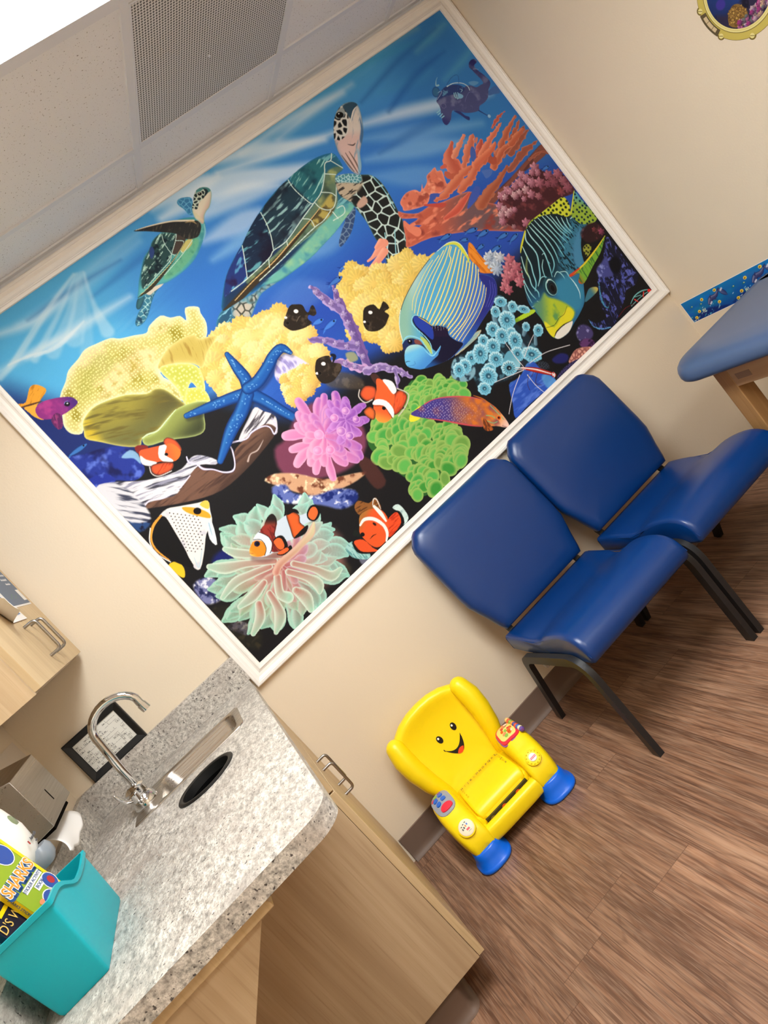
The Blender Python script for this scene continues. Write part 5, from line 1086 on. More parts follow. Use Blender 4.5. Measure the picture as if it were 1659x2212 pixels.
("S",([(1592,702),(1617,696),(1638,685),(1648,666),(1647,640),(1644,607),(1634,593)],[3.2,9.7,14.3,16.2,14.9,9.7,5.2],(216,218,72)),{"soft":4.5,"clip":"ang"}),
("S",([(1556,702),(1609,702),(1639,690),(1654,670),(1655,644),(1650,614)],2.6,(220,238,220)),{"soft":1.3}),
("S",([(1508,698),(1442,684),(1375,664),(1307,637),(1250,603)],2.2,(24,40,70)),{"soft":1.3}),
("S",([(1273,619),(1248,599),(1220,567),(1198,526)],2.5,(226,236,220)),{"soft":1.2}),
("P",([(1284,561),(1304,568),(1318,551),(1330,526),(1335,494),(1352,484),(1369,464),(1377,448),(1365,426),(1374,392),(1390,366),(1360,358),(1312,355),(1253,364),(1212,381),(1197,392),(1243,395),(1280,398),(1273,427),(1276,482),(1277,530)],(22,20,46)),{"soft":3.2,"clip":"ang","g":(1267,392,1224,375,(34,84,150))}),
("S",([(1308,465),(1328,482),(1339,496)],[6.3,4.4,0.6],(34,22,50)),{"soft":1.6}),
("S",([(1315,461),(1333,478),(1347,493)],[6.3,4.4,0.6],(34,22,50)),{"soft":1.6}),
("S",([(1321,456),(1338,474),(1354,490)],[6.3,4.4,0.6],(34,22,50)),{"soft":1.6}),
("S",([(1327,451),(1343,470),(1358,482)],[6.4,4.4,0.6],(34,22,50)),{"soft":1.6}),
("S",([(1333,446),(1349,466),(1366,479)],[6.4,4.5,0.6],(34,22,50)),{"soft":1.6}),
("S",([(1339,442),(1354,462),(1373,475)],[6.4,4.5,0.6],(34,22,50)),{"soft":1.6}),
("S",([(1346,437),(1359,458),(1377,468)],[6.4,4.5,0.6],(34,22,50)),{"soft":1.6}),
("S",([(1352,432),(1364,454),(1384,465)],[6.4,4.5,0.6],(34,22,50)),{"soft":1.6}),
("S",([(1358,428),(1369,450),(1392,461)],[6.4,4.5,0.6],(34,22,50)),{"soft":1.6}),
("S",([(1323,481),(1334,495)],[0.6,1.6],(206,200,214)),{"soft":1,"a":0.7}),
("S",([(1332,474),(1343,487)],[0.6,1.6],(206,200,214)),{"soft":1,"a":0.7}),
("S",([(1342,467),(1352,480)],[0.6,1.6],(206,200,214)),{"soft":1,"a":0.7}),
("S",([(1351,460),(1362,473)],[0.6,1.6],(206,200,214)),{"soft":1,"a":0.7}),
("S",([(1361,453),(1371,466)],[0.6,1.6],(206,200,214)),{"soft":1,"a":0.7}),
("S",([(1370,446),(1381,459)],[0.6,1.6],(206,200,214)),{"soft":1,"a":0.7}),
("P",([(1292,565),(1307,565),(1318,542),(1329,502),(1322,475),(1298,454),(1289,496),(1282,536)],(38,62,160)),{"soft":4.4}),
("S",([(1313,555),(1325,526),(1333,499)],[1.3,2.8,1.6],(236,222,110)),{"soft":1.3}),
("P",([(1266,495),(1277,470),(1272,435),(1259,414),(1253,428),(1256,461)],(176,200,104)),{"soft":3.1}),
("S",([(1318,556),(1305,570),(1287,566),(1275,552),(1275,528),(1281,488),(1280,449),(1260,413)],[1.9,3.2,4.1,4.1,3.8,3.8,3.8,2.5],(136,206,226)),{"soft":1.3}),
("P",([(1189,517),(1219,519),(1244,500),(1254,468),(1253,434),(1253,415),(1248,461),(1227,485),(1197,495),(1176,491)],(32,44,88)),{"soft":1.9}),
("P",([(1240,500),(1253,486),(1252,466),(1231,486)],(130,74,66)),{"soft":2.5}),
("S",([(1189,518),(1218,527),(1241,515),(1259,487),(1259,464),(1253,415)],[3.1,5,4.3,4.3,3.7,3.1],(136,206,230)),{"soft":1.2}),
("E",(1219,505,9.3,9.3,(12,12,16)),{"rot":-37}),
("E",(1220,508,2.8,2.2,(236,240,244)),{"rot":-37}),
("P",([(1174,487),(1202,496),(1232,481),(1246,459),(1247,422),(1260,404),(1308,416),(1285,402),(1243,395),(1189,394),(1163,416),(1146,440),(1152,462)],(104,186,230)),{"soft":1.6,"g":[(1206,463,1210,398,(70,140,210)),(1194,464,1203,492,(170,214,214))]}),
("S",([(1150,456),(1159,454),(1167,448)],[1.9,2.5,0.9],(20,40,80)),{"soft":1.2}),
("S",([(1246,459),(1247,423),(1260,406),(1307,416)],[1.3,3.1,4.4,1.6],(140,216,240)),{"soft":1.3}),
("S",([(1146,440),(1173,427),(1181,436)],1.2,(50,100,170)),{"soft":1.2}),
("P",([(2148,468),(2191,499),(2241,539),(2243,498),(2248,447),(2246,386),(2194,392),(2162,414)],(84,160,176)),{"soft":2.3,"tex":[("dots",(16,44,52),18.5,5.1)],"g":(2238,520,2193,487,(150,180,60))}),
("S",([(2239,537),(2195,502),(2153,470)],[2.8,6.5,4.6],(206,214,60)),{"soft":2.3}),
("P",([(1947,161),(1987,185),(2011,189),(2038,173),(2030,159),(1982,156)],(60,116,136)),{"soft":2.3,"g":(1995,173,2036,170,(196,180,90))}),
("P",([(1923,538),(1972,554),(2037,556),(2098,552),(2149,538),(2164,491),(2151,468),(2165,417),(2190,395),(2147,383),(2110,356),(2077,315),(2055,268),(2017,242),(1983,204),(1946,162),(1891,139),(1848,128),(1795,114),(1747,119),(1724,142),(1722,180),(1733,224),(1733,271),(1732,308),(1752,356),(1783,410),(1821,460),(1869,503)],(20,36,44)),{"soft":2.2,"save":"sw","g":[(2001,411,2043,318,(50,116,146)),(1973,327,1929,200,(46,110,150))]}),
("P",([(2079,451),(2149,455),(2165,417),(2162,393),(2109,356),(2074,312),(2054,268),(1978,292),(1957,338),(2007,396)],(56,118,146)),{"soft":41.1,"clip":"sw","tex":("streak",(16,32,40),-87,15.5,5.9,0.5,0.64)}),
("P",([(2122,400),(2154,399),(2104,349),(2059,286),(2019,293),(2046,348)],(70,132,170)),{"soft":22.9,"clip":"sw"}),
("S",([(1926,536),(1905,509),(1908,466),(1903,434),(1877,395),(1852,362),(1818,339)],[3.5,5.8,5.8,5.8,5.8,5.8,2.9],(178,222,220)),{"soft":2.2,"clip":"sw","c2":(110,190,206)}),
("S",([(1874,500),(1862,458),(1853,423),(1837,393),(1819,354),(1792,332)],[3.4,5.7,5.7,5.7,5.7,2.9],(178,222,220)),{"soft":2.2,"clip":"sw","c2":(110,190,206)}),
("S",([(1840,473),(1816,423),(1811,391),(1796,356),(1800,321),(1789,303)],[3.2,5.3,5.3,5.3,5.3,2.6],(178,222,220)),{"soft":2.2,"clip":"sw","c2":(110,190,206)}),
("S",([(1810,443),(1784,400),(1772,357),(1769,328),(1772,305)],[2.6,4.4,4.4,4.4,2.2],(178,222,220)),{"soft":2.2,"clip":"sw","c2":(110,190,206)}),
("S",([(1787,409),(1760,361),(1750,327),(1746,304)],[2.4,3.9,3.9,2],(178,222,220)),{"soft":2.2,"clip":"sw","c2":(110,190,206)}),
("S",([(1941,541),(1935,509),(1938,465),(1938,425),(1928,395),(1913,359),(1897,329)],[3.2,5.3,5.3,5.3,5.3,5.3,2.7],(178,222,220)),{"soft":2.2,"clip":"sw","c2":(110,190,206)}),
("S",([(1959,546),(1962,511),(1965,467),(1961,429),(1956,391),(1940,360),(1909,341)],[3.2,5.3,5.3,5.3,5.3,5.3,2.7],(178,222,220)),{"soft":2.2,"clip":"sw","c2":(110,190,206)}),
("S",([(1975,550),(1980,509),(1987,463),(1986,422),(1978,386),(1965,353)],[2.9,4.9,4.9,4.9,4.9,2.5],(178,222,220)),{"soft":2.2,"clip":"sw","c2":(110,190,206)}),
("S",([(1996,552),(2000,510),(2007,464),(2010,426),(2005,387),(2003,358)],[2.9,4.9,4.9,4.9,4.9,2.5],(178,222,220)),{"soft":2.2,"clip":"sw","c2":(110,190,206)}),
("S",([(2016,553),(2021,511),(2028,465),(2031,421),(2030,380)],[3,4.9,4.9,4.9,2.5],(178,222,220)),{"soft":2.2,"clip":"sw","c2":(110,190,206)}),
("S",([(2037,549),(2042,507),(2045,463),(2052,422),(2056,393)],[3,4.9,4.9,4.9,2.5],(178,222,220)),{"soft":2.2,"clip":"sw","c2":(110,190,206)}),
("S",([(2054,540),(2061,499),(2063,461),(2069,426),(2076,400)],[3,5,5,5,2.5],(178,222,220)),{"soft":2.3,"clip":"sw","c2":(110,190,206)}),
("S",([(2071,524),(2073,486),(2075,453),(2083,421)],[3,5,5,2.5],(178,222,220)),{"soft":2.3,"clip":"sw","c2":(110,190,206)}),
("S",([(2091,504),(2086,472),(2088,439),(2095,413)],[3.3,5.5,5.5,2.7],(178,222,220)),{"soft":2.3,"clip":"sw","c2":(110,190,206)}),
("S",([(2108,488),(2102,461),(2103,428),(2106,411)],[3.3,5.5,5.5,2.7],(178,222,220)),{"soft":2.3,"clip":"sw","c2":(110,190,206)}),
("S",([(2128,474),(2118,450),(2118,423)],[3.3,5.5,2.7],(178,222,220)),{"soft":2.3,"clip":"sw","c2":(110,190,206)}),
("S",([(2141,460),(2169,462),(2205,479),(2232,493)],[3.9,6.4,6.4,3.2],(178,222,220)),{"soft":2.3,"clip":"sw","c2":(110,190,206)}),
("S",([(1913,406),(1889,387),(1873,357),(1866,330)],[2.4,4,4,2],(178,222,220)),{"soft":2.2,"clip":"sw","c2":(110,190,206)}),
("S",([(1924,424),(1935,422),(1928,395),(1928,374)],[2.1,3.6,3.6,1.8],(178,222,220)),{"soft":2.2,"clip":"sw","c2":(110,190,206)}),
("S",([(1818,339),(1853,356),(1874,345),(1867,324)],[2.1,3.5,3.5,1.8],(178,222,220)),{"soft":2.2,"clip":"sw","c2":(110,190,206)}),
("S",([(1905,323),(1931,331),(1941,308),(1935,281),(1911,277)],[2.4,4,4,4,2],(178,222,220)),{"soft":2.2,"clip":"sw","c2":(110,190,206)}),
("S",([(1942,322),(1965,306),(1960,273),(1965,238),(1945,189)],[2.4,4.1,4.1,4.1,2],(178,222,220)),{"soft":2.3,"clip":"sw","c2":(110,190,206)}),
("S",([(1770,296),(1783,277),(1805,286),(1814,269)],[2.4,4,4,2],(178,222,220)),{"soft":2.2,"clip":"sw","c2":(110,190,206)}),
("S",([(1734,292),(1759,284),(1760,273)],[2.1,3.5,1.8],(178,222,220)),{"soft":2.2,"clip":"sw","c2":(110,190,206)}),
("S",([(1862,458),(1821,420),(1808,388)],[4.4,10.6,3.5],(190,206,110)),{"soft":7.1,"a":0.5,"clip":"sw"}),
("P",([(1928,542),(1976,558),(2038,556),(2106,554),(2163,552),(2181,543),(2183,516),(2168,489),(2146,471),(2123,483),(2100,513),(2044,543),(1990,553),(1947,547)],(150,182,54)),{"soft":2.7,"tex":("dots",(30,46,20),19.9,5.9),"g":(1967,548,2043,548,(206,214,60))}),
("S",([(1929,541),(1873,506),(1849,487)],[6.2,8,2.7],(206,206,50)),{"soft":2.2}),
("P",([(1889,304),(1929,295),(1966,279),(1983,235),(1974,194),(1912,155),(1879,169),(1861,224),(1865,269)],(54,130,164)),{"soft":22.6,"clip":"sw"}),
("P",([(1738,263),(1747,295),(1784,291),(1820,302),(1823,278),(1852,242),(1875,198),(1879,158),(1832,140),(1759,132),(1719,144),(1721,179)],(176,194,50)),{"soft":16,"clip":"sw","g":(1809,237,1760,278,(90,140,110)),"tex":("noise",(96,150,84),40,0.54,0.78)}),
("P",([(1738,216),(1757,170),(1823,184),(1869,192),(1875,161),(1843,143),(1793,154),(1747,146),(1728,140),(1718,169)],(224,214,44)),{"soft":7.1,"clip":"sw"}),
("S",([(1726,191),(1763,176),(1803,184),(1833,182),(1867,199)],[1.3,2.6,2.2,1.8,1.3],(60,70,30)),{"soft":1.5}),
("P",([(1741,145),(1770,150),(1807,148),(1842,140),(1834,128),(1796,114),(1746,119),(1730,135)],(232,228,216)),{"soft":2.7}),
("S",([(1733,141),(1757,150),(1802,150),(1842,140)],[2.7,5.3,4.4,1.8],(46,34,24)),{"soft":1.8}),
("E",(1860,304,32.1,41,(34,70,80)),{"rot":-20}),
("E",(1863,299,25.9,34.8,(150,206,204)),{"rot":-20}),
("E",(1864,297,22.3,31.2,(24,42,50)),{"rot":-20}),
("E",(1865,294,15.2,22.3,(40,40,44)),{"rot":-20,"rim":(16,18,20)}),
("E",(1865,293,8.9,14.3,(10,10,12)),{"rot":-20}),
("S",([(1860,324),(1873,331),(1886,324)],[1.8,4.4,1.8],(220,236,230)),{"soft":1.8}),
("S",([(1963,276),(1964,243),(1956,207),(1940,184)],[1.8,5.4,4.1,1.4],(190,224,230)),{"soft":1.8}),
("P",([(1972,276),(1970,284),(2053,280),(2153,294),(2230,312),(2200,293),(2157,270),(2083,248),(2002,221),(1982,241),(2013,265)],(116,172,56)),{"soft":1.8,"tex":("streak",(60,110,50),-99,55.2,6.4,0.5,0.7),"g":(2023,270,1974,274,(196,50,30))}),
("S",([(1974,281),(2053,280),(2153,294),(2227,311)],[3.6,7.3,6.3,1.8],(224,206,50)),{"soft":1.8}),
("S",([(1970,284),(2026,280)],[9.1,5.4],(206,66,36)),{"soft":3.6}),
("P",([(1594,308),(1655,299),(1724,286),(1733,269),(1677,277),(1604,297)],(176,208,50)),{"soft":1.7,"g":(1662,294,1643,287,(120,160,40))}),
("P",([(2230,303),(2239,249),(2237,148),(2242,94),(2198,69),(2148,78),(2109,52),(2062,33),(1979,3),(1918,38),(1909,94),(1928,63),(1985,52),(1996,98),(2032,152),(2073,202),(2157,249)],(26,26,46)),{"soft":4.7,"tex":[("noise",(92,100,186),18.6,0.58,0.72),("streak",(70,80,160),-111,32.6,6.5,0.6,0.75)]}),
("P",([(2089,228),(2130,236),(2172,243),(2150,200),(2141,163),(2115,171),(2083,194)],(70,74,140)),{"soft":11.2,"tex":("noise",(130,140,206),18.6,0.55,0.72)}),
("S",([(1910,95),(1908,62),(1930,30),(1971,9)],[1.8,4.5,5.5,2.7],(90,150,206)),{"soft":2.7,"bump":4.5}),
("S",([(2059,180),(2029,138),(2013,101),(2019,76),(2040,87)],[2.8,6.5,7.4,5.5,3.7],(70,140,180)),{"soft":2.8,"bump":5.5}),
("E",(2180,189,28.1,37.5,(14,14,22)),{"soft":14.1,"rot":-36}),
("P",([(2099,332),(2127,336),(2140,319),(2125,303),(2093,294),(2091,306)],(150,156,60)),{"soft":2.8,"tex":("dots",(40,40,24),14.8,4.6)}),
("P",([(2138,389),(2197,395),(2238,367),(2241,328),(2200,314),(2147,330),(2129,353)],(54,30,34)),{"soft":11.1,"a":0.8,"tex":("noise",(110,56,60),23.2,0.58,0.75)}),
("FL",(2225,333,14,(170,80,110),(80,40,56)),{"n":6}),
("FL",(2203,359,11.2,(140,66,70),(60,30,34)),{"n":6}),
("S",([(2121,22),(2162,35),(2206,30),(2239,14)],[1.9,4.7,4.7,2.8],(120,190,190)),{"soft":1.9}),
("S",([(2118,13),(2168,14),(2209,12),(2239,6)],2.8,(130,200,196)),{"soft":1.9}),
("S",([(2158,32),(2189,20)],2.8,(130,200,196)),{"soft":1.9}),
("S",([(2151,24),(2157,9)],5.7,(214,60,60)),{"soft":1.9}),
("S",([(2211,21),(2195,8)],5.7,(220,70,66)),{"soft":1.9}),
("E",(2238,8,9.6,7.6,(226,40,40)),{"rot":-36}),
("S",([(2033,17),(2088,24),(2137,10)],1.9,(120,30,36)),{"soft":1.9}),
("P",([(1822,90),(1861,103),(1889,77),(1887,41),(1857,31),(1814,54)],(70,62,110)),{"soft":10.9,"tex":("noise",(140,136,190),16.3,0.55,0.72)}),
("P",([(1807,53),(1845,45),(1867,13),(1844,3),(1803,29)],(96,56,106)),{"soft":7.2,"tex":("noise",(50,26,60),13.6,0.5,0.7)}),
("P",([(1708,18),(1734,35),(1775,41),(1820,19),(1840,-5),(1765,-17)],(222,164,144)),{"soft":2.7,"tex":("cells",(150,90,84),17.9,4.5),"rim":(180,120,110),"rw":3.6}),
("P",([(1657,79),(1704,74),(1727,45),(1700,30),(1660,55)],(34,36,100)),{"soft":10.6}),
("FL",(1726,535,37.1,(226,232,236),(130,150,176)),{"n":11}),
("FL",(1760,526,21.6,(230,236,240),(150,160,180)),{"n":8}),
("FL",(1715,501,26.3,(214,224,232),(130,150,180)),{"n":9}),
("FL",(1721,556,20.3,(220,228,236),(140,156,180)),{"n":8}),
("FL",(1787,492,24.2,(222,140,150),(140,64,80)),{"n":6,"seed":0}),
("FL",(1788,456,25.5,(222,140,150),(140,64,80)),{"n":6,"seed":0}),
("FL",(1756,472,21.7,(222,140,150),(140,64,80)),{"n":6,"seed":0}),
("FL",(1770,419,23,(222,140,150),(140,64,80)),{"n":6,"seed":0}),
("FL",(1729,448,24.1,(222,140,150),(140,64,80)),{"n":6,"seed":0}),
("FL",(1757,442,20.5,(222,140,150),(140,64,80)),{"n":6,"seed":0}),
("FL",(1702,429,18,(222,140,150),(140,64,80)),{"n":6,"seed":0}),
("FL",(1759,398,18.2,(222,140,150),(140,64,80)),{"n":6,"seed":0}),
("FL",(1698,407,19.2,(222,140,150),(140,64,80)),{"n":6,"seed":0}),
("FL",(1682,426,12,(222,140,150),(140,64,80)),{"n":6,"seed":0}),
("P",([(1283,325),(1324,344),(1384,328),(1448,340),(1536,344),(1598,359),(1615,326),(1638,247),(1641,171),(1634,125),(1575,128),(1459,136),(1387,162),(1332,154),(1313,190),(1329,238),(1282,275)],(30,48,60)),{"soft":12.7,"a":0.85,"tex":("noise",(70,120,140),21.1,0.58,0.75)}),
("P",([(1264,305),(1312,343),(1353,326),(1368,279),(1347,245),(1304,243),(1271,269)],(126,170,186)),{"soft":6.6,"tex":("noise",(40,60,76),18.2,0.5,0.7)}),
("S",([(1600,322),(1639,370),(1635,398)],[30,34.3,47.2],(92,128,146)),{"hi":(150,196,212),"rim":(50,72,90),"soft":2.6}),
("S",([(1546,317),(1569,360),(1590,376)],[25.5,25.5,34.1],(92,128,146)),{"hi":(150,196,212),"rim":(50,72,90),"soft":2.6}),
("S",([(1630,315),(1665,340),(1703,301)],[17.2,25.9,21.5],(92,128,146)),{"hi":(150,196,212),"rim":(50,72,90),"soft":2.6}),
("S",([(1641,171),(1667,199),(1691,207)],[19.2,17.4,39.2],(92,128,146)),{"hi":(150,196,212),"rim":(50,72,90),"soft":2.6}),
("S",([(1624,231),(1651,247)],[17.3,30.3],(92,128,146)),{"hi":(150,196,212),"rim":(50,72,90),"soft":2.6}),
("S",([(1588,181),(1591,210)],[30.3,21.6],(92,128,146)),{"hi":(150,196,212),"rim":(50,72,90),"soft":2.6}),
("RING",(1636,392,29.3,21.5,-36,(108,190,218),(40,86,108),(196,234,242),0)),
("RING",(1665,346,21.7,24.6,-37,(108,190,218),(40,86,108),(196,234,242),1)),
("RING",(1697,308,29.8,16.9,-46,(108,190,218),(40,86,108),(196,234,242),2)),
("RING",(1590,376,21.4,24.3,-37,(108,190,218),(40,86,108),(196,234,242),3)),
("RING",(1690,205,23,27,-56,(108,190,218),(40,86,108),(196,234,242),4)),
("RING",(1656,249,17.8,19.8,-37,(108,190,218),(40,86,108),(196,234,242),5)),
("RING",(1607,321,38.2,39.2,-37,(108,190,218),(40,86,108),(196,234,242),6)),
("RING",(1531,330,31,31.9,-37,(108,190,218),(40,86,108),(196,234,242),7)),
("RING",(1584,267,24.5,29.4,-37,(108,190,218),(40,86,108),(196,234,242),8)),
("RING",(1545,287,32.1,34,-37,(108,190,218),(40,86,108),(196,234,242),9)),
("RING",(1578,238,32.4,39.2,-37,(108,190,218),(40,86,108),(196,234,242),10)),
("RING",(1466,321,24,26.9,-37,(108,190,218),(40,86,108),(196,234,242),11)),
("RING",(1378,302,26.6,28.5,-57,(108,190,218),(40,86,108),(196,234,242),12)),
("RING",(1421,292,34.4,43,-47,(108,190,218),(40,86,108),(196,234,242),13)),
("RING",(1484,279,32.8,34.7,-37,(108,190,218),(40,86,108),(196,234,242),14)),
("RING",(1335,295,28.3,30.2,-38,(108,190,218),(40,86,108),(196,234,242),15)),
("RING",(1304,299,26.3,31,-38,(108,190,218),(40,86,108),(196,234,242),16)),
("RING",(1459,234,33.7,31.8,-38,(108,190,218),(40,86,108),(196,234,242),17)),
("RING",(1548,191,30.4,32.3,-38,(108,190,218),(40,86,108),(196,234,242),18)),
("RING",(1597,151,47.5,32.6,-47,(108,190,218),(40,86,108),(196,234,242),19)),
("RING",(1413,224,27.8,21.1,-38,(108,190,218),(40,86,108),(196,234,242),20)),
("RING",(1386,204,40.2,38.2,-38,(108,190,218),(40,86,108),(196,234,242),21)),
("RING",(1338,178,29.5,26.6,-38,(108,190,218),(40,86,108),(196,234,242),22)),
("P",([(1456,191),(1497,220),(1529,222),(1536,190),(1528,150),(1490,143),(1454,156)],(98,166,190)),{"soft":2.6,"g":(1495,212,1496,149,(140,196,210))}),
("RING",(1479,172,35.8,31.5,-24,(108,190,218),(14,26,34),(196,234,242),3)),
("P",([(1431,122),(1468,119),(1506,120),(1552,136),(1583,123),(1593,68),(1609,-1),(1520,5),(1424,8),(1361,7),(1393,59)],(46,84,184)),{"soft":4.3,"tex":("streak",(84,120,214),-3,51.6,12.9,0.5,0.75),"g":(1555,113,1554,145,(90,150,214))}),
("P",([(1591,53),(1611,1),(1559,0),(1565,53)],(96,166,220)),{"soft":10.5,"a":0.7}),
("P",([(1629,13),(1681,20),(1742,10),(1754,-5),(1625,-5)],(40,36,70)),{"soft":3.5,"tex":("cells",(70,64,110),11.5,2.2)}),
("P",([(1590,117),(1626,89),(1623,60),(1591,79)],(50,56,66)),{"soft":5.2,"tex":("dots",(20,22,30),8.7,2.6)}),
("S",([(1533,136),(1532,193),(1537,262)],[3,2.6,2.2],(226,222,224)),{"soft":1.3}),
("S",([(1565,130),(1621,124),(1672,111),(1763,72)],2.6,(226,222,224)),{"soft":1.3}),
("S",([(1524,126),(1458,147),(1388,169)],[3,2.6,2.1],(226,222,224)),{"soft":1.3}),
("S",([(1497,122),(1439,95),(1398,71),(1350,37)],2.6,(226,222,224)),{"soft":1.3}),
("S",([(1524,101),(1524,48),(1534,0)],[3,2.6,2.2],(226,222,224)),{"soft":1.3}),
("S",([(1565,163),(1610,185),(1660,204)],[3,2.6,2.2],(226,222,224)),{"soft":1.3}),
("S",([(1526,135),(1567,93),(1596,58),(1613,37),(1621,25)],[9.5,21.5,18.9,14.6,15.5],(190,52,36)),{"rim":(120,26,24),"soft":1.7}),
("S",([(1524,139),(1568,95),(1599,55),(1618,29)],[3.4,5.2,3.9,2.6],(244,232,226)),{"soft":1.3}),
("S",([(1503,156),(1536,126)],3,(240,236,232)),{"soft":1.3}),
("S",([(1497,150),(1533,123)],2.1,(220,200,196)),{"soft":1.3}),
("E",(1618,28,7,11.4,(240,226,222)),{"rot":-38}),
("E",(1623,34,3.1,3.1,(200,30,40)),{"rot":-38}),
("E",(1611,24,3.1,3.1,(200,30,40)),{"rot":-38}),
("E",(1611,34,3.1,3.1,(200,30,40)),{"rot":-38}),
("S",([(1554,93),(1533,84)],2.2,(70,40,50)),{"soft":1.3}),
("S",([(1565,79),(1530,54),(1545,32)],2.2,(70,40,50)),{"soft":1.3}),
("S",([(1528,98),(1499,74),(1489,50)],2.2,(70,40,50)),{"soft":1.3}),
("S",([(1538,142),(1546,162)],2.2,(70,40,50)),{"soft":1.3}),
("P",([(1023,295),(1062,298),(1083,291),(1049,261),(1010,274)],(230,220,50)),{"soft":2.2,"tex":("streak",(180,160,30),-11,33.1,5.5,0.5,0.7)}),
("P",([(1029,295),(1073,293),(1128,286),(1188,257),(1253,207),(1300,153),(1321,106),(1326,59),(1322,8),(1305,5),(1273,38),(1225,74),(1174,123),(1113,194),(1067,245)],(70,58,132)),{"soft":2.3,"save":"wr","g":[(1117,240,1245,130,(214,116,40)),(1290,108,1315,30,(236,150,80)),(1299,65,1314,6,(240,200,184))],"tex":("noise",(150,84,84),39.8,0.55,0.8)}),
("P",([(1078,290),(1128,277),(1213,216),(1225,160),(1164,146),(1101,215),(1054,264)],(64,54,136)),{"soft":33.7,"a":0.55,"clip":"wr","tex":("dots",(222,220,246),9.5,2.2)}),
("P",([(1198,217),(1268,154),(1264,115),(1191,124),(1157,173)],(190,110,60)),{"soft":34.2,"a":0.4,"clip":"wr","tex":("dots",(236,206,206),13.7,1.9)}),
("S",([(1100,289),(1141,283),(1188,257),(1253,207),(1299,153)],[4.4,8.9,10,7.8,2.8],(206,84,90)),{"soft":2.8,"clip":"wr"}),
("S",([(1066,244),(1112,193),(1178,119),(1225,75)],[5.5,12.2,11.1,3.3],(204,76,84)),{"soft":2.8,"clip":"wr"}),
("S",([(1282,187),(1302,156),(1314,124)],[2.3,4.6,1.7],(196,110,50)),{"soft":2.3}),
("E",(1306,54,9.9,9.3,(206,70,30)),{"rim":(250,170,60),"rot":-39}),
("E",(1306,54,4.1,4.1,(20,14,14)),{"rot":-39}),
("S",([(1270,95),(1287,78),(1292,63)],2.9,(120,190,130)),{"soft":2.3}),
("S",([(1259,76),(1272,54),(1290,47)],2.9,(120,190,130)),{"soft":2.3}),
("S",([(1311,113),(1314,81),(1316,61)],2.9,(120,190,130)),{"soft":2.3}),
("S",([(1317,50),(1317,36)],2.9,(120,190,130)),{"soft":2.3}),
("P",([(1254,94),(1257,63),(1256,35),(1232,46),(1227,66)],(110,56,30)),{"soft":2.9,"tex":("streak",(196,100,40),-111,23.1,4.6,0.5,0.7)}),
("S",([(1295,21),(1306,7)],2.3,(140,80,80)),{"soft":1.7}),
("P",([(445,431),(488,407),(490,366),(543,308),(615,277),(669,224),(648,190),(584,206),(534,270),(431,373)],(96,112,180)),{"soft":11.8,"tex":[("noise",(226,230,240),19.6,0.55,0.72),("noise",(24,40,110),24.5,0.5,0.7)]}),
("P",([(17,357),(72,346),(85,299),(61,258),(20,266),(3,294)],(120,124,170)),{"soft":10.9,"tex":[("noise",(226,228,238),15.4,0.52,0.68),("noise",(34,40,84),19.9,0.5,0.7)]}),
("P",([(136,384),(192,371),(168,317),(110,320),(99,355)],(24,36,120)),{"soft":22.9,"a":0.8}),
("P",([(7,171),(50,158),(66,113),(40,97),(19,130)],(130,124,160)),{"soft":4.6,"tex":[("noise",(238,236,244),11.9,0.52,0.66),("noise",(50,46,70),13.8,0.5,0.7)]}),
("P",([(8,252),(69,206),(80,94),(43,39),(7,68),(-5,150)],(40,38,28)),{"soft":18.3,"a":0.6,"tex":("noise",(70,64,40),18.3,0.5,0.75)}),
("P",([(430,103),(468,42),(445,9),(385,39)],(74,66,44)),{"soft":19.6,"a":0.6}),
("P",([(511,29),(537,5),(506,0)],(130,134,160)),{"soft":8,"a":0.7}),
("P",([(272,336),(374,309),(474,232),(508,137),(443,51),(313,54),(196,112),(127,216),(155,316)],(150,100,92)),{"soft":57.2}),
("AN",(281,206,269.7,237.7,46,21,35.7,(160,104,98),(136,200,186),(126,188,158),(206,232,216)),{"a0":0,"a1":360,"l0":0.8,"l1":1.04,"knob":1.55,"inner":0.12,"hi":(200,226,212)}),
("AN",(278,203,256,228.6,32,33,32.9,(190,116,108),(160,196,184),(140,186,150),(214,226,210)),{"a0":0,"a1":360,"l0":0.55,"l1":0.85,"knob":1.5,"inner":0.06,"hi":(214,206,194)}),
("AN",(285,196,237.7,214.9,20,7,26.5,(170,92,92),(188,156,180),(180,160,140),(214,190,186)),{"a0":0,"a1":360,"l0":0.34,"l1":0.62,"knob":1.3,"inner":0.02,"hi":(206,150,140)}),
("S",([(246,181),(215,133),(226,103)],[28.3,33.1,42.5],(180,122,110)),{"c2":(164,206,180),"rim":(206,224,206),"soft":1.9,"hi":(206,206,190)}),
("S",([(263,101),(272,60),(257,15)],[28.6,47.7,23.8],(180,122,110)),{"c2":(164,206,180),"rim":(206,224,206),"soft":1.9,"hi":(206,206,190)}),
("S",([(188,158),(177,104),(159,70),(114,41)],[23.4,32.8,42.2,16.9],(180,122,110)),{"c2":(164,206,180),"rim":(206,224,206),"soft":1.9,"hi":(206,206,190)}),
("S",([(287,169),(323,110),(336,65),(322,39)],[23.8,28.5,42.8,17.1],(180,122,110)),{"c2":(164,206,180),"rim":(206,224,206),"soft":1.9,"hi":(206,206,190)}),
("S",([(320,178),(364,111),(391,53),(433,48)],[23.9,26.8,38.2,17.2],(180,122,110)),{"c2":(164,206,180),"rim":(206,224,206),"soft":1.9,"hi":(206,206,190)}),
("S",([(251,228),(184,252),(125,268),(61,258)],[23.5,28.3,33,17],(180,122,110)),{"c2":(164,206,180),"rim":(206,224,206),"soft":1.9,"hi":(206,206,190)}),
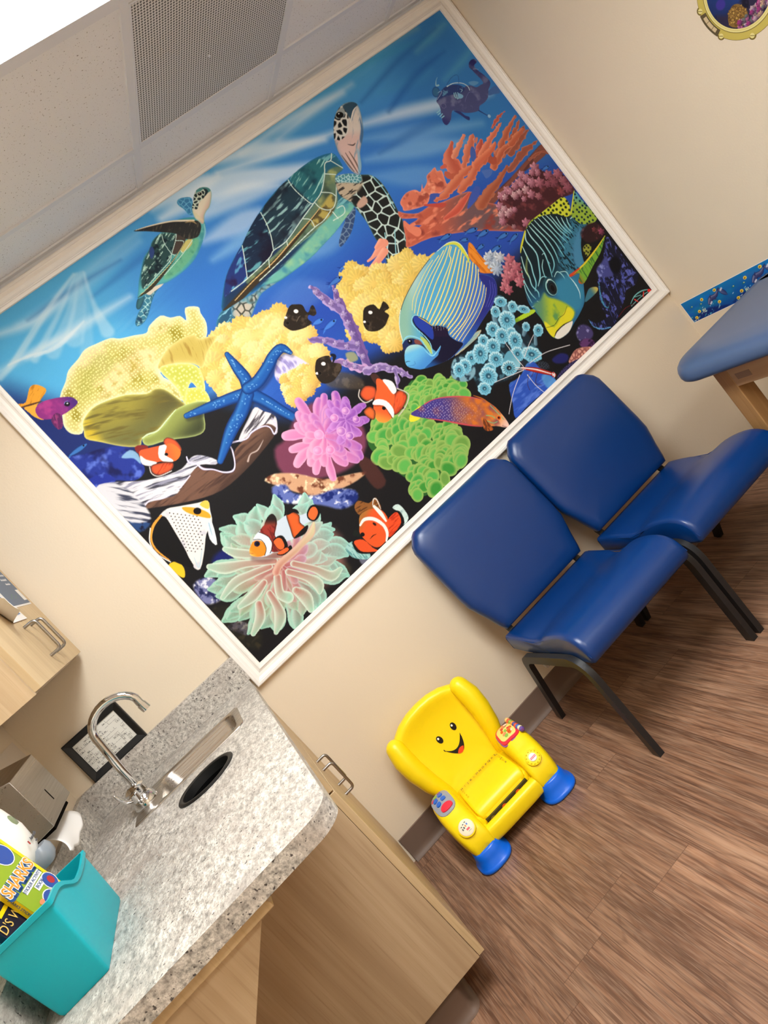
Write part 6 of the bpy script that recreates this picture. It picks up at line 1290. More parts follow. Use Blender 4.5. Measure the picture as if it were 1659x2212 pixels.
("S",([(136,156),(108,118),(54,93)],[27.9,37.2,18.6],(180,122,110)),{"c2":(164,206,180),"rim":(206,224,206),"soft":1.9,"hi":(206,206,190)}),
("S",([(277,230),(195,292),(135,328),(98,368)],[23.6,28.4,42.5,18.9],(180,122,110)),{"c2":(164,206,180),"rim":(206,224,206),"soft":1.9,"hi":(206,206,190)}),
("S",([(307,228),(251,285),(199,339),(177,378)],[23.8,28.5,33.3,17.1],(180,122,110)),{"c2":(164,206,180),"rim":(206,224,206),"soft":1.9,"hi":(206,206,190)}),
("S",([(199,199),(141,190),(83,194)],[23.4,37.5,18.7],(180,122,110)),{"c2":(164,206,180),"rim":(206,224,206),"soft":1.9,"hi":(206,206,190)}),
("S",([(228,287),(269,249),(344,233)],[18.7,23.3,14],(110,70,70)),{"soft":14,"a":0.5}),
("P",([(233,314),(262,332),(298,345),(338,340),(379,329),(419,323),(450,293),(482,277),(486,242),(452,255),(416,252),(381,244),(356,253),(323,252),(268,262),(233,293)],(200,214,226)),{"soft":2.4,"save":"cf"}),
("P",([(233,315),(261,333),(293,318),(286,286),(265,269),(232,291)],(236,140,36)),{"soft":2.8,"clip":"cf","g":(247,302,227,301,(240,190,90))}),
("P",([(271,336),(303,343),(316,310),(309,278),(281,263),(266,268),(287,285),(290,315)],(228,238,240)),{"soft":2.4}),
("P",([(308,342),(341,350),(377,341),(364,318),(338,297),(340,272),(344,233),(306,248),(292,264),(314,286),(317,311)],(150,52,42)),{"soft":2.4,"tex":("streak",(110,34,30),-102,28.5,6.6,0.5,0.7)}),
("P",([(333,348),(362,363),(383,361),(383,339),(364,318),(350,339)],(34,24,24)),{"soft":2.4,"g":(364,355,345,334,(140,60,44))}),
("P",([(418,327),(439,323),(452,294),(437,272),(439,243),(410,234),(382,245),(394,277)],(230,98,42)),{"soft":1.9,"rim":(20,18,18),"rw":3.4}),
("P",([(421,328),(441,332),(458,316),(455,297),(443,314),(422,320)],(20,18,18)),{"soft":1.9}),
("P",([(444,249),(448,240),(426,230),(403,234),(382,245)],(20,18,18)),{"soft":1.9}),
("P",([(478,281),(506,291),(523,280),(525,258),(501,241),(477,241),(467,261)],(20,18,18)),{"soft":2.4}),
("P",([(478,274),(502,284),(516,275),(508,254),(482,245),(473,259)],(236,106,50)),{"soft":1.9}),
("P",([(322,288),(343,289),(358,278),(354,250),(342,235),(318,240),(314,270)],(20,18,18)),{"soft":1.9}),
("P",([(322,285),(341,283),(347,269),(337,245),(318,247),(316,271)],(236,104,50)),{"soft":1.9}),
("P",([(300,244),(340,236),(358,233),(348,216),(326,220),(308,228)],(20,18,18)),{"soft":1.9}),
("P",([(302,244),(339,238),(341,226),(315,229)],(232,98,46)),{"soft":1.9}),
("S",([(272,336),(292,317),(286,285),(265,269)],2.3,(24,20,22)),{"soft":1.4}),
("S",([(304,344),(318,311),(310,277),(284,262)],2.4,(24,20,22)),{"soft":1.4}),
("S",([(379,336),(358,317),(337,300)],2.4,(24,20,22)),{"soft":1.4}),
("E",(272,317,10.3,10.3,(30,26,60)),{"rot":-42}),
("E",(273,316,5.6,5.6,(10,10,14)),{"rot":-42}),
("S",([(231,310),(239,300)],1.9,(180,90,40)),{"soft":1.4}),
("S",([(255,198),(285,210),(349,209),(396,212),(440,217),(472,237)],[28.3,26.5,23.6,24.6,28.3,10.4],(196,128,112)),{"c2":(206,206,160),"hi":(226,196,176),"rim":(206,170,150),"soft":1.9}),
("P",([(550,106),(572,119),(571,87)],(30,40,30)),{"soft":4,"a":0.5}),
("P",([(733,82),(759,77),(763,43),(754,11),(721,6),(740,50)],(206,228,222)),{"soft":2.6,"tex":("streak",(140,170,170),-3,25.7,5.1,0.55,0.75)}),
("P",([(675,50),(717,70),(745,55),(731,10),(681,1),(647,10)],(24,20,20)),{"soft":2.6}),
("P",([(675,54),(711,64),(736,56),(722,19),(680,8),(648,11)],(232,80,38)),{"soft":2,"tex":("streak",(190,50,24),-3,30.7,5.1,0.5,0.7)}),
("P",([(499,92),(537,91),(530,58),(553,14),(532,6),(495,49)],(160,206,200)),{"soft":3,"tex":("streak",(90,150,150),-91,24.9,5,0.5,0.7)}),
("P",([(535,93),(569,70),(575,24),(580,-3),(530,34),(521,62)],(24,20,20)),{"soft":2.5}),
("P",([(539,88),(569,69),(576,24),(582,1),(539,36),(532,63)],(226,84,40)),{"soft":2.0}),
("P",([(623,178),(652,188),(675,155),(703,155),(711,149),(698,107),(662,118),(621,142)],(140,88,42)),{"soft":3,"tex":("streak",(84,50,26),-12,25.3,5.1,0.5,0.7)}),
("S",([(682,140),(701,154),(707,142),(696,109)],[2.5,4.1,4.1,2],(226,220,210)),{"soft":2.0}),
("P",([(619,143),(659,138),(692,112),(695,70),(669,33),(641,11),(598,8),(577,34),(574,91),(591,115)],(228,88,40)),{"soft":2.5,"g":(652,107,639,146,(170,110,50))}),
("S",([(596,116),(623,121),(651,98),(663,58),(654,26),(631,6)],[7,12,13,12,11,6],(238,236,230)),{"soft":2.0}),
("S",([(683,133),(685,98),(681,62)],[10.1,15.2,7.1],(238,234,228)),{"soft":2.5}),
("E",(580,85,8,8,(18,14,14)),{"rot":-42}),
("E",(640,83,8.1,4.5,(40,24,24)),{"rot":-81}),
("S",([(591,54),(607,55),(620,51)],[1.5,3.5,1.5],(60,24,20)),{"soft":1.5}),
("P",([(2,462),(30,454),(34,422),(15,396),(4,414)],(240,196,44)),{"soft":2.6}),
("P",([(87,607),(125,610),(160,591),(216,558),(246,542),(229,510),(207,476),(165,458),(125,422),(71,382),(59,408),(76,457),(91,523),(103,593)],(236,232,226)),{"soft":2.6,"save":"bf","tex":("noise",(206,206,214),39.6,0.55,0.8)}),
("E",(123,593,2.2,2,(44,40,44)),{"soft":1.3,"clip":"bf","rot":-41}),
("E",(131,583,2.2,2,(44,40,44)),{"soft":1.3,"clip":"bf","rot":-41}),
("E",(140,574,2.2,2,(44,40,44)),{"soft":1.3,"clip":"bf","rot":-41}),
("E",(148,564,2.2,2,(44,40,44)),{"soft":1.3,"clip":"bf","rot":-41}),
("E",(157,554,2.2,2,(44,40,44)),{"soft":1.3,"clip":"bf","rot":-41}),
("E",(166,544,2.2,2,(44,40,44)),{"soft":1.3,"clip":"bf","rot":-41}),
("E",(174,534,2.2,2,(44,40,44)),{"soft":1.3,"clip":"bf","rot":-41}),
("E",(183,525,2.3,2,(44,40,44)),{"soft":1.3,"clip":"bf","rot":-41}),
("E",(119,582,2.2,2,(44,40,44)),{"soft":1.3,"clip":"bf","rot":-41}),
("E",(128,572,2.2,2,(44,40,44)),{"soft":1.3,"clip":"bf","rot":-41}),
("E",(136,562,2.2,2,(44,40,44)),{"soft":1.3,"clip":"bf","rot":-41}),
("E",(145,553,2.2,2,(44,40,44)),{"soft":1.3,"clip":"bf","rot":-41}),
("E",(153,543,2.2,2,(44,40,44)),{"soft":1.3,"clip":"bf","rot":-41}),
("E",(162,533,2.2,2,(44,40,44)),{"soft":1.3,"clip":"bf","rot":-41}),
("E",(171,523,2.3,2,(44,40,44)),{"soft":1.3,"clip":"bf","rot":-42}),
("E",(179,513,2.3,2,(44,40,44)),{"soft":1.3,"clip":"bf","rot":-42}),
("E",(116,571,2.2,2,(44,40,44)),{"soft":1.3,"clip":"bf","rot":-42}),
("E",(124,561,2.2,2,(44,40,44)),{"soft":1.3,"clip":"bf","rot":-42}),
("E",(133,551,2.2,2,(44,40,44)),{"soft":1.3,"clip":"bf","rot":-42}),
("E",(141,541,2.2,2,(44,40,44)),{"soft":1.3,"clip":"bf","rot":-42}),
("E",(150,532,2.2,2,(44,40,44)),{"soft":1.3,"clip":"bf","rot":-42}),
("E",(159,522,2.2,2,(44,40,44)),{"soft":1.3,"clip":"bf","rot":-42}),
("E",(167,512,2.3,2,(44,40,44)),{"soft":1.3,"clip":"bf","rot":-42}),
("E",(176,502,2.3,2,(44,40,44)),{"soft":1.3,"clip":"bf","rot":-42}),
("E",(112,559,2.2,2,(44,40,44)),{"soft":1.3,"clip":"bf","rot":-42}),
("E",(121,550,2.2,2,(44,40,44)),{"soft":1.3,"clip":"bf","rot":-42}),
("E",(129,540,2.2,2,(44,40,44)),{"soft":1.3,"clip":"bf","rot":-42}),
("E",(138,530,2.2,2,(44,40,44)),{"soft":1.3,"clip":"bf","rot":-42}),
("E",(146,520,2.2,2,(44,40,44)),{"soft":1.3,"clip":"bf","rot":-42}),
("E",(155,510,2.2,2,(44,40,44)),{"soft":1.3,"clip":"bf","rot":-42}),
("E",(164,500,2.3,2,(44,40,44)),{"soft":1.3,"clip":"bf","rot":-42}),
("E",(172,491,2.3,2,(44,40,44)),{"soft":1.3,"clip":"bf","rot":-42}),
("E",(109,548,2.2,2,(44,40,44)),{"soft":1.3,"clip":"bf","rot":-42}),
("E",(117,538,2.2,2,(44,40,44)),{"soft":1.3,"clip":"bf","rot":-42}),
("E",(126,529,2.2,2,(44,40,44)),{"soft":1.3,"clip":"bf","rot":-42}),
("E",(134,519,2.2,2,(44,40,44)),{"soft":1.3,"clip":"bf","rot":-42}),
("E",(143,509,2.2,2,(44,40,44)),{"soft":1.3,"clip":"bf","rot":-42}),
("E",(152,499,2.2,2,(44,40,44)),{"soft":1.3,"clip":"bf","rot":-42}),
("E",(160,489,2.3,2,(44,40,44)),{"soft":1.3,"clip":"bf","rot":-42}),
("E",(105,537,2.2,2,(44,40,44)),{"soft":1.3,"clip":"bf","rot":-42}),
("E",(114,527,2.2,2,(44,40,44)),{"soft":1.3,"clip":"bf","rot":-42}),
("E",(122,517,2.2,2,(44,40,44)),{"soft":1.3,"clip":"bf","rot":-42}),
("E",(131,508,2.2,2,(44,40,44)),{"soft":1.3,"clip":"bf","rot":-42}),
("E",(140,498,2.2,2,(44,40,44)),{"soft":1.3,"clip":"bf","rot":-42}),
("E",(148,488,2.2,2,(44,40,44)),{"soft":1.3,"clip":"bf","rot":-42}),
("E",(157,478,2.3,2,(44,40,44)),{"soft":1.3,"clip":"bf","rot":-42}),
("E",(102,526,2.2,2,(44,40,44)),{"soft":1.3,"clip":"bf","rot":-42}),
("E",(110,516,2.2,2,(44,40,44)),{"soft":1.3,"clip":"bf","rot":-42}),
("E",(119,506,2.2,2,(44,40,44)),{"soft":1.3,"clip":"bf","rot":-42}),
("E",(127,496,2.2,2,(44,40,44)),{"soft":1.3,"clip":"bf","rot":-42}),
("E",(136,486,2.2,2,(44,40,44)),{"soft":1.3,"clip":"bf","rot":-42}),
("E",(145,476,2.2,2,(44,40,44)),{"soft":1.3,"clip":"bf","rot":-42}),
("E",(153,466,2.3,2,(44,40,44)),{"soft":1.3,"clip":"bf","rot":-42}),
("E",(99,515,2.2,2,(44,40,44)),{"soft":1.3,"clip":"bf","rot":-42}),
("E",(107,505,2.2,2,(44,40,44)),{"soft":1.3,"clip":"bf","rot":-42}),
("E",(115,495,2.2,2,(44,40,44)),{"soft":1.3,"clip":"bf","rot":-42}),
("E",(124,485,2.2,2,(44,40,44)),{"soft":1.3,"clip":"bf","rot":-42}),
("E",(133,475,2.2,2,(44,40,44)),{"soft":1.3,"clip":"bf","rot":-42}),
("E",(141,465,2.3,2,(44,40,44)),{"soft":1.3,"clip":"bf","rot":-42}),
("E",(95,503,2.2,2,(44,40,44)),{"soft":1.3,"clip":"bf","rot":-42}),
("E",(103,493,2.2,2,(44,40,44)),{"soft":1.3,"clip":"bf","rot":-42}),
("E",(112,484,2.2,2,(44,40,44)),{"soft":1.3,"clip":"bf","rot":-42}),
("E",(120,474,2.2,2,(44,40,44)),{"soft":1.3,"clip":"bf","rot":-42}),
("E",(129,464,2.2,2,(44,40,44)),{"soft":1.3,"clip":"bf","rot":-42}),
("E",(138,454,2.3,2,(44,40,44)),{"soft":1.3,"clip":"bf","rot":-42}),
("E",(92,492,2.2,2,(44,40,44)),{"soft":1.3,"clip":"bf","rot":-42}),
("E",(100,482,2.2,2,(44,40,44)),{"soft":1.3,"clip":"bf","rot":-42}),
("E",(108,472,2.2,2,(44,40,44)),{"soft":1.3,"clip":"bf","rot":-42}),
("E",(117,462,2.2,2,(44,40,44)),{"soft":1.3,"clip":"bf","rot":-42}),
("E",(126,452,2.2,2,(44,40,44)),{"soft":1.3,"clip":"bf","rot":-42}),
("E",(134,442,2.3,2,(44,40,44)),{"soft":1.3,"clip":"bf","rot":-42}),
("E",(88,481,2.2,2,(44,40,44)),{"soft":1.3,"clip":"bf","rot":-42}),
("E",(97,471,2.2,2,(44,40,44)),{"soft":1.3,"clip":"bf","rot":-42}),
("E",(105,461,2.2,2,(44,40,44)),{"soft":1.3,"clip":"bf","rot":-42}),
("E",(113,451,2.2,2,(44,40,44)),{"soft":1.3,"clip":"bf","rot":-42}),
("E",(122,441,2.2,2,(44,40,44)),{"soft":1.3,"clip":"bf","rot":-42}),
("E",(85,470,2.2,2,(44,40,44)),{"soft":1.3,"clip":"bf","rot":-42}),
("E",(93,460,2.2,2,(44,40,44)),{"soft":1.3,"clip":"bf","rot":-42}),
("E",(101,450,2.2,2,(44,40,44)),{"soft":1.3,"clip":"bf","rot":-42}),
("E",(110,440,2.2,2,(44,40,44)),{"soft":1.3,"clip":"bf","rot":-42}),
("E",(119,430,2.2,2,(44,40,44)),{"soft":1.3,"clip":"bf","rot":-42}),
("E",(81,458,2.2,2,(44,40,44)),{"soft":1.3,"clip":"bf","rot":-42}),
("E",(90,448,2.2,2,(44,40,44)),{"soft":1.3,"clip":"bf","rot":-42}),
("E",(98,438,2.2,2,(44,40,44)),{"soft":1.3,"clip":"bf","rot":-42}),
("P",([(45,588),(86,599),(104,590),(88,519),(72,452),(57,400),(20,471),(14,521),(20,560)],(18,17,18)),{"soft":2.6}),
("S",([(96,605),(53,595),(18,564),(8,524),(16,472)],[6.5,9.1,6.5,5.8,3.9],(236,160,60)),{"soft":1.9}),
("S",([(42,596),(10,562),(1,517),(15,466)],3.2,(240,240,236)),{"soft":1.9}),
("P",([(167,581),(200,549),(220,510),(212,491),(186,523),(166,559)],(240,166,44)),{"soft":2.7}),
("E",(196,538,13.3,11.9,(14,12,12)),{"rot":-41}),
("P",([(216,549),(239,549),(245,534),(228,519)],(246,196,80)),{"soft":2.7}),
("P",([(191,481),(207,476),(169,407),(163,438)],(236,240,242)),{"soft":2.7,"tex":("streak",(170,200,216),-117,26.7,5.3,0.5,0.7)}),
("S",([(82,425),(72,389),(119,428)],[2.6,5.3,2.6],(190,210,220)),{"soft":3.3})]
def water(sh):
    """plain sea: bright at the surface, deep blue and black towards the reef"""
    X, Y = np.meshgrid(sh.x, sh.y); v = Y / sh.h + .10 * np.sin(X / 500.) + .03
    st = [(0, (20, 20, 24)), (.22, (22, 22, 28)), (.40, (24, 38, 92)), (.55, (38, 80, 172)), (.72, (58, 130, 208)), (.88, (84, 176, 226)), (1.0, (66, 156, 208))]
    for i in range(3): sh.img[..., i] = np.interp(v, [s_[0] for s_ in st], [s_[1][i] for s_ in st])
    n = fnoise((X + Y * .35) / 210., (Y - X * .12) / 20., 2); sh.img += (np.array((206, 226, 234.)) - sh.img) * (sstep(.60, .86, n) * .40 * sstep(.5, .85, v))[..., None]
    n = fnoise((X + Y * .3) / 170., (Y - X * .1) / 16., 6); sh.img += (np.array((24, 76, 150.)) - sh.img) * (sstep(.55, .85, n) * .5 * sstep(.4, .8, v))[..., None]
def paint_mural():
    sh = Sheet(2253.5, 1435, STEP); water(sh); run_ops(sh, MURAL_OPS)
    g = np.random.RandomState(1).rand(*sh.img.shape[:2]); return np.clip(sh.img + (g[..., None] - .5) * 3, 0, 255)
def paint_border():
    sh = Sheet(2200, 100, 1.6); X, Y = np.meshgrid(sh.x, sh.y)
    for i, (a, b) in enumerate(((6, 14), (64, 122), (150, 190))): sh.img[..., i] = a + (b - a) * Y / 100 + 22 * sstep(.5, .8, fnoise(X / 120, Y / 40, 3 + i))
    rs = np.random.RandomState(4)
    for k in range(10):
        x0 = k * 235; sh.P([(x0, 2), (x0 + 40, 22), (x0 + 110, 30), (x0 + 170, 16), (x0 + 200, 2)], (12, 40, 110), soft=14)
        for i in range(46): sh.E(x0 + rs.rand() * 170, 4 + rs.rand() ** 2 * 46, 1.5 + rs.rand() * 6, 1 + rs.rand() * 1.6, [(120, 200, 220), (40, 140, 170), (214, 232, 236), (30, 90, 150)][i % 4], rot=25, a=.8)
        for c, q in (((58, 62, 110), ((128, 46), (150, 62), (180, 66), (205, 82))), ((50, 66, 120), ((208, 80), (220, 64), (228, 50)))):
            sh.S([(x0 + a, b) for a, b in q], [14, 22, 17, 4] if len(q) == 4 else [12, 24, 8], c, hi=(186, 190, 216), rim=(24, 40, 96)); sh.S([(x0 + q[0][0] + 6, q[0][1] - 4), (x0 + q[0][0] + 16, q[0][1] + 2)], 7, (206, 210, 226), soft=4)
        sh.S([(x0 + 150, 66), (x0 + 158, 78)], [7, 2], (50, 56, 108)); sh.S([(x0 + 160, 56), (x0 + 178, 46)], [8, 2], (50, 56, 108)); sh.S([(x0 + 202, 82), (x0 + 214, 90)], [7, 2], (48, 54, 104))
        for a, b in ((108, 76), (190, 88), (60, 34), (176, 34), (28, 14)): sh.E(x0 + a, b, 9, 6.5, (238, 200, 50), rot=20, rim=(250, 236, 130)); sh.E(x0 + a - 2, b - 1, 4, 2.4, (120, 70, 30), rot=20)
        for a, b in ((40, 66), (90, 60), (82, 30)): sh.E(x0 + a, b, 9, 4, (30, 110, 120), rot=12); sh.E(x0 + a + 2, b + 1, 3, 2, (220, 220, 180))
        for i in range(3): sh.S([(x0 + 78 + i * 7, 22), (x0 + 80 + i * 7, 36)], 3, (232, 236, 220))
    return np.clip(sh.img, 0, 255)
def paint_porthole():
    sh = Sheet(316, 316, 1.6); X, Y = np.meshgrid(sh.x, sh.y)
    for i, (a, b) in enumerate(((26, 40), (32, 90), (76, 168))): sh.img[..., i] = a + (b - a) * np.clip(X * .6 / 316 + Y * .4 / 316, 0, 1)
    sh.P([(10, 150), (50, 120), (120, 110), (170, 130), (200, 110), (250, 60), (200, 0), (60, 0), (0, 60)], (46, 40, 66), soft=30, tex=('noise', (24, 22, 40), 30, .5, .7))
    rs = np.random.RandomState(9)
    sh.P([(40, 70), (60, 110), (100, 128), (130, 110), (140, 60), (110, 30), (70, 36)], (132, 100, 48), soft=4, save='fan'); sh.SC('fan', 90, 3, 4, 8, [(190, 152, 78), (160, 122, 60), (110, 80, 40)], lo=(90, 64, 34), flower=False)
    for k in range(60): sh.FL(70 + rs.rand() * 200, 10 + rs.rand() * 46, 6 + rs.rand() * 9, [(214, 120, 170), (160, 120, 180), (226, 190, 150), (120, 140, 130), (190, 60, 140), (230, 200, 206)][k % 6], (80, 50, 80), 6, k)
    sh.S([(120, 160), (145, 138), (175, 134), (190, 120)], [3, 12, 12, 3], (206, 196, 140), hi=(240, 236, 200)); sh.P([(100, 190), (150, 230), (200, 190), (190, 150), (130, 150)], (38, 34, 56), soft=16); sh.E(205, 190, 14, 12, (240, 224, 60)); sh.E(232, 165, 10, 9, (226, 190, 70)); sh.E(60, 170, 24, 22, (60, 50, 140), soft=10)
    sh.S([(230, 60), (250, 100), (290, 130), (316, 140)], [10, 34, 40, 30], (110, 140, 120), hi=(190, 206, 170)); sh.P([(250, 50), (280, 90), (316, 110), (316, 60)], (206, 206, 190), soft=14, tex=('noise', (40, 90, 120), 20, .5, .7)); sh.P([(200, 230), (260, 210), (300, 260), (240, 290)], (34, 110, 160), soft=30)
    return np.clip(sh.img, 0, 255)
# ------------------------------------------------------------------ room shell
bm = BM(); box(bm, (XL - .1, YB - .1, -.05), (XR + .1, .1, 0)); struct('floor', bm, FLOOR)
bm = BM(); box(bm, (XL - .1, 0, 0), (XR + .1, .1, ZC + .1)); struct('wall_back', bm, WALL)
bm = BM(); box(bm, (XL - .1, YB, 0), (XL, 0, ZC + .1)); struct('wall_left', bm, WALL)
bm = BM(); box(bm, (XR, YB, 0), (XR + .1, 0, ZC + .1)); struct('wall_right', bm, WALL)
bm = BM(); box(bm, (XL - .1, YB - .1, 0), (XR + .1, YB, ZC + .1)); struct('wall_front', bm, WALL)

GX = [-.425, .180, .785, 1.390, 1.995]; GY = [-.252, -.862, -1.472, -2.082, -2.692, -3.302]
LAMPS = [(.180, -2.082, .785, -.862), (.785, -3.302, 1.390, -2.692)]  # second lamp is added behind the camera to brighten the upper walls
VENT = (.785, -.862, 1.390, -.252)
bm = BM()
ex = [XL] + GX + [XR]; ey = [YB] + GY[::-1] + [0]
def in_opening(x, y):
    for a in LAMPS + [VENT]:
        if a[0] < x < a[2] and a[1] < y < a[3]: return True
    return False
for i in range(len(ex) - 1):
    for j in range(len(ey) - 1):
        if in_opening((ex[i] + ex[i + 1]) / 2, (ey[j] + ey[j + 1]) / 2): continue
        box(bm, (ex[i], ey[j], ZC + .006), (ex[i + 1], ey[j + 1], ZC + .02))
struct('ceiling', bm, TILE)
bm = BM()
for x in GX: box(bm, (x - .0125, YB, ZC - .001), (x + .0125, 0, ZC + .006))
for y in GY: box(bm, (XL, y - .0122, ZC - .0006), (XR, y + .0122, ZC + .0062))
struct('trim_1', bm, TBAR)
bm = BM()
box(bm, (XL, -.022, ZC - .0018), (XR, 0, ZC + .005)); box(bm, (XL, -.002, ZC - .02), (XR, -.0, ZC - .0019))
box(bm, (XL, YB, ZC - .0016), (XL + .022, -.0, ZC + .005)); box(bm, (XR - .022, YB, ZC - .0016), (XR, 0, ZC + .005))
struct('trim_2', bm, TBAR)

def cove(name, a, b, nrm, flip=False):
    """rubber cove base along a wall from a to b, nrm points into the room"""
    A, B, N = Vector(a), Vector(b), Vector(nrm); bm = BM(); prof = [(0, .102), (.004, .100), (.0045, .03), (.007, .016), (.014, .006), (.022, .0015), (.022, 0), (0, 0)]
    loft(bm, [[A + N * d + Vector((0, 0, h)) for d, h in prof], [B + N * d + Vector((0, 0, h)) for d, h in prof]])
    return bm
struct('baseboard_back', cove('b', (-.08, 0, 0), (XR, 0, 0), (0, -1, 0)), COVE, smooth=True, angle=0.5)
struct('baseboard_right', cove('b', (XR, YB, 0), (XR, 0, 0), (-1, 0, 0)), COVE, smooth=True, angle=0.5)
struct('baseboard_front', cove('b', (XL, YB, 0), (XR, YB, 0), (0, 1, 0)), COVE, smooth=True, angle=0.5)
struct('baseboard_left', cove('b', (XL, YB, 0), (XL, -.76, 0), (1, 0, 0)), COVE, smooth=True, angle=0.5)

# ------------------------------------------------------------------ ceiling lamp and vent
GLOW = bpy.data.materials.new('lit_lamp_diffuser'); GLOW.use_nodes = True
gn = GLOW.node_tree; gn.nodes.remove(gn.nodes['Principled BSDF'])
em = gn.nodes.new('ShaderNodeEmission'); em.inputs[0].default_value = LAMP_COLOR + (1,); em.inputs[1].default_value = LAMP_STRENGTH
gn.links.new(em.outputs[0], gn.nodes['Material Output'].inputs[0])
for (x0, y0, x1, y1), lbl in zip(LAMPS, ('long white lit troffer lamp recessed in the ceiling grid beside the perforated vent', 'added fill lamp, an unseen smaller square troffer in the ceiling towards the opposite wall')):
    t = thing('ceiling_light', lbl, 'ceiling light', ((x0 + x1) / 2, (y0 + y1) / 2, ZC))
    w, d = (x1 - x0) / 2 - .0127, (y1 - y0) / 2 - .0124
    bm = BM(); box(bm, (-w + .018, -d + .018, -.001), (w - .018, d - .018, .004)); obj('diffuser', bm, GLOW, t)
    bm = BM()
    box(bm, (-w, -d, -.003), (w, -d + .0175, .006)); box(bm, (-w, d - .0175, -.003), (w, d, .006))
    box(bm, (-w, -d + .0176, -.003), (-w + .0175, d - .0176, .006)); box(bm, (w - .0175, -d + .0176, -.003), (w, d - .0176, .006))
    obj('frame', bm, TBAR, t)
x0, y0, x1, y1 = VENT
t = thing('ceiling_vent', 'square perforated grey metal air return grille in the ceiling', 'vent', ((x0 + x1) / 2, (y0 + y1) / 2, ZC))
w = .29
bxo('perforated_panel', (-w + .006, -w + .006, .001), (w - .006, w - .006, .004), GRILLE, t)
bm = BM()
box(bm, (-w, -w, -.002), (w, -w + .006, .006)); box(bm, (-w, w - .006, -.002), (w, w, .006))
box(bm, (-w, -w + .0061, -.002), (-w + .006, w - .0061, .006)); box(bm, (w - .006, -w + .0061, -.002), (w, w - .0061, .006)); obj('frame', bm, TBAR, t)
bm = BM(); lathe(bm, [(.004, -.002), (.004, .001)], 12, (-.02, .08, 0)); obj('screw', bm, TBAR, t)

# ------------------------------------------------------------------ framed undersea mural
MX0, MX1, MZ0, MZ1 = -.0105, 2.240, .924, 2.356          # visible print inside the frame
t = thing('framed_mural', 'huge white framed undersea reef print with turtles and fish filling the back wall', 'picture', ((MX0 + MX1) / 2, 0, MZ0))
ox, oz = (MX0 + MX1) / 2, MZ0
prof = [(0, 0), (0, .019), (.003, .021), (.011, .021), (.013, .0185), (.016, .018), (.024, .013), (.034, .011), (.040, .013), (.043, .0155), (.046, .0155), (.0475, .0125), (.054, .0115), (.057, .0105), (.0585, .0045)]
rings = []
FW = .0565
for d, h in prof:
    e = FW - d
    rings.append([(MX0 - e - ox, -h, MZ0 - e - oz), (MX1 + e - ox, -h, MZ0 - e - oz), (MX1 + e - ox, -h, MZ1 + e - oz), (MX0 - e - ox, -h, MZ1 + e - oz)])
bm = BM(); loft(bm, rings, cap=False); fr = obj('frame', bm, WHITE, t, smooth=True, angle=0.35)

def print_sheet(name, parent, colour, nx, ny, x0, z0, x1, z1, y, m_):
    """a flat printed sheet: a fine grid mesh that carries its printed colours (linear) per vertex"""
    gx, gz = np.meshgrid(np.linspace(x0, x1, nx), np.linspace(z0, z1, ny))
    co = np.stack([gx.ravel(), np.full(nx * ny, y), gz.ravel()], 1).astype(np.float32)
    i = np.arange(nx * ny).reshape(ny, nx)
    q = np.stack([i[:-1, :-1], i[:-1, 1:], i[1:, 1:], i[1:, :-1]], -1).reshape(-1, 4).astype(np.int32)
    me = bpy.data.meshes.new(name); nf = len(q)
    me.vertices.add(nx * ny); me.vertices.foreach_set('co', co.ravel())
    me.loops.add(nf * 4); me.loops.foreach_set('vertex_index', q.ravel())
    me.polygons.add(nf); me.polygons.foreach_set('loop_start', np.arange(0, nf * 4, 4, dtype=np.int32)); me.polygons.foreach_set('loop_total', np.full(nf, 4, dtype=np.int32))
    me.update()
    at = me.color_attributes.new('print', 'FLOAT_COLOR', 'POINT')
    srgb = np.clip(colour.reshape(-1, 3) / 255.0, 0, 1)
    l = np.where(srgb <= .04045, srgb / 12.92, ((srgb + .055) / 1.055) ** 2.4)
    at.data.foreach_set('color', np.concatenate([l, np.ones((len(l), 1))], 1).astype(np.float32).ravel())
    me.materials.append(m_)
    o = bpy.data.objects.new(name, me); COL.objects.link(o); o.parent = parent
    return o
mural_img = paint_mural()
print_sheet('print', t, mural_img, mural_img.shape[1], mural_img.shape[0], MX0 - .0015 - ox, -.0015, MX1 + .0015 - ox, MZ1 + .0015 - oz, -.004, PRINT)
# ------------------------------------------------------------------ base cabinet under the sink
FX = -.085                                    # face of the base doors
def handle(name, parent, p, L=.102, out=.033, r=.0045):
    """vertical U-shaped bar pull on a face that looks towards +x"""
    bm = BM(); x, y, z = p
    pts = fillet([(x, y, z), (x + out, y, z), (x + out, y, z + L), (x, y, z + L)], .012)
    tube(bm, pts, r, 12); return obj(name, bm, NICKEL, parent, smooth=True)
t = thing('base_cabinet', 'pale wood sink cabinet under the granite counter with two doors and end panel', 'cabinet', (XL, -.38, 0))
def L(p, q): return ((p[0] - XL, p[1] + .38, p[2]), (q[0] - XL, q[1] + .38, q[2]))
bxo('carcass', *L((XL + .002, -.742, .104), (-.107, -.004, .69)), LAM_V, t)
bxo('end_panel', *L((XL + .002, -.76, .104), (-.1055, -.7425, .871)), LAM_V, t, bevel=.0008)
bxo('false_front', *L((-.1045, -.757, .699), (FX, -.006, .866)), LAM_EDGE, t, bevel=.001)
for a, b in ((-.757, -.3595), (-.3565, -.006)):
    d = bxo('door', *L((-.1045, a, .104), (FX, b, .694)), LAM_EDGE, t, bevel=.001)
    handle('handle', d, (FX - XL, (-.405 if a < -.5 else -.31) + .38, .527))
bm = BM(); box(bm, *L((XL + .003, -.728, 0), (-.205, -.004, .1035))); obj('toe_kick', bm, COVE, t)
bm = BM()
base = rrect(-.26, -.5, -.2035, -.7295, .001)
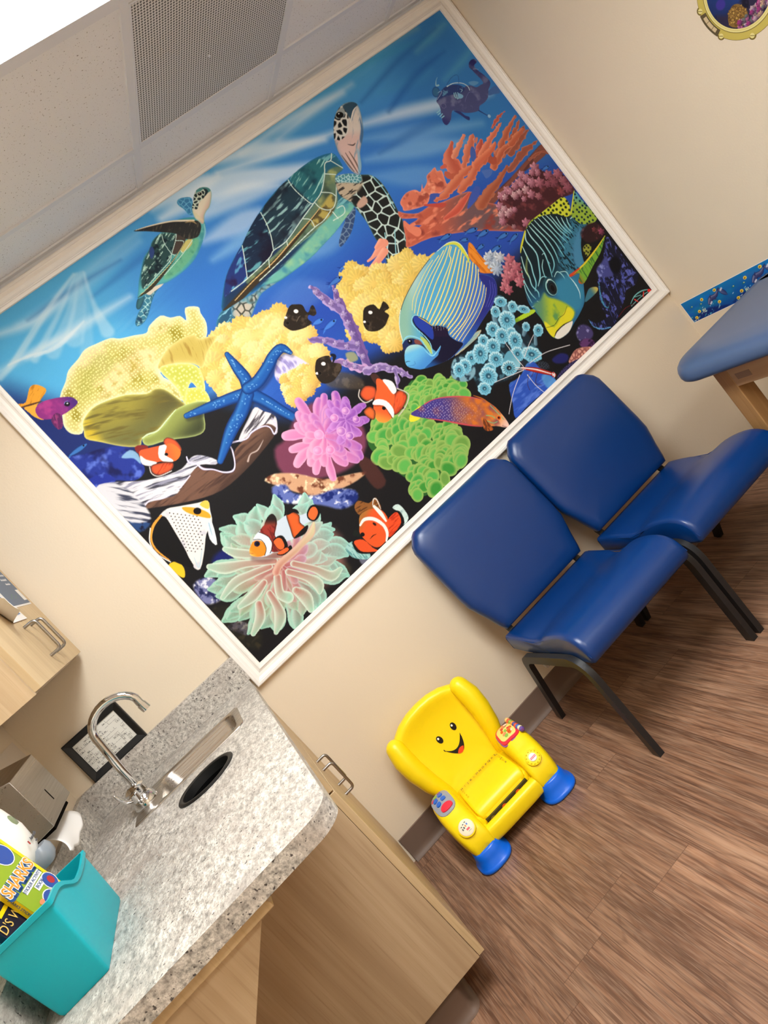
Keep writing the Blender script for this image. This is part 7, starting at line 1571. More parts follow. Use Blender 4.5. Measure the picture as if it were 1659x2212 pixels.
prof = [(.0, .102), (.004, .100), (.0045, .03), (.007, .016), (.014, .006), (.022, .0015), (.022, 0), (0, 0)]
rings = []
for d, h in prof:
    rings.append([(-.2045 + d - XL, -.004 + .38, h)] + [(-.2045 - .012 + (.012 + d) * math.cos(a) - XL, -.7285 + .012 - (.012 + d) * math.sin(a) + .38, h) for a in [k * math.pi / 16 for k in range(9)]] + [(XL + .004 - XL, -.7285 - d + .38, h)])
loft(bm, rings, cap=False, closed=False); obj('cove_strip', bm, COVE, t, smooth=True, angle=1.2)

# ------------------------------------------------------------------ counter
CZ = .910; CT = .038; CX = -.074; CY = -1.337
t = thing('countertop', 'speckled grey granite look counter along the left wall with low splash', 'countertop', (XL, -.67, CZ - CT))
outer = [(x - XL, y + .67) for x, y in [(XL + .001, -.001), (XL + .001, CY)] + [(CX - .055 + .055 * math.sin(a), CY + .055 - .055 * math.cos(a)) for a in [k * math.pi / 20 for k in range(11)]] + [(CX, -.001)]]
def circ(cx, cy, r, n=40): return [(cx + r * math.cos(2 * math.pi * k / n), cy + r * math.sin(2 * math.pi * k / n)) for k in range(n)]
SINK = (-.535, -.456, -.150, -.203); CH = (-.298, -.622, .088)
hs = [(x - XL, y + .67) for x, y in rrect(SINK[0] + .012, SINK[1] + .012, SINK[2] - .012, SINK[3] - .012, .02)]
hc = [(x - XL, y + .67) for x, y in circ(CH[0], CH[1], CH[2] - .006)]
bm = BM(); holed(bm, outer, [hs, hc], 0, CT)
bmesh.ops.recalc_face_normals(bm, faces=bm.faces[:])
for f in bm.faces: f.material_index = 0 if f.normal.z > .9 else 1
obj('slab', bm, [GRAN_TOP, GRAN_EDGE], t, recalc=False)
bxo('backsplash', (0.001, .67 - .0205, CT), (-.066 - XL, .67 - .001, CT + .102), GRAN_EDGE, t, bevel=.001)
bxo('side_splash', (0.001, CY + .67 + .03, CT), (.0205, .67 - .021, CT + .102), GRAN_EDGE, t, bevel=.001)

t = thing('desk_bracket', 'pale wood triangular bracket with a cleat holding up the counter overhang', 'bracket', (XL, -1.29, .868))
bm = BM(); prism(bm, [(0.001, -.010, -.023), (.43, -.010, -.023), (.43, -.010, -.03), (0.001, -.010, -.458)], (0, .018, 0)); obj('gusset', bm, LAM_V, t)
bm = BM(); prism(bm, [(0.001, -.026, .003), (.455, -.026, .003), (.463, -.026, -.012), (.463, -.026, -.022), (0.001, -.026, -.022)], (0, .034, 0)); obj('cleat', bm, LAM_EDGE, t, bevel=.002)

# ------------------------------------------------------------------ sink, faucet, waste chute
def ring3(pts, z): return [(x, y, z) for x, y in pts]
t = thing('sink', 'small shallow stainless steel bar sink set in the counter', 'sink', (-.34, -.33, CZ))
def R(x0, y0, x1, y1, r): return [(x + .34, y + .33) for x, y in rrect(x0, y0, x1, y1, r, 6)]
s0, s1, s2, s3 = SINK
bm = BM()
rings = [ring3(R(s0, s1, s2, s3, [.03, .012, .012, .03]), .0005), ring3(R(s0 + .001, s1 + .001, s2 - .001, s3 - .001, [.03, .012, .012, .03]), .0025), ring3(R(s0 + .008, s1 + .008, s2 - .008, s3 - .008, [.028, .01, .01, .028]), .003),
         ring3(R(-.452, s1 + .018, s2 - .02, s3 - .018, .04), .0022), ring3(R(-.447, s1 + .022, s2 - .024, s3 - .022, .04), -.004), ring3(R(-.435, s1 + .03, s2 - .032, s3 - .028, .045), -.09),
         ring3(R(-.425, s1 + .04, s2 - .042, s3 - .038, .04), -.102), ring3(R(-.40, s1 + .055, s2 - .06, s3 - .055, .03), -.107)]
loft(bm, rings, cap=False); bm.verts.ensure_lookup_table()
bm.faces.new([bm.verts[len(bm.verts) - len(rings[-1]) + k] for k in range(len(rings[-1]))])
obj('basin', bm, SINKM, t, smooth=True, angle=0.9)
bm = BM(); lathe(bm, [(.001, .001), (.016, .0012), (.021, .003), (.024, .0)], 24, (.03, 0, -.107)); obj('drain', bm, CHROME, t, smooth=True)

t = thing('faucet', 'chrome gooseneck faucet with two small lever handles behind the sink', 'faucet', (-.497, -.33, CZ + .0026))
bm = BM(); lathe(bm, [(.038, 0), (.038, .005), (.036, .015), (.031, .027), (.028, .031), (.028, .035), (.031, .038), (.031, .056), (.026, .062), (.018, .066), (.013, .068)], 28); obj('body', bm, CHROME, t, smooth=True, angle=0.6)
bm = BM()
arc = [(.022 + .075 - .0755 * math.cos(a), 0, .232 + .062 * math.sin(a)) for a in [k * math.pi / 14 for k in range(14)]]
tube(bm, [(.010, 0, .055), (.012, 0, .12), (.018, 0, .19)] + arc + [(.170, 0, .228), (.1715, 0, .215)], .0122, 16); obj('spout', bm, CHROME, t, smooth=True)
bm = BM(); tube(bm, [(.1705, 0, .222), (.1725, 0, .200)], .0142, 18); obj('aerator', bm, CHROME, t, smooth=True, angle=0.8)
for sgn, pts in ((-1, [(-.006, -.026, .042), (-.016, -.040, .043), (-.028, -.050, .052), (-.034, -.055, .072), (-.036, -.057, .088)]), (1, [(.004, .026, .042), (.004, .040, .044), (.002, .052, .060), (-.004, .060, .085), (-.009, .066, .105)])):
    bm = BM(); tube(bm, pts, [.0085, .0075, .006, .005, .0035], 12, True)
    lathe(bm, [(.004, 0), (.0115, .003), (.0125, .012), (.0125, .026), (.006, .030)], 16, (pts[0][0], pts[0][1] - .010 if sgn < 0 else pts[0][1] - .006, .026)); obj('lever_handle', bm, CHROME, t, smooth=True, angle=0.8)

t = thing('waste_chute', 'round black rimmed waste hole in the counter in front of the sink', 'waste chute', (CH[0], CH[1], CZ))
bm = BM(); lathe(bm, [(CH[2], .0003), (CH[2], .003), (CH[2] - .004, .0055), (CH[2] - .010, .0055), (CH[2] - .014, .003), (CH[2] - .015, -.02)], 48, cap=False); obj('rim', bm, BLACKPLASTIC, t, smooth=True, angle=0.8)
bm = BM(); lathe(bm, [(CH[2] - .0151, -.0199), (CH[2] - .016, -.17)], 48, cap=False)
vs = [v for v in bm.verts if v.co.z < -.1]; bm.faces.new(vs); obj('tube', bm, HOLE, t, smooth=True, angle=0.8)

# ------------------------------------------------------------------ upper cabinet and its papers
UX = -.393; UZ = 1.354
t = thing('wall_cabinet', 'pale wood upper cabinet on the left wall with two bar handles and taped papers', 'cabinet', (XL, -.38, UZ))
def U(p, q): return ((p[0] - XL, p[1] + .38, p[2] - UZ), (q[0] - XL, q[1] + .38, q[2] - UZ))
bxo('carcass', *U((XL + .001, -.745, UZ + .001), (-.416, -.02, 2.12)), LAM_V, t)
bxo('end_panel', *U((XL + .001, -.760, UZ), (-.4065, -.744, 2.12)), LAM_V, t, bevel=.0008)
for a, b, hy in ((-.728, -.3595, -.405), (-.3565, -.022, -.31)):
    d = bxo('door', *U((-.411, a, UZ + .005), (UX, b, 2.115)), LAM_EDGE, t, bevel=.001)
    handle('handle', d, (UX - XL, hy + .38, 1.405 - UZ))

POSTER = mat('slate_blue_poster', (74, 97, 124), 0.45); POSTW = mat('poster_white', (232, 230, 226), 0.5); PBLUE = mat('poster_blue', (40, 112, 178), 0.45); PDARK = mat('poster_dark', (46, 48, 60), 0.5)
GREENT = mat('poster_green', (92, 132, 100), 0.5)
t = thing('poster', 'slate blue printed notice with white lines of text on the upper cabinet door', 'poster', (UX + .0004, -.18, 1.573))
bm = BM(); box(bm, (0, -.122, 0), (.0004, .124, .36)); obj('sheet', bm, POSTW, t)
bm = BM(); box(bm, (.0005, -.122, .006), (.0007, .122, .36)); obj('printed_panel', bm, POSTER, t)
bm = BM(); box(bm, (.0008, .076, .018), (.001, .118, .060)); obj('white_square', bm, POSTW, t)
for i, (z, s) in enumerate(((.083, 'visit the clinic'), (.101, 'ask us for more info'), (.119, 'questions'), (.137, 'we are here'))):
    pass
for z, y0, y1 in ((.085, .028, .096), (.102, .000, .116), (.120, .05, .118), (.137, .02, .112)):
    text('text_line', 'ulriemnalnstidfe'[:int(6 + (y1 - y0) * 80)], .0125, POSTW, t, basis((.0008, (y0 + y1) / 2, z), (0, 1, 0), (0, 0, 1)), .0001)
bm = BM()
for i in range(5): box(bm, (.0008, -.06 + .018 * i, .03 + .006 * (i % 3)), (.0009, -.05 + .018 * i, .034 + .006 * (i % 3)))
obj('faint_marks', bm, GREENT, t)

t = thing('flyer', 'white flyer with a blue drawing and a curled lower corner on the upper cabinet', 'flyer', (UX + .0006, -.43, 1.53))
def curl(y, z):
    # lower left corner peels off the door
    k = max(0.0, (-.075 - y) * 1.1 + (.055 - z) * .9)
    x = min(k * k * 6.5, .045) + max(0, .02 - z) * .10
    return (x, y + k * .10, z + k * k * 1.2)
bm = BM(); N = 24; g = [[bm.verts.new(curl(-.145 + .29 * i / N, .34 * j / N)) for i in range(N + 1)] for j in range(N + 1)]
for j in range(N):
    for i in range(N): bm.faces.new((g[j][i], g[j][i + 1], g[j + 1][i + 1], g[j + 1][i]))
obj('sheet', bm, POSTW, t, smooth=True)
def decal(name, pts, m_, lift):
    bm = BM(); f = bm.faces.new([bm.verts.new((0, y, z)) for y, z in pts]); bmesh.ops.triangulate(bm, faces=bm.faces[:]); bmesh.ops.subdivide_edges(bm, edges=bm.edges[:], cuts=5, use_grid_fill=True)
    for v in bm.verts:
        c = curl(v.co.y, v.co.z); v.co = (c[0] + lift, c[1], c[2])
    obj(name, bm, m_, t)
decal('blue_shape', [(.125, .02), (.02, .018), (-.02, .07), (-.04, .13), (-.02, .19), (.05, .14), (.10, .07)], PBLUE, .0008)
decal('dark_shape', [(.0, .06), (-.035, .07), (-.08, .18), (-.05, .26), (-.02, .2), (-.03, .14)], PDARK, .0013)
# ------------------------------------------------------------------ outline offset helper
def inset(pts, d):
    c = Vector((0, 0)); n = len(pts); out = []
    for i in range(n):
        a = Vector(pts[i - 1]); b = Vector(pts[(i + 1) % n]); tt = (b - a).normalized(); out.append((pts[i][0] - tt.y * d, pts[i][1] + tt.x * d))
    return out
# ------------------------------------------------------------------ blue chairs
def make_chair(label):
    t = thing('blue_chair', label, 'chair', (.905, -.42, 0), group='blue waiting chairs along the back wall')
    # seat: side profile (local y = world y + .42) swept across the width with rounded ends
    prof = [(-.170, .356), (-.171, .398), (-.185, .409), (-.30, .413), (-.40, .422), (-.48, .443), (-.56, .460), (-.62, .466), (-.66, .461), (-.69, .446), (-.708, .422), (-.714, .396), (-.710, .376), (-.696, .364), (-.66, .360), (-.5, .356), (-.35, .344), (-.19, .343)]
    prof = [tuple(p) for p in crom(prof, True, 3)]; HWS = .234; rings = []
    for k in (-1, -.997, -.985, -.96, -.90, -.75, -.5, 0, .5, .75, .90, .96, .985, .997, 1):
        e = (1 - abs(k)) * HWS; d = .012 * max(0, 1 - e / .010) ** 2
        rings.append([(k * HWS, y + .42, z) for y, z in inset(prof, d)])
    bm = BM(); loft(bm, rings)
    # pinch each side ahead of the rear corners
    for v in bm.verts:
        y = v.co.y - .42; k = math.exp(-((y + .40) / .07) ** 2)
        if abs(v.co.x) > .15:
            v.co.x *= 1 - .03 * k
            if v.co.z > .39: v.co.z -= .018 * k * min(1, (abs(v.co.x) - .15) / .08)
    obj('seat', bm, BLUE, t, smooth=True, angle=1.0)
    for s in (-1, 1):
        bm = BM(); tube(bm, [(s * .2300, y + .42, z) for y, z in ((-.19, .405), (-.30, .404), (-.38, .402), (-.45, .420), (-.52, .440), (-.60, .452), (-.66, .446), (-.70, .42), (-.712, .39))], .0016, 6); obj('seam', bm, BLUE, t, smooth=True)
    # back rest
    half = [(.207, .425), (.216, .445), (.232, .50), (.243, .53), (.256, .57), (.259, .62), (.260, .80), (.259, .835), (.250, .858), (.222, .888), (.205, .897)]
    out = half + [(-x, z) for x, z in half[::-1]]
    def by(z): return -.168 + (z - .43) * .20 + .42
    cz = .66
    rings = []
    for k, off in ((.99, .008), (1.0, .003), (1.0, -.014), (.992, -.023), (.972, -.031), (.935, -.0375), (.88, -.042), (.74, -.0455), (.4, -.0475)):
        rings.append([(x * k, by(cz + (z - cz) * k) + off, cz + (z - cz) * k) for x, z in out])
    bm = BM(); loft(bm, rings); obj('backrest', bm, BLUE, t, smooth=True, angle=0.9)
    for sx in (-1, 1):
        bm = BM(); tube(bm, [(sx * .250, by(.835) - .014, .835), (sx * .236, by(.83) - .034, .826)], .0012, 5); obj('seam', bm, BLUE, t, smooth=True)
        bm = BM(); tube(bm, [(sx * .205, by(.897) - .014, .896), (sx * .200, by(.88) - .034, .878)], .0012, 5); obj('seam', bm, BLUE, t, smooth=True)
    # steel side frames: front leg, rail under the seat, rear leg
    for s in (-1, 1):
        x = s * .2455
        fl = fillet([(x, -.664 + .42, .0), (x, -.664 + .42, .385), (x, -.40 + .42, .3497)], .085, 12)
        bm = BM(); bar(bm, fl, .021, .034); obj('leg', bm, BLACKMETAL, t, smooth=True, angle=.5)
        rl = fillet([(x, -.105 + .42, 0), (x, -.243 + .42, .327), (x, -.4002 + .42, .3497)], .045, 10)
        bm = BM(); bar(bm, rl, .021, .032); obj('leg', bm, BLACKMETAL, t, smooth=True, angle=.5)
        ux = s * .190
        bm = BM(); bar(bm, [(ux, -.30 + .42, .335), (ux, -.205 + .42, .345), (ux, -.150 + .42, .42), (ux, -.118 + .42, .56), (ux, -.09 + .42, .74)], .024, .012); obj('back_upright', bm, BLACKMETAL, t, bevel=.002)
    bm = BM(); box(bm, (-.238, -.285 + .42, .305), (.238, -.260 + .42, .328)); obj('crossbar', bm, BLACKMETAL, t, bevel=.003)
    bm = BM(); box(bm, (-.238, -.585 + .42, .325), (.238, -.560 + .42, .348)); obj('crossbar', bm, BLACKMETAL, t, bevel=.003)
    bm = BM(); box(bm, (-.232, -.33 + .42, .28), (-.21, -.305 + .42, .335)); obj('coupling_clip', bm, NICKEL, t, bevel=.003)
    return t
ch = make_chair('blue vinyl armless chair nearest the yellow toy chair, black steel legs')
dup(ch, (1.431, -.42, 0), 0.0, 'blue vinyl armless chair in the right corner, nearest the padded table')

# ------------------------------------------------------------------ exam table
t = thing('exam_table', 'padded blue vinyl exam table on wooden legs against the right wall', 'table', (1.97, -1.3, 0))
pad = rrect(1.625 - 1.97, -2.35 + 1.3, 2.282 - 1.97, -.452 + 1.3, [.06, .16, .1, .1], 12)
rings = []
for d, z in ((.030, .700), (.012, .7005), (.003, .708), (0, .720), (.002, .736), (.009, .750), (.022, .760), (.05, .766), (.10, .769)):
    rings.append([(x, y, z) for x, y in inset(pad, d)])
bm = BM(); loft(bm, rings); obj('pad', bm, PADBLUE, t, smooth=True, angle=1.0)
bxo('apron_panel', (1.70 - 1.97, -2.1 + 1.3, .608), (1.718 - 1.97, -.6555 + 1.3, .6995), PLY, t, bevel=.001)
for x0, x1 in ((1.70, 1.765), (2.2, 2.265)):
    for y0, y1 in ((-.655, -.595), (-2.2, -2.14)):
        bm = BM(); box(bm, (x0 - 1.97, y0 + 1.3, 0), (x1 - 1.97, y1 + 1.3, .6995)); lg = obj('leg', bm, OAK, t, bevel=.003)
bm = BM(); box(bm, (1.7225 - 1.97, -2.139 + 1.3, .62), (1.74 - 1.97, -.656 + 1.3, .6995)); obj('side_rail', bm, OAK, t)
LABELM = mat('faded_grey_label', (138, 112, 90), 0.6)
bm = BM(); box(bm, (1.6995 - 1.97, -.735 + 1.3, .632), (1.6999 - 1.97, -.675 + 1.3, .654)); obj('label', bm, LABELM, t)

# ------------------------------------------------------------------ towel dispenser, towel, soap
t = thing('towel_dispenser', 'brushed stainless paper towel dispenser on the left wall above the counter', 'dispenser', (XL, -.52, 1.094))
D0, D1 = -.652 + .52, -.392 + .52
bm = BM()
rings = [[(0.0005, y, -.006), (.112, y, 0), (.112, y, .148), (0.0005, y, .180)] for y in (D0, D1)]
loft(bm, rings); obj('body', bm, STEEL, t, bevel=.002)
bm = BM(); box(bm, (.1121, -.003, .032), (.1125, .003, .066)); o = obj('slot', bm, DARKGAP, t)
bm = BM(); box(bm, (.01, D0 + .03, -.013), (.10, D1 - .03, -.006)); obj('outlet', bm, DARKGAP, t)
bm = BM(); lathe(bm, [(.001, 0), (.005, 0), (.005, .004), (.001, .004)], 12, (.03, D0 + .05, .172)); obj('lock', bm, NICKEL, t)

bm = BM(); N = 12; pts = []
for j in range(N + 1):
    k = j / N; row = []
    for i in range(N + 1):
        u = i / N
        y0_, y1_ = -.606 - .045 * k + .01 * math.sin(k * 3), -.402 - .008 * k
        x = -.656 + .036 * math.sin(k * 1.7) + .006 * math.sin(u * 6 + k * 2) * k
        z = 1.086 - k * (.060 + .022 * math.sin(u * 3.3) + .004 * math.sin(u * 17) * k)
        row.append(bm.verts.new((x, y0_ + (y1_ - y0_) * u, z)))
    pts.append(row)
for j in range(N):
    for i in range(N): bm.faces.new((pts[j][i], pts[j][i + 1], pts[j + 1][i + 1], pts[j + 1][i]))
o = obj('paper_towel', bm, TOWEL, None, smooth=True); sm = o.modifiers.new('thick', 'SOLIDIFY'); sm.thickness = .0006
tag(o, 'white paper towel hanging out of the steel dispenser', 'paper towel')

SIGN = mat('white_sign_card', (216, 204, 188), 0.6)
t = thing('wall_sign', 'small white paper sign taped to the left wall behind the towel dispenser', 'sign', (XL + .0003, -.15, 1.24))
bm = BM(); box(bm, (0, -.16, -.03), (.0005, .107, .048)); obj('sheet', bm, SIGN, t)
text('lettering', 'PUT PAPER', .020, INK, t, basis((.0006, -.07, -.008), (0, 1, 0), (0, 0, 1)), .0001)

t = thing('soap_dispenser', 'white wall soap dispenser with a grey push nozzle beside the towel dispenser', 'dispenser', (XL, -.84, 1.06))
bm = BM(); rings = []
for z, fx, hw in ((.018, .070, .050), (.022, .088, .056), (.034, .108, .060), (.06, .124, .063), (.11, .128, .065), (.16, .120, .065), (.21, .104, .064), (.255, .078, .060), (.275, .05, .052), (.279, .03, .04)):
    ring = []
    for k in range(28):
        a = math.pi * k / 27 - math.pi / 2; c, s = math.cos(a), math.sin(a)
        ring.append((.0005 + fx * abs(c) ** .55, hw * math.copysign(abs(s) ** .75, s), z))
    rings.append(ring)
loft(bm, rings); obj('body', bm, PLASTICW, t, smooth=True, angle=0.9)
WINDOW = mat('green_soap_window', (126, 138, 104), 0.15, spec=0.6)
bm = BM(); lathe(bm, [(.001, .004), (.013, .0035), (.0165, .002), (.018, 0)], 28, (0, 0, 0), 'x')
for v in bm.verts: v.co = (v.co.x + .1235, v.co.y * .8 + .004, v.co.z * 1.05 + .125)
obj('level_window', bm, WINDOW, t, smooth=True)
bm = BM(); rings = []
for z, x0, x1, hw in ((.016, .075, .112, .016), (.010, .07, .128, .024), (.022, .07, .138, .030), (.040, .07, .140, .030), (.052, .08, .136, .024)):
    rings.append([(x, y, z) for x, y in superring((x0 + x1) / 2, .008, (x1 - x0) / 2, hw, 20, 3)])
loft(bm, rings); obj('push_nozzle', bm, GREYP, t, smooth=True, angle=1.0)
GRAYINK = mat('grey_ink', (92, 92, 96), 0.5); REDINK = mat('red_ink', (178, 60, 54), 0.5)
text('lettering', 'Amoncide', .0115, GRAYINK, t, basis((.1296, .006, .078), (0, 1, 0), (-.02, 0, 1)), .0004)
text('lettering', 'lotion', .006, GRAYINK, t, basis((.129, .006, .066), (0, 1, 0), (0, 0, 1)), .0004)
bm = BM(); box(bm, (.128, -.034, .073), (.1298, -.031, .081)); obj('logo_mark', bm, REDINK, t)

# ------------------------------------------------------------------ small framed line drawing on the splash ledge
PAPER = mat('plan_paper', (226, 224, 214), 0.6)
t = thing('picture_frame', 'small black framed line map leaning on the wall behind the faucet', 'picture', (-.531, -.004, 1.0125))
HW, HH = .1045, .157
def PF(x, z): return (x, -.010 - .0 * z, z)
rings = []
for d, h in ((0, 0), (0, .013), (.003, .015), (.010, .013), (.021, .009), (.023, .005)):
    rings.append([(-HW + d, -h, d), (HW - d, -h, d), (HW - d, -h, HH - d), (-HW + d, -h, HH - d)])
bm = BM(); loft(bm, rings, cap=False); obj('frame', bm, BLACKPLASTIC, t)
bm = BM(); box(bm, (-HW + .021, -.0045, .021), (HW - .021, -.002, HH - .021)); obj('paper', bm, PAPER, t)
rnd = random.Random(5); bm = BM()
def seg(x0, z0, x1, z1, w=.0006):
    box(bm, (min(x0, x1) - w / 2, -.0049, min(z0, z1) - w / 2), (max(x0, x1) + w / 2, -.0046, max(z0, z1) + w / 2))
for r in range(9):
    x = -HW + .026
    while x < HW - .034:
        w = rnd.choice((.006, .009, .012, .016)); z = .026 + r * .0118; h = rnd.choice((.005, .008, .0095))
        k = rnd.random()
        if k < .75:
            seg(x, z, x + w, z)
            if k < .6: seg(x, z, x, z + h)
            if k < .45: seg(x + w, z, x + w, z + h)
            if k < .3: seg(x, z + h, x + w * .6, z + h)
            if k < .5: seg(x + w * .35, z + h * .4, x + w * .65, z + h * .4, .0017)
        x += w + rnd.choice((.0015, .003, .004))
obj('plan_lines', bm, INK, t)

# ------------------------------------------------------------------ teal bin and books
t = thing('storage_bin', 'teal plastic book bin standing on the near end of the counter', 'bin', (-.60, -1.0, CZ + .0005))
def corner(x, y, z): return (x + .60, y + 1.0, z - CZ)
def binring(f, zoff, ins=0.0, top=False):
    """one horizontal loop of the bin wall; f 0 bottom .. 1 rim"""
    pts = []
    bx0, bx1, by0, by1 = -.648, -.546, -1.134, -.852          # foot
    tx0, tx1, ty0, ty1 = -.664, -.530, -1.146, -.866          # rim
    x0, x1, y0, y1 = bx0 + (tx0 - bx0) * f + ins, bx1 + (tx1 - bx1) * f - ins, by0 + (ty0 - by0) * f + ins, by1 + (ty1 - by1) * f - ins
    for px, py in rrect(x0, y0, x1, y1, .006, 3): pts.append((px, py))
    res = []
    # side samples along the long edges so that the rim can step
    full = []
    n = len(pts)
    for i in range(n):
        a, b = pts[i], pts[(i + 1) % n]; full.append(a)
        if abs(b[1] - a[1]) > .1:
            for k in range(1, 16): full.append((a[0] + (b[0] - a[0]) * k / 16, a[1] + (b[1] - a[1]) * k / 16))
    for px, py in full:
        s = (py - y0) / (y1 - y0)
        step = .5 - .5 * math.tanh((s - .38) * 9)
        zt = 1.040 + .040 * step + .006 * max(0, s - .75) * 4
        res.append(corner(px, py, CZ + (zt - CZ) * f + zoff))
    return res
rings = [binring(0, .002, .004), binring(0, .0, .002), binring(.04, .0), binring(.5, 0), binring(.93, 0), binring(.94, 0, -.004), binring(1.0, 0, -.004), binring(1.0, 0, .002), binring(.9, 0, .0025), binring(.5, 0, .0025), binring(.05, 0, .003)]
bm = BM(); loft(bm, rings); obj('tub', bm, TEAL, t, smooth=True, angle=0.6)

def book(name, label, o, wdir, udir, W, H, T, cover, spine, words):
    """a book given the lower spine corner of its cover, the cover's width and height directions"""
    w = Vector(wdir).normalized(); u = Vector(udir); u = (u - w * u.dot(w)).normalized(); n = w.cross(u)
    t = thing(name, label, 'book', o)
    def P(a, b, c): return w * a + u * b + n * c
    bm = BM(); prism(bm, [P(.002, .002, -.0005), P(W - .002, .002, -.0005), P(W - .002, H - .002, -.0005), P(.002, H - .002, -.0005)], n * (-T + .001)); obj('pages', bm, POSTW, t)
    bm = BM(); prism(bm, [P(0, 0, 0), P(W, 0, 0), P(W, H, 0), P(0, H, 0)], n * -.0005); obj('cover', bm, cover, t)
    bm = BM(); prism(bm, [P(0, 0, -.0006), P(0, H, -.0006), P(.0012, H, -.0006), P(.0012, 0, -.0006)], n * (-T)); obj('spine', bm, spine, t)
    return t, P, w, u, n
GREENC = mat('lime_green_cover', (142, 168, 40), 0.3); YEL = mat('yellow_cover_edge', (246, 206, 20), 0.3); ORG = mat('orange_lettering', (244, 150, 48), 0.35); NAVYB = mat('blue_lettering_shadow', (22, 72, 130), 0.35); NAVY = mat('navy_cover', (14, 18, 44), 0.3); GOLD = mat('gold_lettering', (222, 184, 96), 0.35); SEA = mat('sea_blue_patch', (44, 78, 156), 0.35); REDM = mat('red_creature', (176, 40, 50), 0.4); SALM = mat('salmon_fish', (236, 140, 96), 0.4)
t, P, w, u, n = book('activity_book', 'yellow and lime green shark sticker activity book standing in the teal bin', (-.578, -1.052, .935), (.022, .10, 0), (-.15, 0, .97), .112, .29, .016, GREENC, YEL, None)
def onc(a, b, c=.0012): return basis(P(a, b, c), w, u)
bm = BM(); prism(bm, [P(W_, H_, .0003) for W_, H_ in ((.104, 0), (.112, 0), (.112, .29), (.104, .29))], n * .0004); obj('yellow_border', bm, YEL, t)
for dx, dz, m_, bo, c in ((0, 0, ORG, .0004, .0016), (0, 0, POSTW, .0022, .0010), (.001, -.003, NAVYB, .0050, .0004)):
    text('title', 'SHARKS', .034, m_, t, onc(.050 + dx, .186 + dz, c), .0002, bold=bo, spacing=.95)
text('subtitle', 'STICKER ACTIVITY', .0095, NAVYB, t, onc(.064, .160), .0002); text('subtitle', 'BOOK', .0105, NAVYB, t, onc(.072, .146), .0002)
bm = BM(); prism(bm, [P(.026 + a, .154 + b, .0006) for a, b in ((0, 0), (.075, 0), (.075, .012), (0, .012))], n * .0002); prism(bm, [P(.054 + a, .139 + b, .0006) for a, b in ((0, 0), (.036, 0), (.036, .013), (0, .013))], n * .0002); obj('subtitle_panel', bm, POSTW, t)
def disc(name, a, b, r, m_, c=.0006, sq=1.0):
    bm = BM(); prism(bm, [P(a + r * math.cos(k * math.pi / 10), b + r * sq * math.sin(k * math.pi / 10), c) for k in range(20)], n * .0002); obj(name, bm, m_, t)
for a, b, r in ((.078, .236, .024), (.096, .132, .018), (.058, .108, .022)):
    disc('scene_edge', a, b, r + .0022, POSTW, .0005); disc('scene', a, b, r, SEA, .0008)
disc('crab', .099, .132, .009, REDM, .0011); disc('fish', .034, .124, .008, SALM, .0008, .6); disc('fish', .072, .118, .007, YEL, .0008, .5)
text('spine_text', 'SHARKS STICKER', .0075, NAVYB, t, basis(P(-.0004, .150, -.008), u * -1, n), .0002)

t, P, w, u, n = book('story_book', 'dark navy story book with gold lettering standing in the teal bin', (-.6095, -1.110, .935), (.022, .10, 0), (-.15, 0, .97), .10, .185, .012, NAVY, NAVY, None)
text('title', "D'S W", .026, GOLD, t, onc(.038, .150), .0002)
bm = BM(); prism(bm, [P(.0 + a, .166 + b, .0004) for a, b in ((.03, 0), (.1, .004), (.1, .012), (.03, .008))], n * .0002); obj('yellow_band', bm, YEL, t)
disc('blue_swirl', .03, .118, .012, SEA, .0004, .6)
# ------------------------------------------------------------------ yellow toy chair
TOY = thing('toy_chair', 'yellow plastic toddler toy chair with a smiling face and blue feet', 'toy chair', (.283, -.125, 0), math.radians(-4.5))
t = TOY
def lean(z): return (z - .10) * .16            # back leans to the wall
bm = BM()                                      # shell of the back
half = [(.112, .085), (.122, .12), (.138, .17), (.160, .23), (.176, .29), (.178, .34), (.160, .385), (.128, .402), (.10, .416), (.05, .428), (0, .431)]
out = half + [(-x, z) for x, z in half[:-1][::-1]]
rings = []; cz = .26
for k, off in ((.96, .030), (.99, .026), (1.0, .016), (1.0, .004), (.99, -.004), (.965, -.010), (.93, -.0125), (.88, -.012), (.80, -.008), (.70, -.002), (.5, .004), (.2, .007)):
    rings.append([(x * k, lean(cz + (z - cz) * k) + off, cz + (z - cz) * k) for x, z in out])
loft(bm, rings); obj('back', bm, YELLOW, t, smooth=True, angle=1.2)
for s in (-1, 1):
    bm = BM()
    P_ = [(s * .158, lean(.375) - .012, .377), (s * .163, lean(.33) - .020, .335), (s * .160, lean(.28) - .026, .28), (s * .148, lean(.22) - .030, .215), (s * .130, lean(.16) - .026, .155), (s * .118, lean(.10) - .018, .10)]
    tube(bm, P_, [.035, .0395, .0385, .034, .027, .020], 22, True)
    obj('wing', bm, YELLOW, t, smooth=True, angle=2.5)
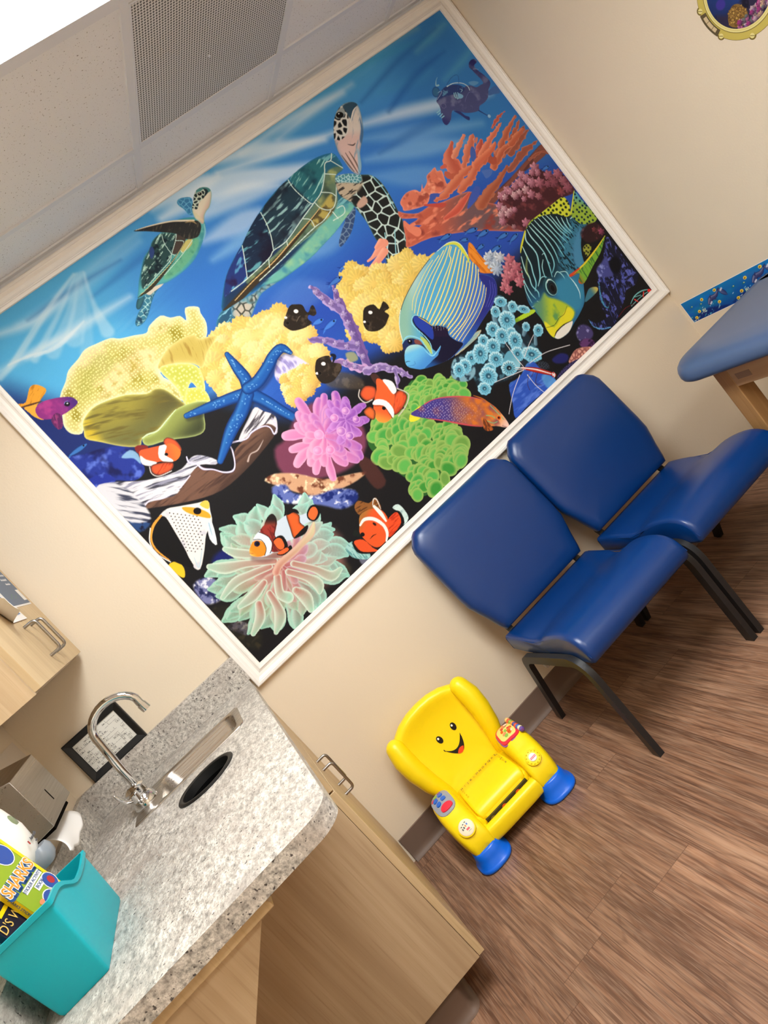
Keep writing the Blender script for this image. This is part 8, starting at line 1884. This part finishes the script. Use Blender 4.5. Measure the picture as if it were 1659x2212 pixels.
# lower body: tray, arms and front rail
bm = BM()
rings = [[(px, py - .125, z) for px, py in superring(0, 0, hx, hy, 40, 7)] for z, hx, hy in ((.060, .118, .105), (.066, .124, .110), (.112, .124, .110), (.118, .118, .104))]
loft(bm, rings); obj('base', bm, YELLOW, t, smooth=True, angle=0.9)
bm = BM(); rings = []
for x, q, o in ((-.150, .72, .014), (-.135, .88, .007), (-.11, .97, .002), (-.06, 1.0, 0), (.06, 1.0, 0), (.11, .97, .002), (.135, .88, .007), (.150, .72, .014)):
    rings.append([(x, -.264 + o + py, .071 + pz) for py, pz in superring(0, 0, .0215 * q, .029 * q, 24, 3.2)])
loft(bm, rings); obj('front_rail', bm, YELLOW, t, smooth=True, angle=1.2)
for s in (-1, 1):
    bm = BM()
    rings = []
    for y, z0, z1, hx, cx in ((-.062, .125, .180, .024, .148), (-.070, .105, .196, .037, .152), (-.085, .09, .208, .044, .155), (-.12, .075, .212, .047, .158), (-.155, .07, .206, .048, .159), (-.185, .066, .192, .048, .159), (-.205, .064, .178, .048, .158), (-.222, .06, .170, .0475, .157), (-.245, .055, .160, .0465, .155), (-.265, .05, .142, .0445, .152), (-.280, .046, .118, .041, .149), (-.288, .048, .092, .033, .147)):
        rings.append([(s * cx + px, y, pz) for px, pz in superring(0, (z0 + z1) / 2, hx, (z1 - z0) / 2, 28, 3.4)])
    loft(bm, rings); obj('arm', bm, YELLOW, t, smooth=True, angle=2.0)
    bm = BM(); lathe(bm, [(.046, .060), (.0475, .03), (.048, .015)], 28, (s * .146, -.240, .030)); obj('front_post', bm, YELLOW, t, smooth=True)
    for nm, y, r in (('front_foot', -.250, 1.0), ('rear_foot', -.055, .86)):
        bm = BM(); rings = []
        for z, q in ((.0, .0600), (.004, .0640), (.010, .0648), (.0155, .0610), (.018, .0575), (.045, .0520), (.064, .0475), (.068, .044)):
            rings.append([(s * .150 + px, py, z * r) for px, py in superring(0, y, q * r, q * r * 1.05, 32, 2.6)])
        loft(bm, rings); obj(nm, bm, TOYBLUE, t, smooth=True, angle=0.9)
# hinged seat flap with raised edge
bm = BM(); rings = []
for y, z0, z1, hx in ((-.030, .118, .128, .092), (-.035, .114, .136, .099), (-.10, .112, .141, .101), (-.17, .112, .143, .102), (-.205, .112, .142, .102), (-.222, .108, .137, .101), (-.232, .104, .126, .097), (-.234, .104, .116, .091)):
    rings.append([(px, y, pz) for px, pz in superring(0, (z0 + z1) / 2, hx, (z1 - z0) / 2, 36, 8)])
loft(bm, rings); flap = obj('seat_flap', bm, YELLOW, t, smooth=True, angle=1.0)
for i, c in enumerate('HIJKLMNOPQRS'):
    text('letter', c, .0135, mat('worn_letter_ink_%d' % (i % 3), ((70, 66, 40), (150, 132, 44), (104, 96, 60))[i % 3], .5), flap, basis((-.082 + i * .0149, -.055, .1408), (1, 0, 0), (0, -1 * -1, .06)), .0003)
FAINT = mat('worn_letter_ghost', (206, 178, 20), .5)
for i, c in enumerate('GFED'): text('letter', c, 0.011, FAINT, flap, basis((-.084, -.076 - .017 * i, .1425), (1, 0, 0), (0, 1, .03)), .0003)
for i, c in enumerate('TUVWXYZ'): text('letter', c, 0.011, FAINT if i % 3 else mat('worn_letter_side', (120, 108, 56), .5), flap, basis((.087, -.068 - .013 * i, .1425), (1, 0, 0), (0, 1, .03)), .0003)
bm = BM(); box(bm, (-.092, -.2435, .060), (.092, -.2235, .1035)); obj('dark_slot', bm, mat('dark_slot_print', (52, 46, 24), .5), t)
ORANGE = mat('orange_disc', (222, 92, 22), .4)
for x, m_ in ((.045, ORANGE), (-.018, ORANGE), (-.070, mat('olive_spiral', (120, 104, 50), .5))):
    bm = BM(); lathe(bm, [(.001, 0), (.0105, 0), (.0105, -.0012), (.001, -.0012)], 20, (x, -.2437, .102 - .0125), 'y'); obj('slot_disc', bm, m_, t)
# face
FACEI = mat('black_face_print', (18, 16, 16), .35); TONGUE = mat('orange_red_tongue', (240, 74, 24), .4); EYEW = mat('white_eye_glint', (250, 250, 246), .35)
def fy(x, z):                                   # front surface of the back near the middle
    k = max(abs(x) / .178, abs(z - cz) / .172); k = min(1, k)
    off = np.interp(k, [.2, .5, .7, .8, .88], [.007, .004, -.002, -.008, -.012])
    return lean(z) + float(off) - .0015
def flat(name, pts, m_, lift=0.0):
    bm = BM(); f = bm.faces.new([bm.verts.new((x, fy(x, z) - lift, z)) for x, z in pts]); bmesh.ops.triangulate(bm, faces=bm.faces[:])
    o = obj(name, bm, m_, t); s_ = o.modifiers.new('thick', 'SOLIDIFY'); s_.thickness = .0008; return o
def ell(cx, cz_, a, b, rot=0, n=24): 
    c, s = math.cos(rot), math.sin(rot)
    return [(cx + math.cos(2 * math.pi * k / n) * a * c - math.sin(2 * math.pi * k / n) * b * s, cz_ + math.cos(2 * math.pi * k / n) * a * s + math.sin(2 * math.pi * k / n) * b * c) for k in range(n)]
for sx in (-1, 1):
    e = flat('eye', ell(.012 + sx * .034, .285, .0105, .0150, -.12 * sx), FACEI); g = flat('glint', ell(.010 + sx * .034, .2915, .0036, .0042), EYEW, .0010)
    g.parent = e
def qb(a, b, c, n=14): return [tuple(a[i] * (1 - k / n) ** 2 + 2 * b[i] * (k / n) * (1 - k / n) + c[i] * (k / n) ** 2 for i in range(2)) for k in range(n + 1)]
mouth = qb((-.036, .246), (.004, .194), (.048, .254)) + qb((.049, .252), (.018, .152), (-.035, .243))[1:]
flat('mouth', mouth, FACEI); flat('tongue', qb((-.006, .2060), (.010, .223), (.027, .2125)) + qb((.0265, .2120), (.012, .1905), (-.0055, .2053))[1:-1], TONGUE, .0012)
flat('mouth_corner', [(-.0375, .2495), (-.0345, .250), (-.0335, .2425), (-.0365, .2415)], FACEI)
# left arm key pad and speaker badge
def armz(s, y): return float(np.interp(y, [-.280, -.265, -.245, -.222, -.205, -.185, -.155, -.12, -.085], [.118, .142, .160, .170, .178, .192, .206, .212, .208]))
GREYPAD = mat('grey_key_pad', (150, 156, 166), .4); KEYB = mat('blue_key', (30, 100, 200), .35); KEYR = mat('red_key', (222, 40, 62), .35); KEYG = mat('green_mark', (140, 190, 70), .4); KEYV = mat('violet_mark', (140, 80, 150), .4)
def plate(name, s, cx, cy, hx, hy, m_, lift, th, parent=t, e=3.5, rot=0.0):
    bm = BM(); rings = []
    for q, up_ in ((1, 0), (1, 1), (.7, 1), (.4, 1), (.1, 1)):
        ring = []
        for px, py in superring(0, 0, hx * q, hy * q, 24, e):
            qx, qy = px * math.cos(rot) - py * math.sin(rot), px * math.sin(rot) + py * math.cos(rot)
            x, y = cx + qx, cy + qy; z = armz(s, y) + lift - .25 * (x - s * .157) ** 2 / .04; ring.append((x, y, z + th * up_))
        rings.append(ring)
    loft(bm, rings); return obj(name, bm, m_, parent, smooth=True, angle=.6)
pad_ = plate('key_pad', -1, -.159, -.142, .037, .053, GREYPAD, -.001, .0055, e=3)
for x, y in ((-.174, -.126), (-.150, -.119), (-.172, -.150), (-.148, -.143)): plate('key', -1, x, y, .0095, .0085, KEYB, .0046, .003, pad_, 2.2)
plate('key', -1, -.156, -.176, .023, .012, KEYR, .0046, .003, pad_, 2.2); plate('key', -1, -.182, -.110, .007, .007, KEYR, .0046, .001, pad_, 2); plate('key', -1, -.167, -.103, .008, .007, KEYG, .0046, .001, pad_, 2); plate('key', -1, -.150, -.099, .007, .005, KEYV, .0046, .001, pad_, 2)
BADGE = mat('cream_badge', (238, 226, 196), .45)
nrm = Vector((0, -.72, .69)); upv = Vector((0, .69, .72))
def badge(name, s, r, m_, lift, parent):
    c = Vector((s * .153, -.262, .147)) + nrm * lift; bm = BM(); ringsb = []
    for rr, hh in ((r, -.012), (r, .003), (r * .92, .0045), (r * .3, .0045)):
        ringsb.append([c + Vector((1, 0, 0)) * math.cos(2 * math.pi * k / 28) * rr + upv * math.sin(2 * math.pi * k / 28) * rr + nrm * hh for k in range(28)])
    loft(bm, ringsb); return obj(name, bm, m_, parent, smooth=True, angle=0.8), c
ringb, c = badge('badge_ring', -1, .030, YELLOW, 0, t); bd, c = badge('badge', -1, .026, BADGE, .0022, ringb)
for i, (dx, dy, m_, w_, h_) in enumerate([(-.012, .010, FACEI, .005, .003), (-.003, .013, FACEI, .005, .003), (.006, .015, FACEI, .005, .003), (-.013, .001, FACEI, .0045, .006), (-.006, .003, FACEI, .0045, .006), (.001, .005, mat('orange_mark', (226, 120, 40), .4), .0045, .006), (.008, .007, KEYB, .0045, .006), (.002, -.007, KEYR, .012, .006), (.004, -.0145, GREYPAD, .012, .0015)]):
    p = c + Vector((1, 0, 0)) * dx + upv * dy + nrm * .0049; bm = BM()
    prism(bm, [p + Vector((a * w_ / 2, 0, 0)) + upv * b * h_ / 2 for a, b in ((-1, -1), (1, -1), (1, 1), (-1, 1))], nrm * .0004); obj('badge_mark', bm, m_, ringb)
ringr, c = badge('dial', 1, .027, YELLOW, 0, t)
for k in range(12):
    a = 2 * math.pi * k / 12; p = c + Vector((1, 0, 0)) * math.cos(a) * .0215 + upv * math.sin(a) * .0215 + nrm * .0045; bm = BM(); tube(bm, [p, p + nrm * .0015], .0022, 8, True); obj('dial_bump', bm, YELLOW, ringr, smooth=True)
LOGOW = mat('white_logo_disc', (244, 240, 232), .4)
bd, c2 = badge('logo_disc', 1, .0135, LOGOW, .003, ringr)
bm = BM(); p = c2 + nrm * .0049 - upv * .001
prism(bm, [p + Vector((a, 0, 0)) + upv * b for a, b in ((-.011, -.003), (-.008, -.0042), (-.005, -.003), (-.002, -.0042), (.002, -.003), (.005, -.0042), (.008, -.003), (.011, -.0036), (.011, .0036), (-.011, .0036))], nrm * .0004); obj('logo_band', bm, KEYR, ringr)
text('logo_lettering', 'Fisher-Price', .0036, LOGOW, ringr, basis(p + nrm * .0007, (1, 0, 0), upv), .0001)
# right arm: story book plate and striped roller
bk = plate('book_plate', 1, .157, -.130, .039, .046, KEYR, .001, .004, e=4, rot=-.12); plate('book_page', 1, .157, -.130, .032, .038, mat('cream_page', (240, 218, 120), .45), .0051, .0012, bk, 4, -.12)
rr_ = random.Random(3)
for i in range(16):
    plate('page_figure', 1, .157 + rr_.uniform(-.022, .022), -.130 + rr_.uniform(-.027, .027), rr_.uniform(.004, .008), rr_.uniform(.004, .009), (ORANGE, KEYG, SALM, KEYR, BADGE)[i % 5], .0064 + i * .00012, .0003, bk, 2)
plate('book_edge', 1, .157, -.130, .042, .049, KEYV, -.0015, .0022, bk, 4, -.12)
STR = [(240, 196, 120), (226, 96, 60), (140, 180, 70), (230, 150, 60), (86, 80, 150), (226, 90, 60), (60, 110, 190), (240, 226, 190), (110, 80, 160)]
roll = obj('roller_pin', (lambda b: (tube(b, [(.192, -.082, .214), (.199, -.185, .199)], .0045, 12), b)[1])(BM()), KEYV, t, smooth=True)
for i, cst in enumerate(STR):
    a, b = i / 9, (i + 1) / 9; A, B = Vector((.192, -.082, .214)), Vector((.199, -.185, .199)); bm = BM()
    p0, p1 = A + (B - A) * a, A + (B - A) * b; q = (p1 - p0)
    tube(bm, [p0 + q * .02, p0 + q * .3, p0 + q * .7, p1 - q * .02], [.0078, .0092, .0092, .0078], 16); obj('roller_ring', bm, mat('roller_stripe_%d' % i, cst, .4), roll, smooth=True, angle=1.2)
bm = BM(); tube(bm, [(-.186, -.060, .050), (-.200, -.095, .020), (-.198, -.12, .008)], .006, 10, True); obj('green_tab', bm, mat('lime_green_plastic', (120, 214, 40), .35), t, smooth=True)

# ------------------------------------------------------------------ decals on the right wall
t = thing('border_strip', 'long blue wall border strip printed with dolphins and fish on the right wall', 'wall border', (XR, -.02, .695))
img = paint_border()
print_sheet('print', t, img, img.shape[1], img.shape[0], 0, 0, 2.2, .1, 0, PRINT)
pr = t.children[0]
for v in pr.data.vertices: v.co = (-.0012, -v.co.x, v.co.z)
bm = BM(); box(bm, (-.0011, -2.203, -.0025), (-.0002, .003, .1025)); obj('backing', bm, POSTW, t)

BRASS = mat('printed_brass', (196, 178, 84), .45); BRASSD = mat('printed_brass_dark', (122, 104, 44), .45); BRASSL = mat('printed_brass_light', (226, 214, 140), .45); HINGE = mat('printed_hinge_brown', (88, 74, 46), .45); HINGEL = mat('printed_hinge_tan', (206, 184, 142), .45)
PC = (-.932, 1.560); PR = .103; PS = .65                    # centre and opening radius on the wall
t = thing('porthole_decal', 'round brass porthole wall sticker with a reef scene high on the right wall', 'wall sticker', (XR, PC[0], PC[1]))
def flat_disc(name, r0, r1, m_, lift, parent=t, n=72, c=(0, 0)):
    bm = BM(); a = [bm.verts.new((-lift, c[0] + r0 * math.cos(2 * math.pi * k / n), c[1] + r0 * math.sin(2 * math.pi * k / n))) for k in range(n)]
    if r1 is None: bm.faces.new(a)
    else:
        b = [bm.verts.new((-lift, c[0] + r1 * math.cos(2 * math.pi * k / n), c[1] + r1 * math.sin(2 * math.pi * k / n))) for k in range(n)]
        for k in range(n): bm.faces.new((a[k], a[(k + 1) % n], b[(k + 1) % n], b[k]))
    return obj(name, bm, m_, parent)
flat_disc('backing', PR + .048 * PS, None, BRASSD, .0004); flat_disc('ring', PR + .046 * PS, PR + .014 * PS, BRASS, .0006); flat_disc('ring_line', PR + .0165 * PS, PR + .0125 * PS, BRASSD, .0008); flat_disc('inner_ring', PR + .0135 * PS, PR - .002 * PS, BRASSL, .0010); flat_disc('inner_line', PR + .0055 * PS, PR + .004 * PS, BRASS, .0012)
for k in range(8):
    a = 2 * math.pi * k / 8 + .30; r = PR + .043 * PS; c = (r * math.cos(a), r * math.sin(a))
    l_ = flat_disc('lug', .019 * PS, None, BRASSD, .00045, c=c, n=24); flat_disc('screw', .0115 * PS, None, BRASSL, .0014, l_, 20, c); bm = BM()
    d = Vector((0, math.cos(.7), math.sin(.7))); q = Vector((0, -d.z, d.y)); C_ = Vector((-.0016, c[0], c[1]))
    bm.faces.new([bm.verts.new(C_ + d * s1 * .0066 + q * s2 * .0009) for s1, s2 in ((-1, -1), (1, -1), (1, 1), (-1, 1))]); obj('slot', bm, BRASSD, l_)
bm = BM(); n = 20                                 # hinge on the corner side
a0, a1 = math.radians(12), math.radians(-23)
def hp(r, a): return (-.0015, r * math.cos(a), r * math.sin(a))
ia = [bm.verts.new(hp(PR + .020 * PS, a0 + (a1 - a0) * k / n)) for k in range(n + 1)]; ib = [bm.verts.new(hp(PR + .053 * PS, a0 + (a1 - a0) * k / n)) for k in range(n + 1)]
for k in range(n): bm.faces.new((ia[k], ia[k + 1], ib[k + 1], ib[k]))
hg = obj('hinge', bm, HINGE, t)
for f0, f1 in ((.14, .36), (.38, .66), (.68, .86)):
    bm = BM(); ia = [bm.verts.new((-.0018,) + hp(PR + .025 * PS, a0 + (a1 - a0) * (f0 + (f1 - f0) * k / 8))[1:]) for k in range(9)]; ib = [bm.verts.new((-.0018,) + hp(PR + .043 * PS, a0 + (a1 - a0) * (f0 + (f1 - f0) * k / 8))[1:]) for k in range(9)]
    for k in range(8): bm.faces.new((ia[k], ia[k + 1], ib[k + 1], ib[k]))
    obj('hinge_barrel', bm, HINGEL, hg)
img = paint_porthole()
print_sheet('scene_print', t, img, img.shape[1], img.shape[0], -PR, -PR, PR, PR, 0, PRINT_MATTE)
pr = [o for o in t.children if o.name.startswith('scene_print')][0]
me = pr.data; bm = BM(); bm.from_mesh(me)
for v in bm.verts: v.co = (-.0009, -v.co.x, v.co.z)
bmesh.ops.delete(bm, geom=[v for v in bm.verts if math.hypot(v.co.y, v.co.z) > PR - .0005], context='VERTS'); bm.to_mesh(me); bm.free()
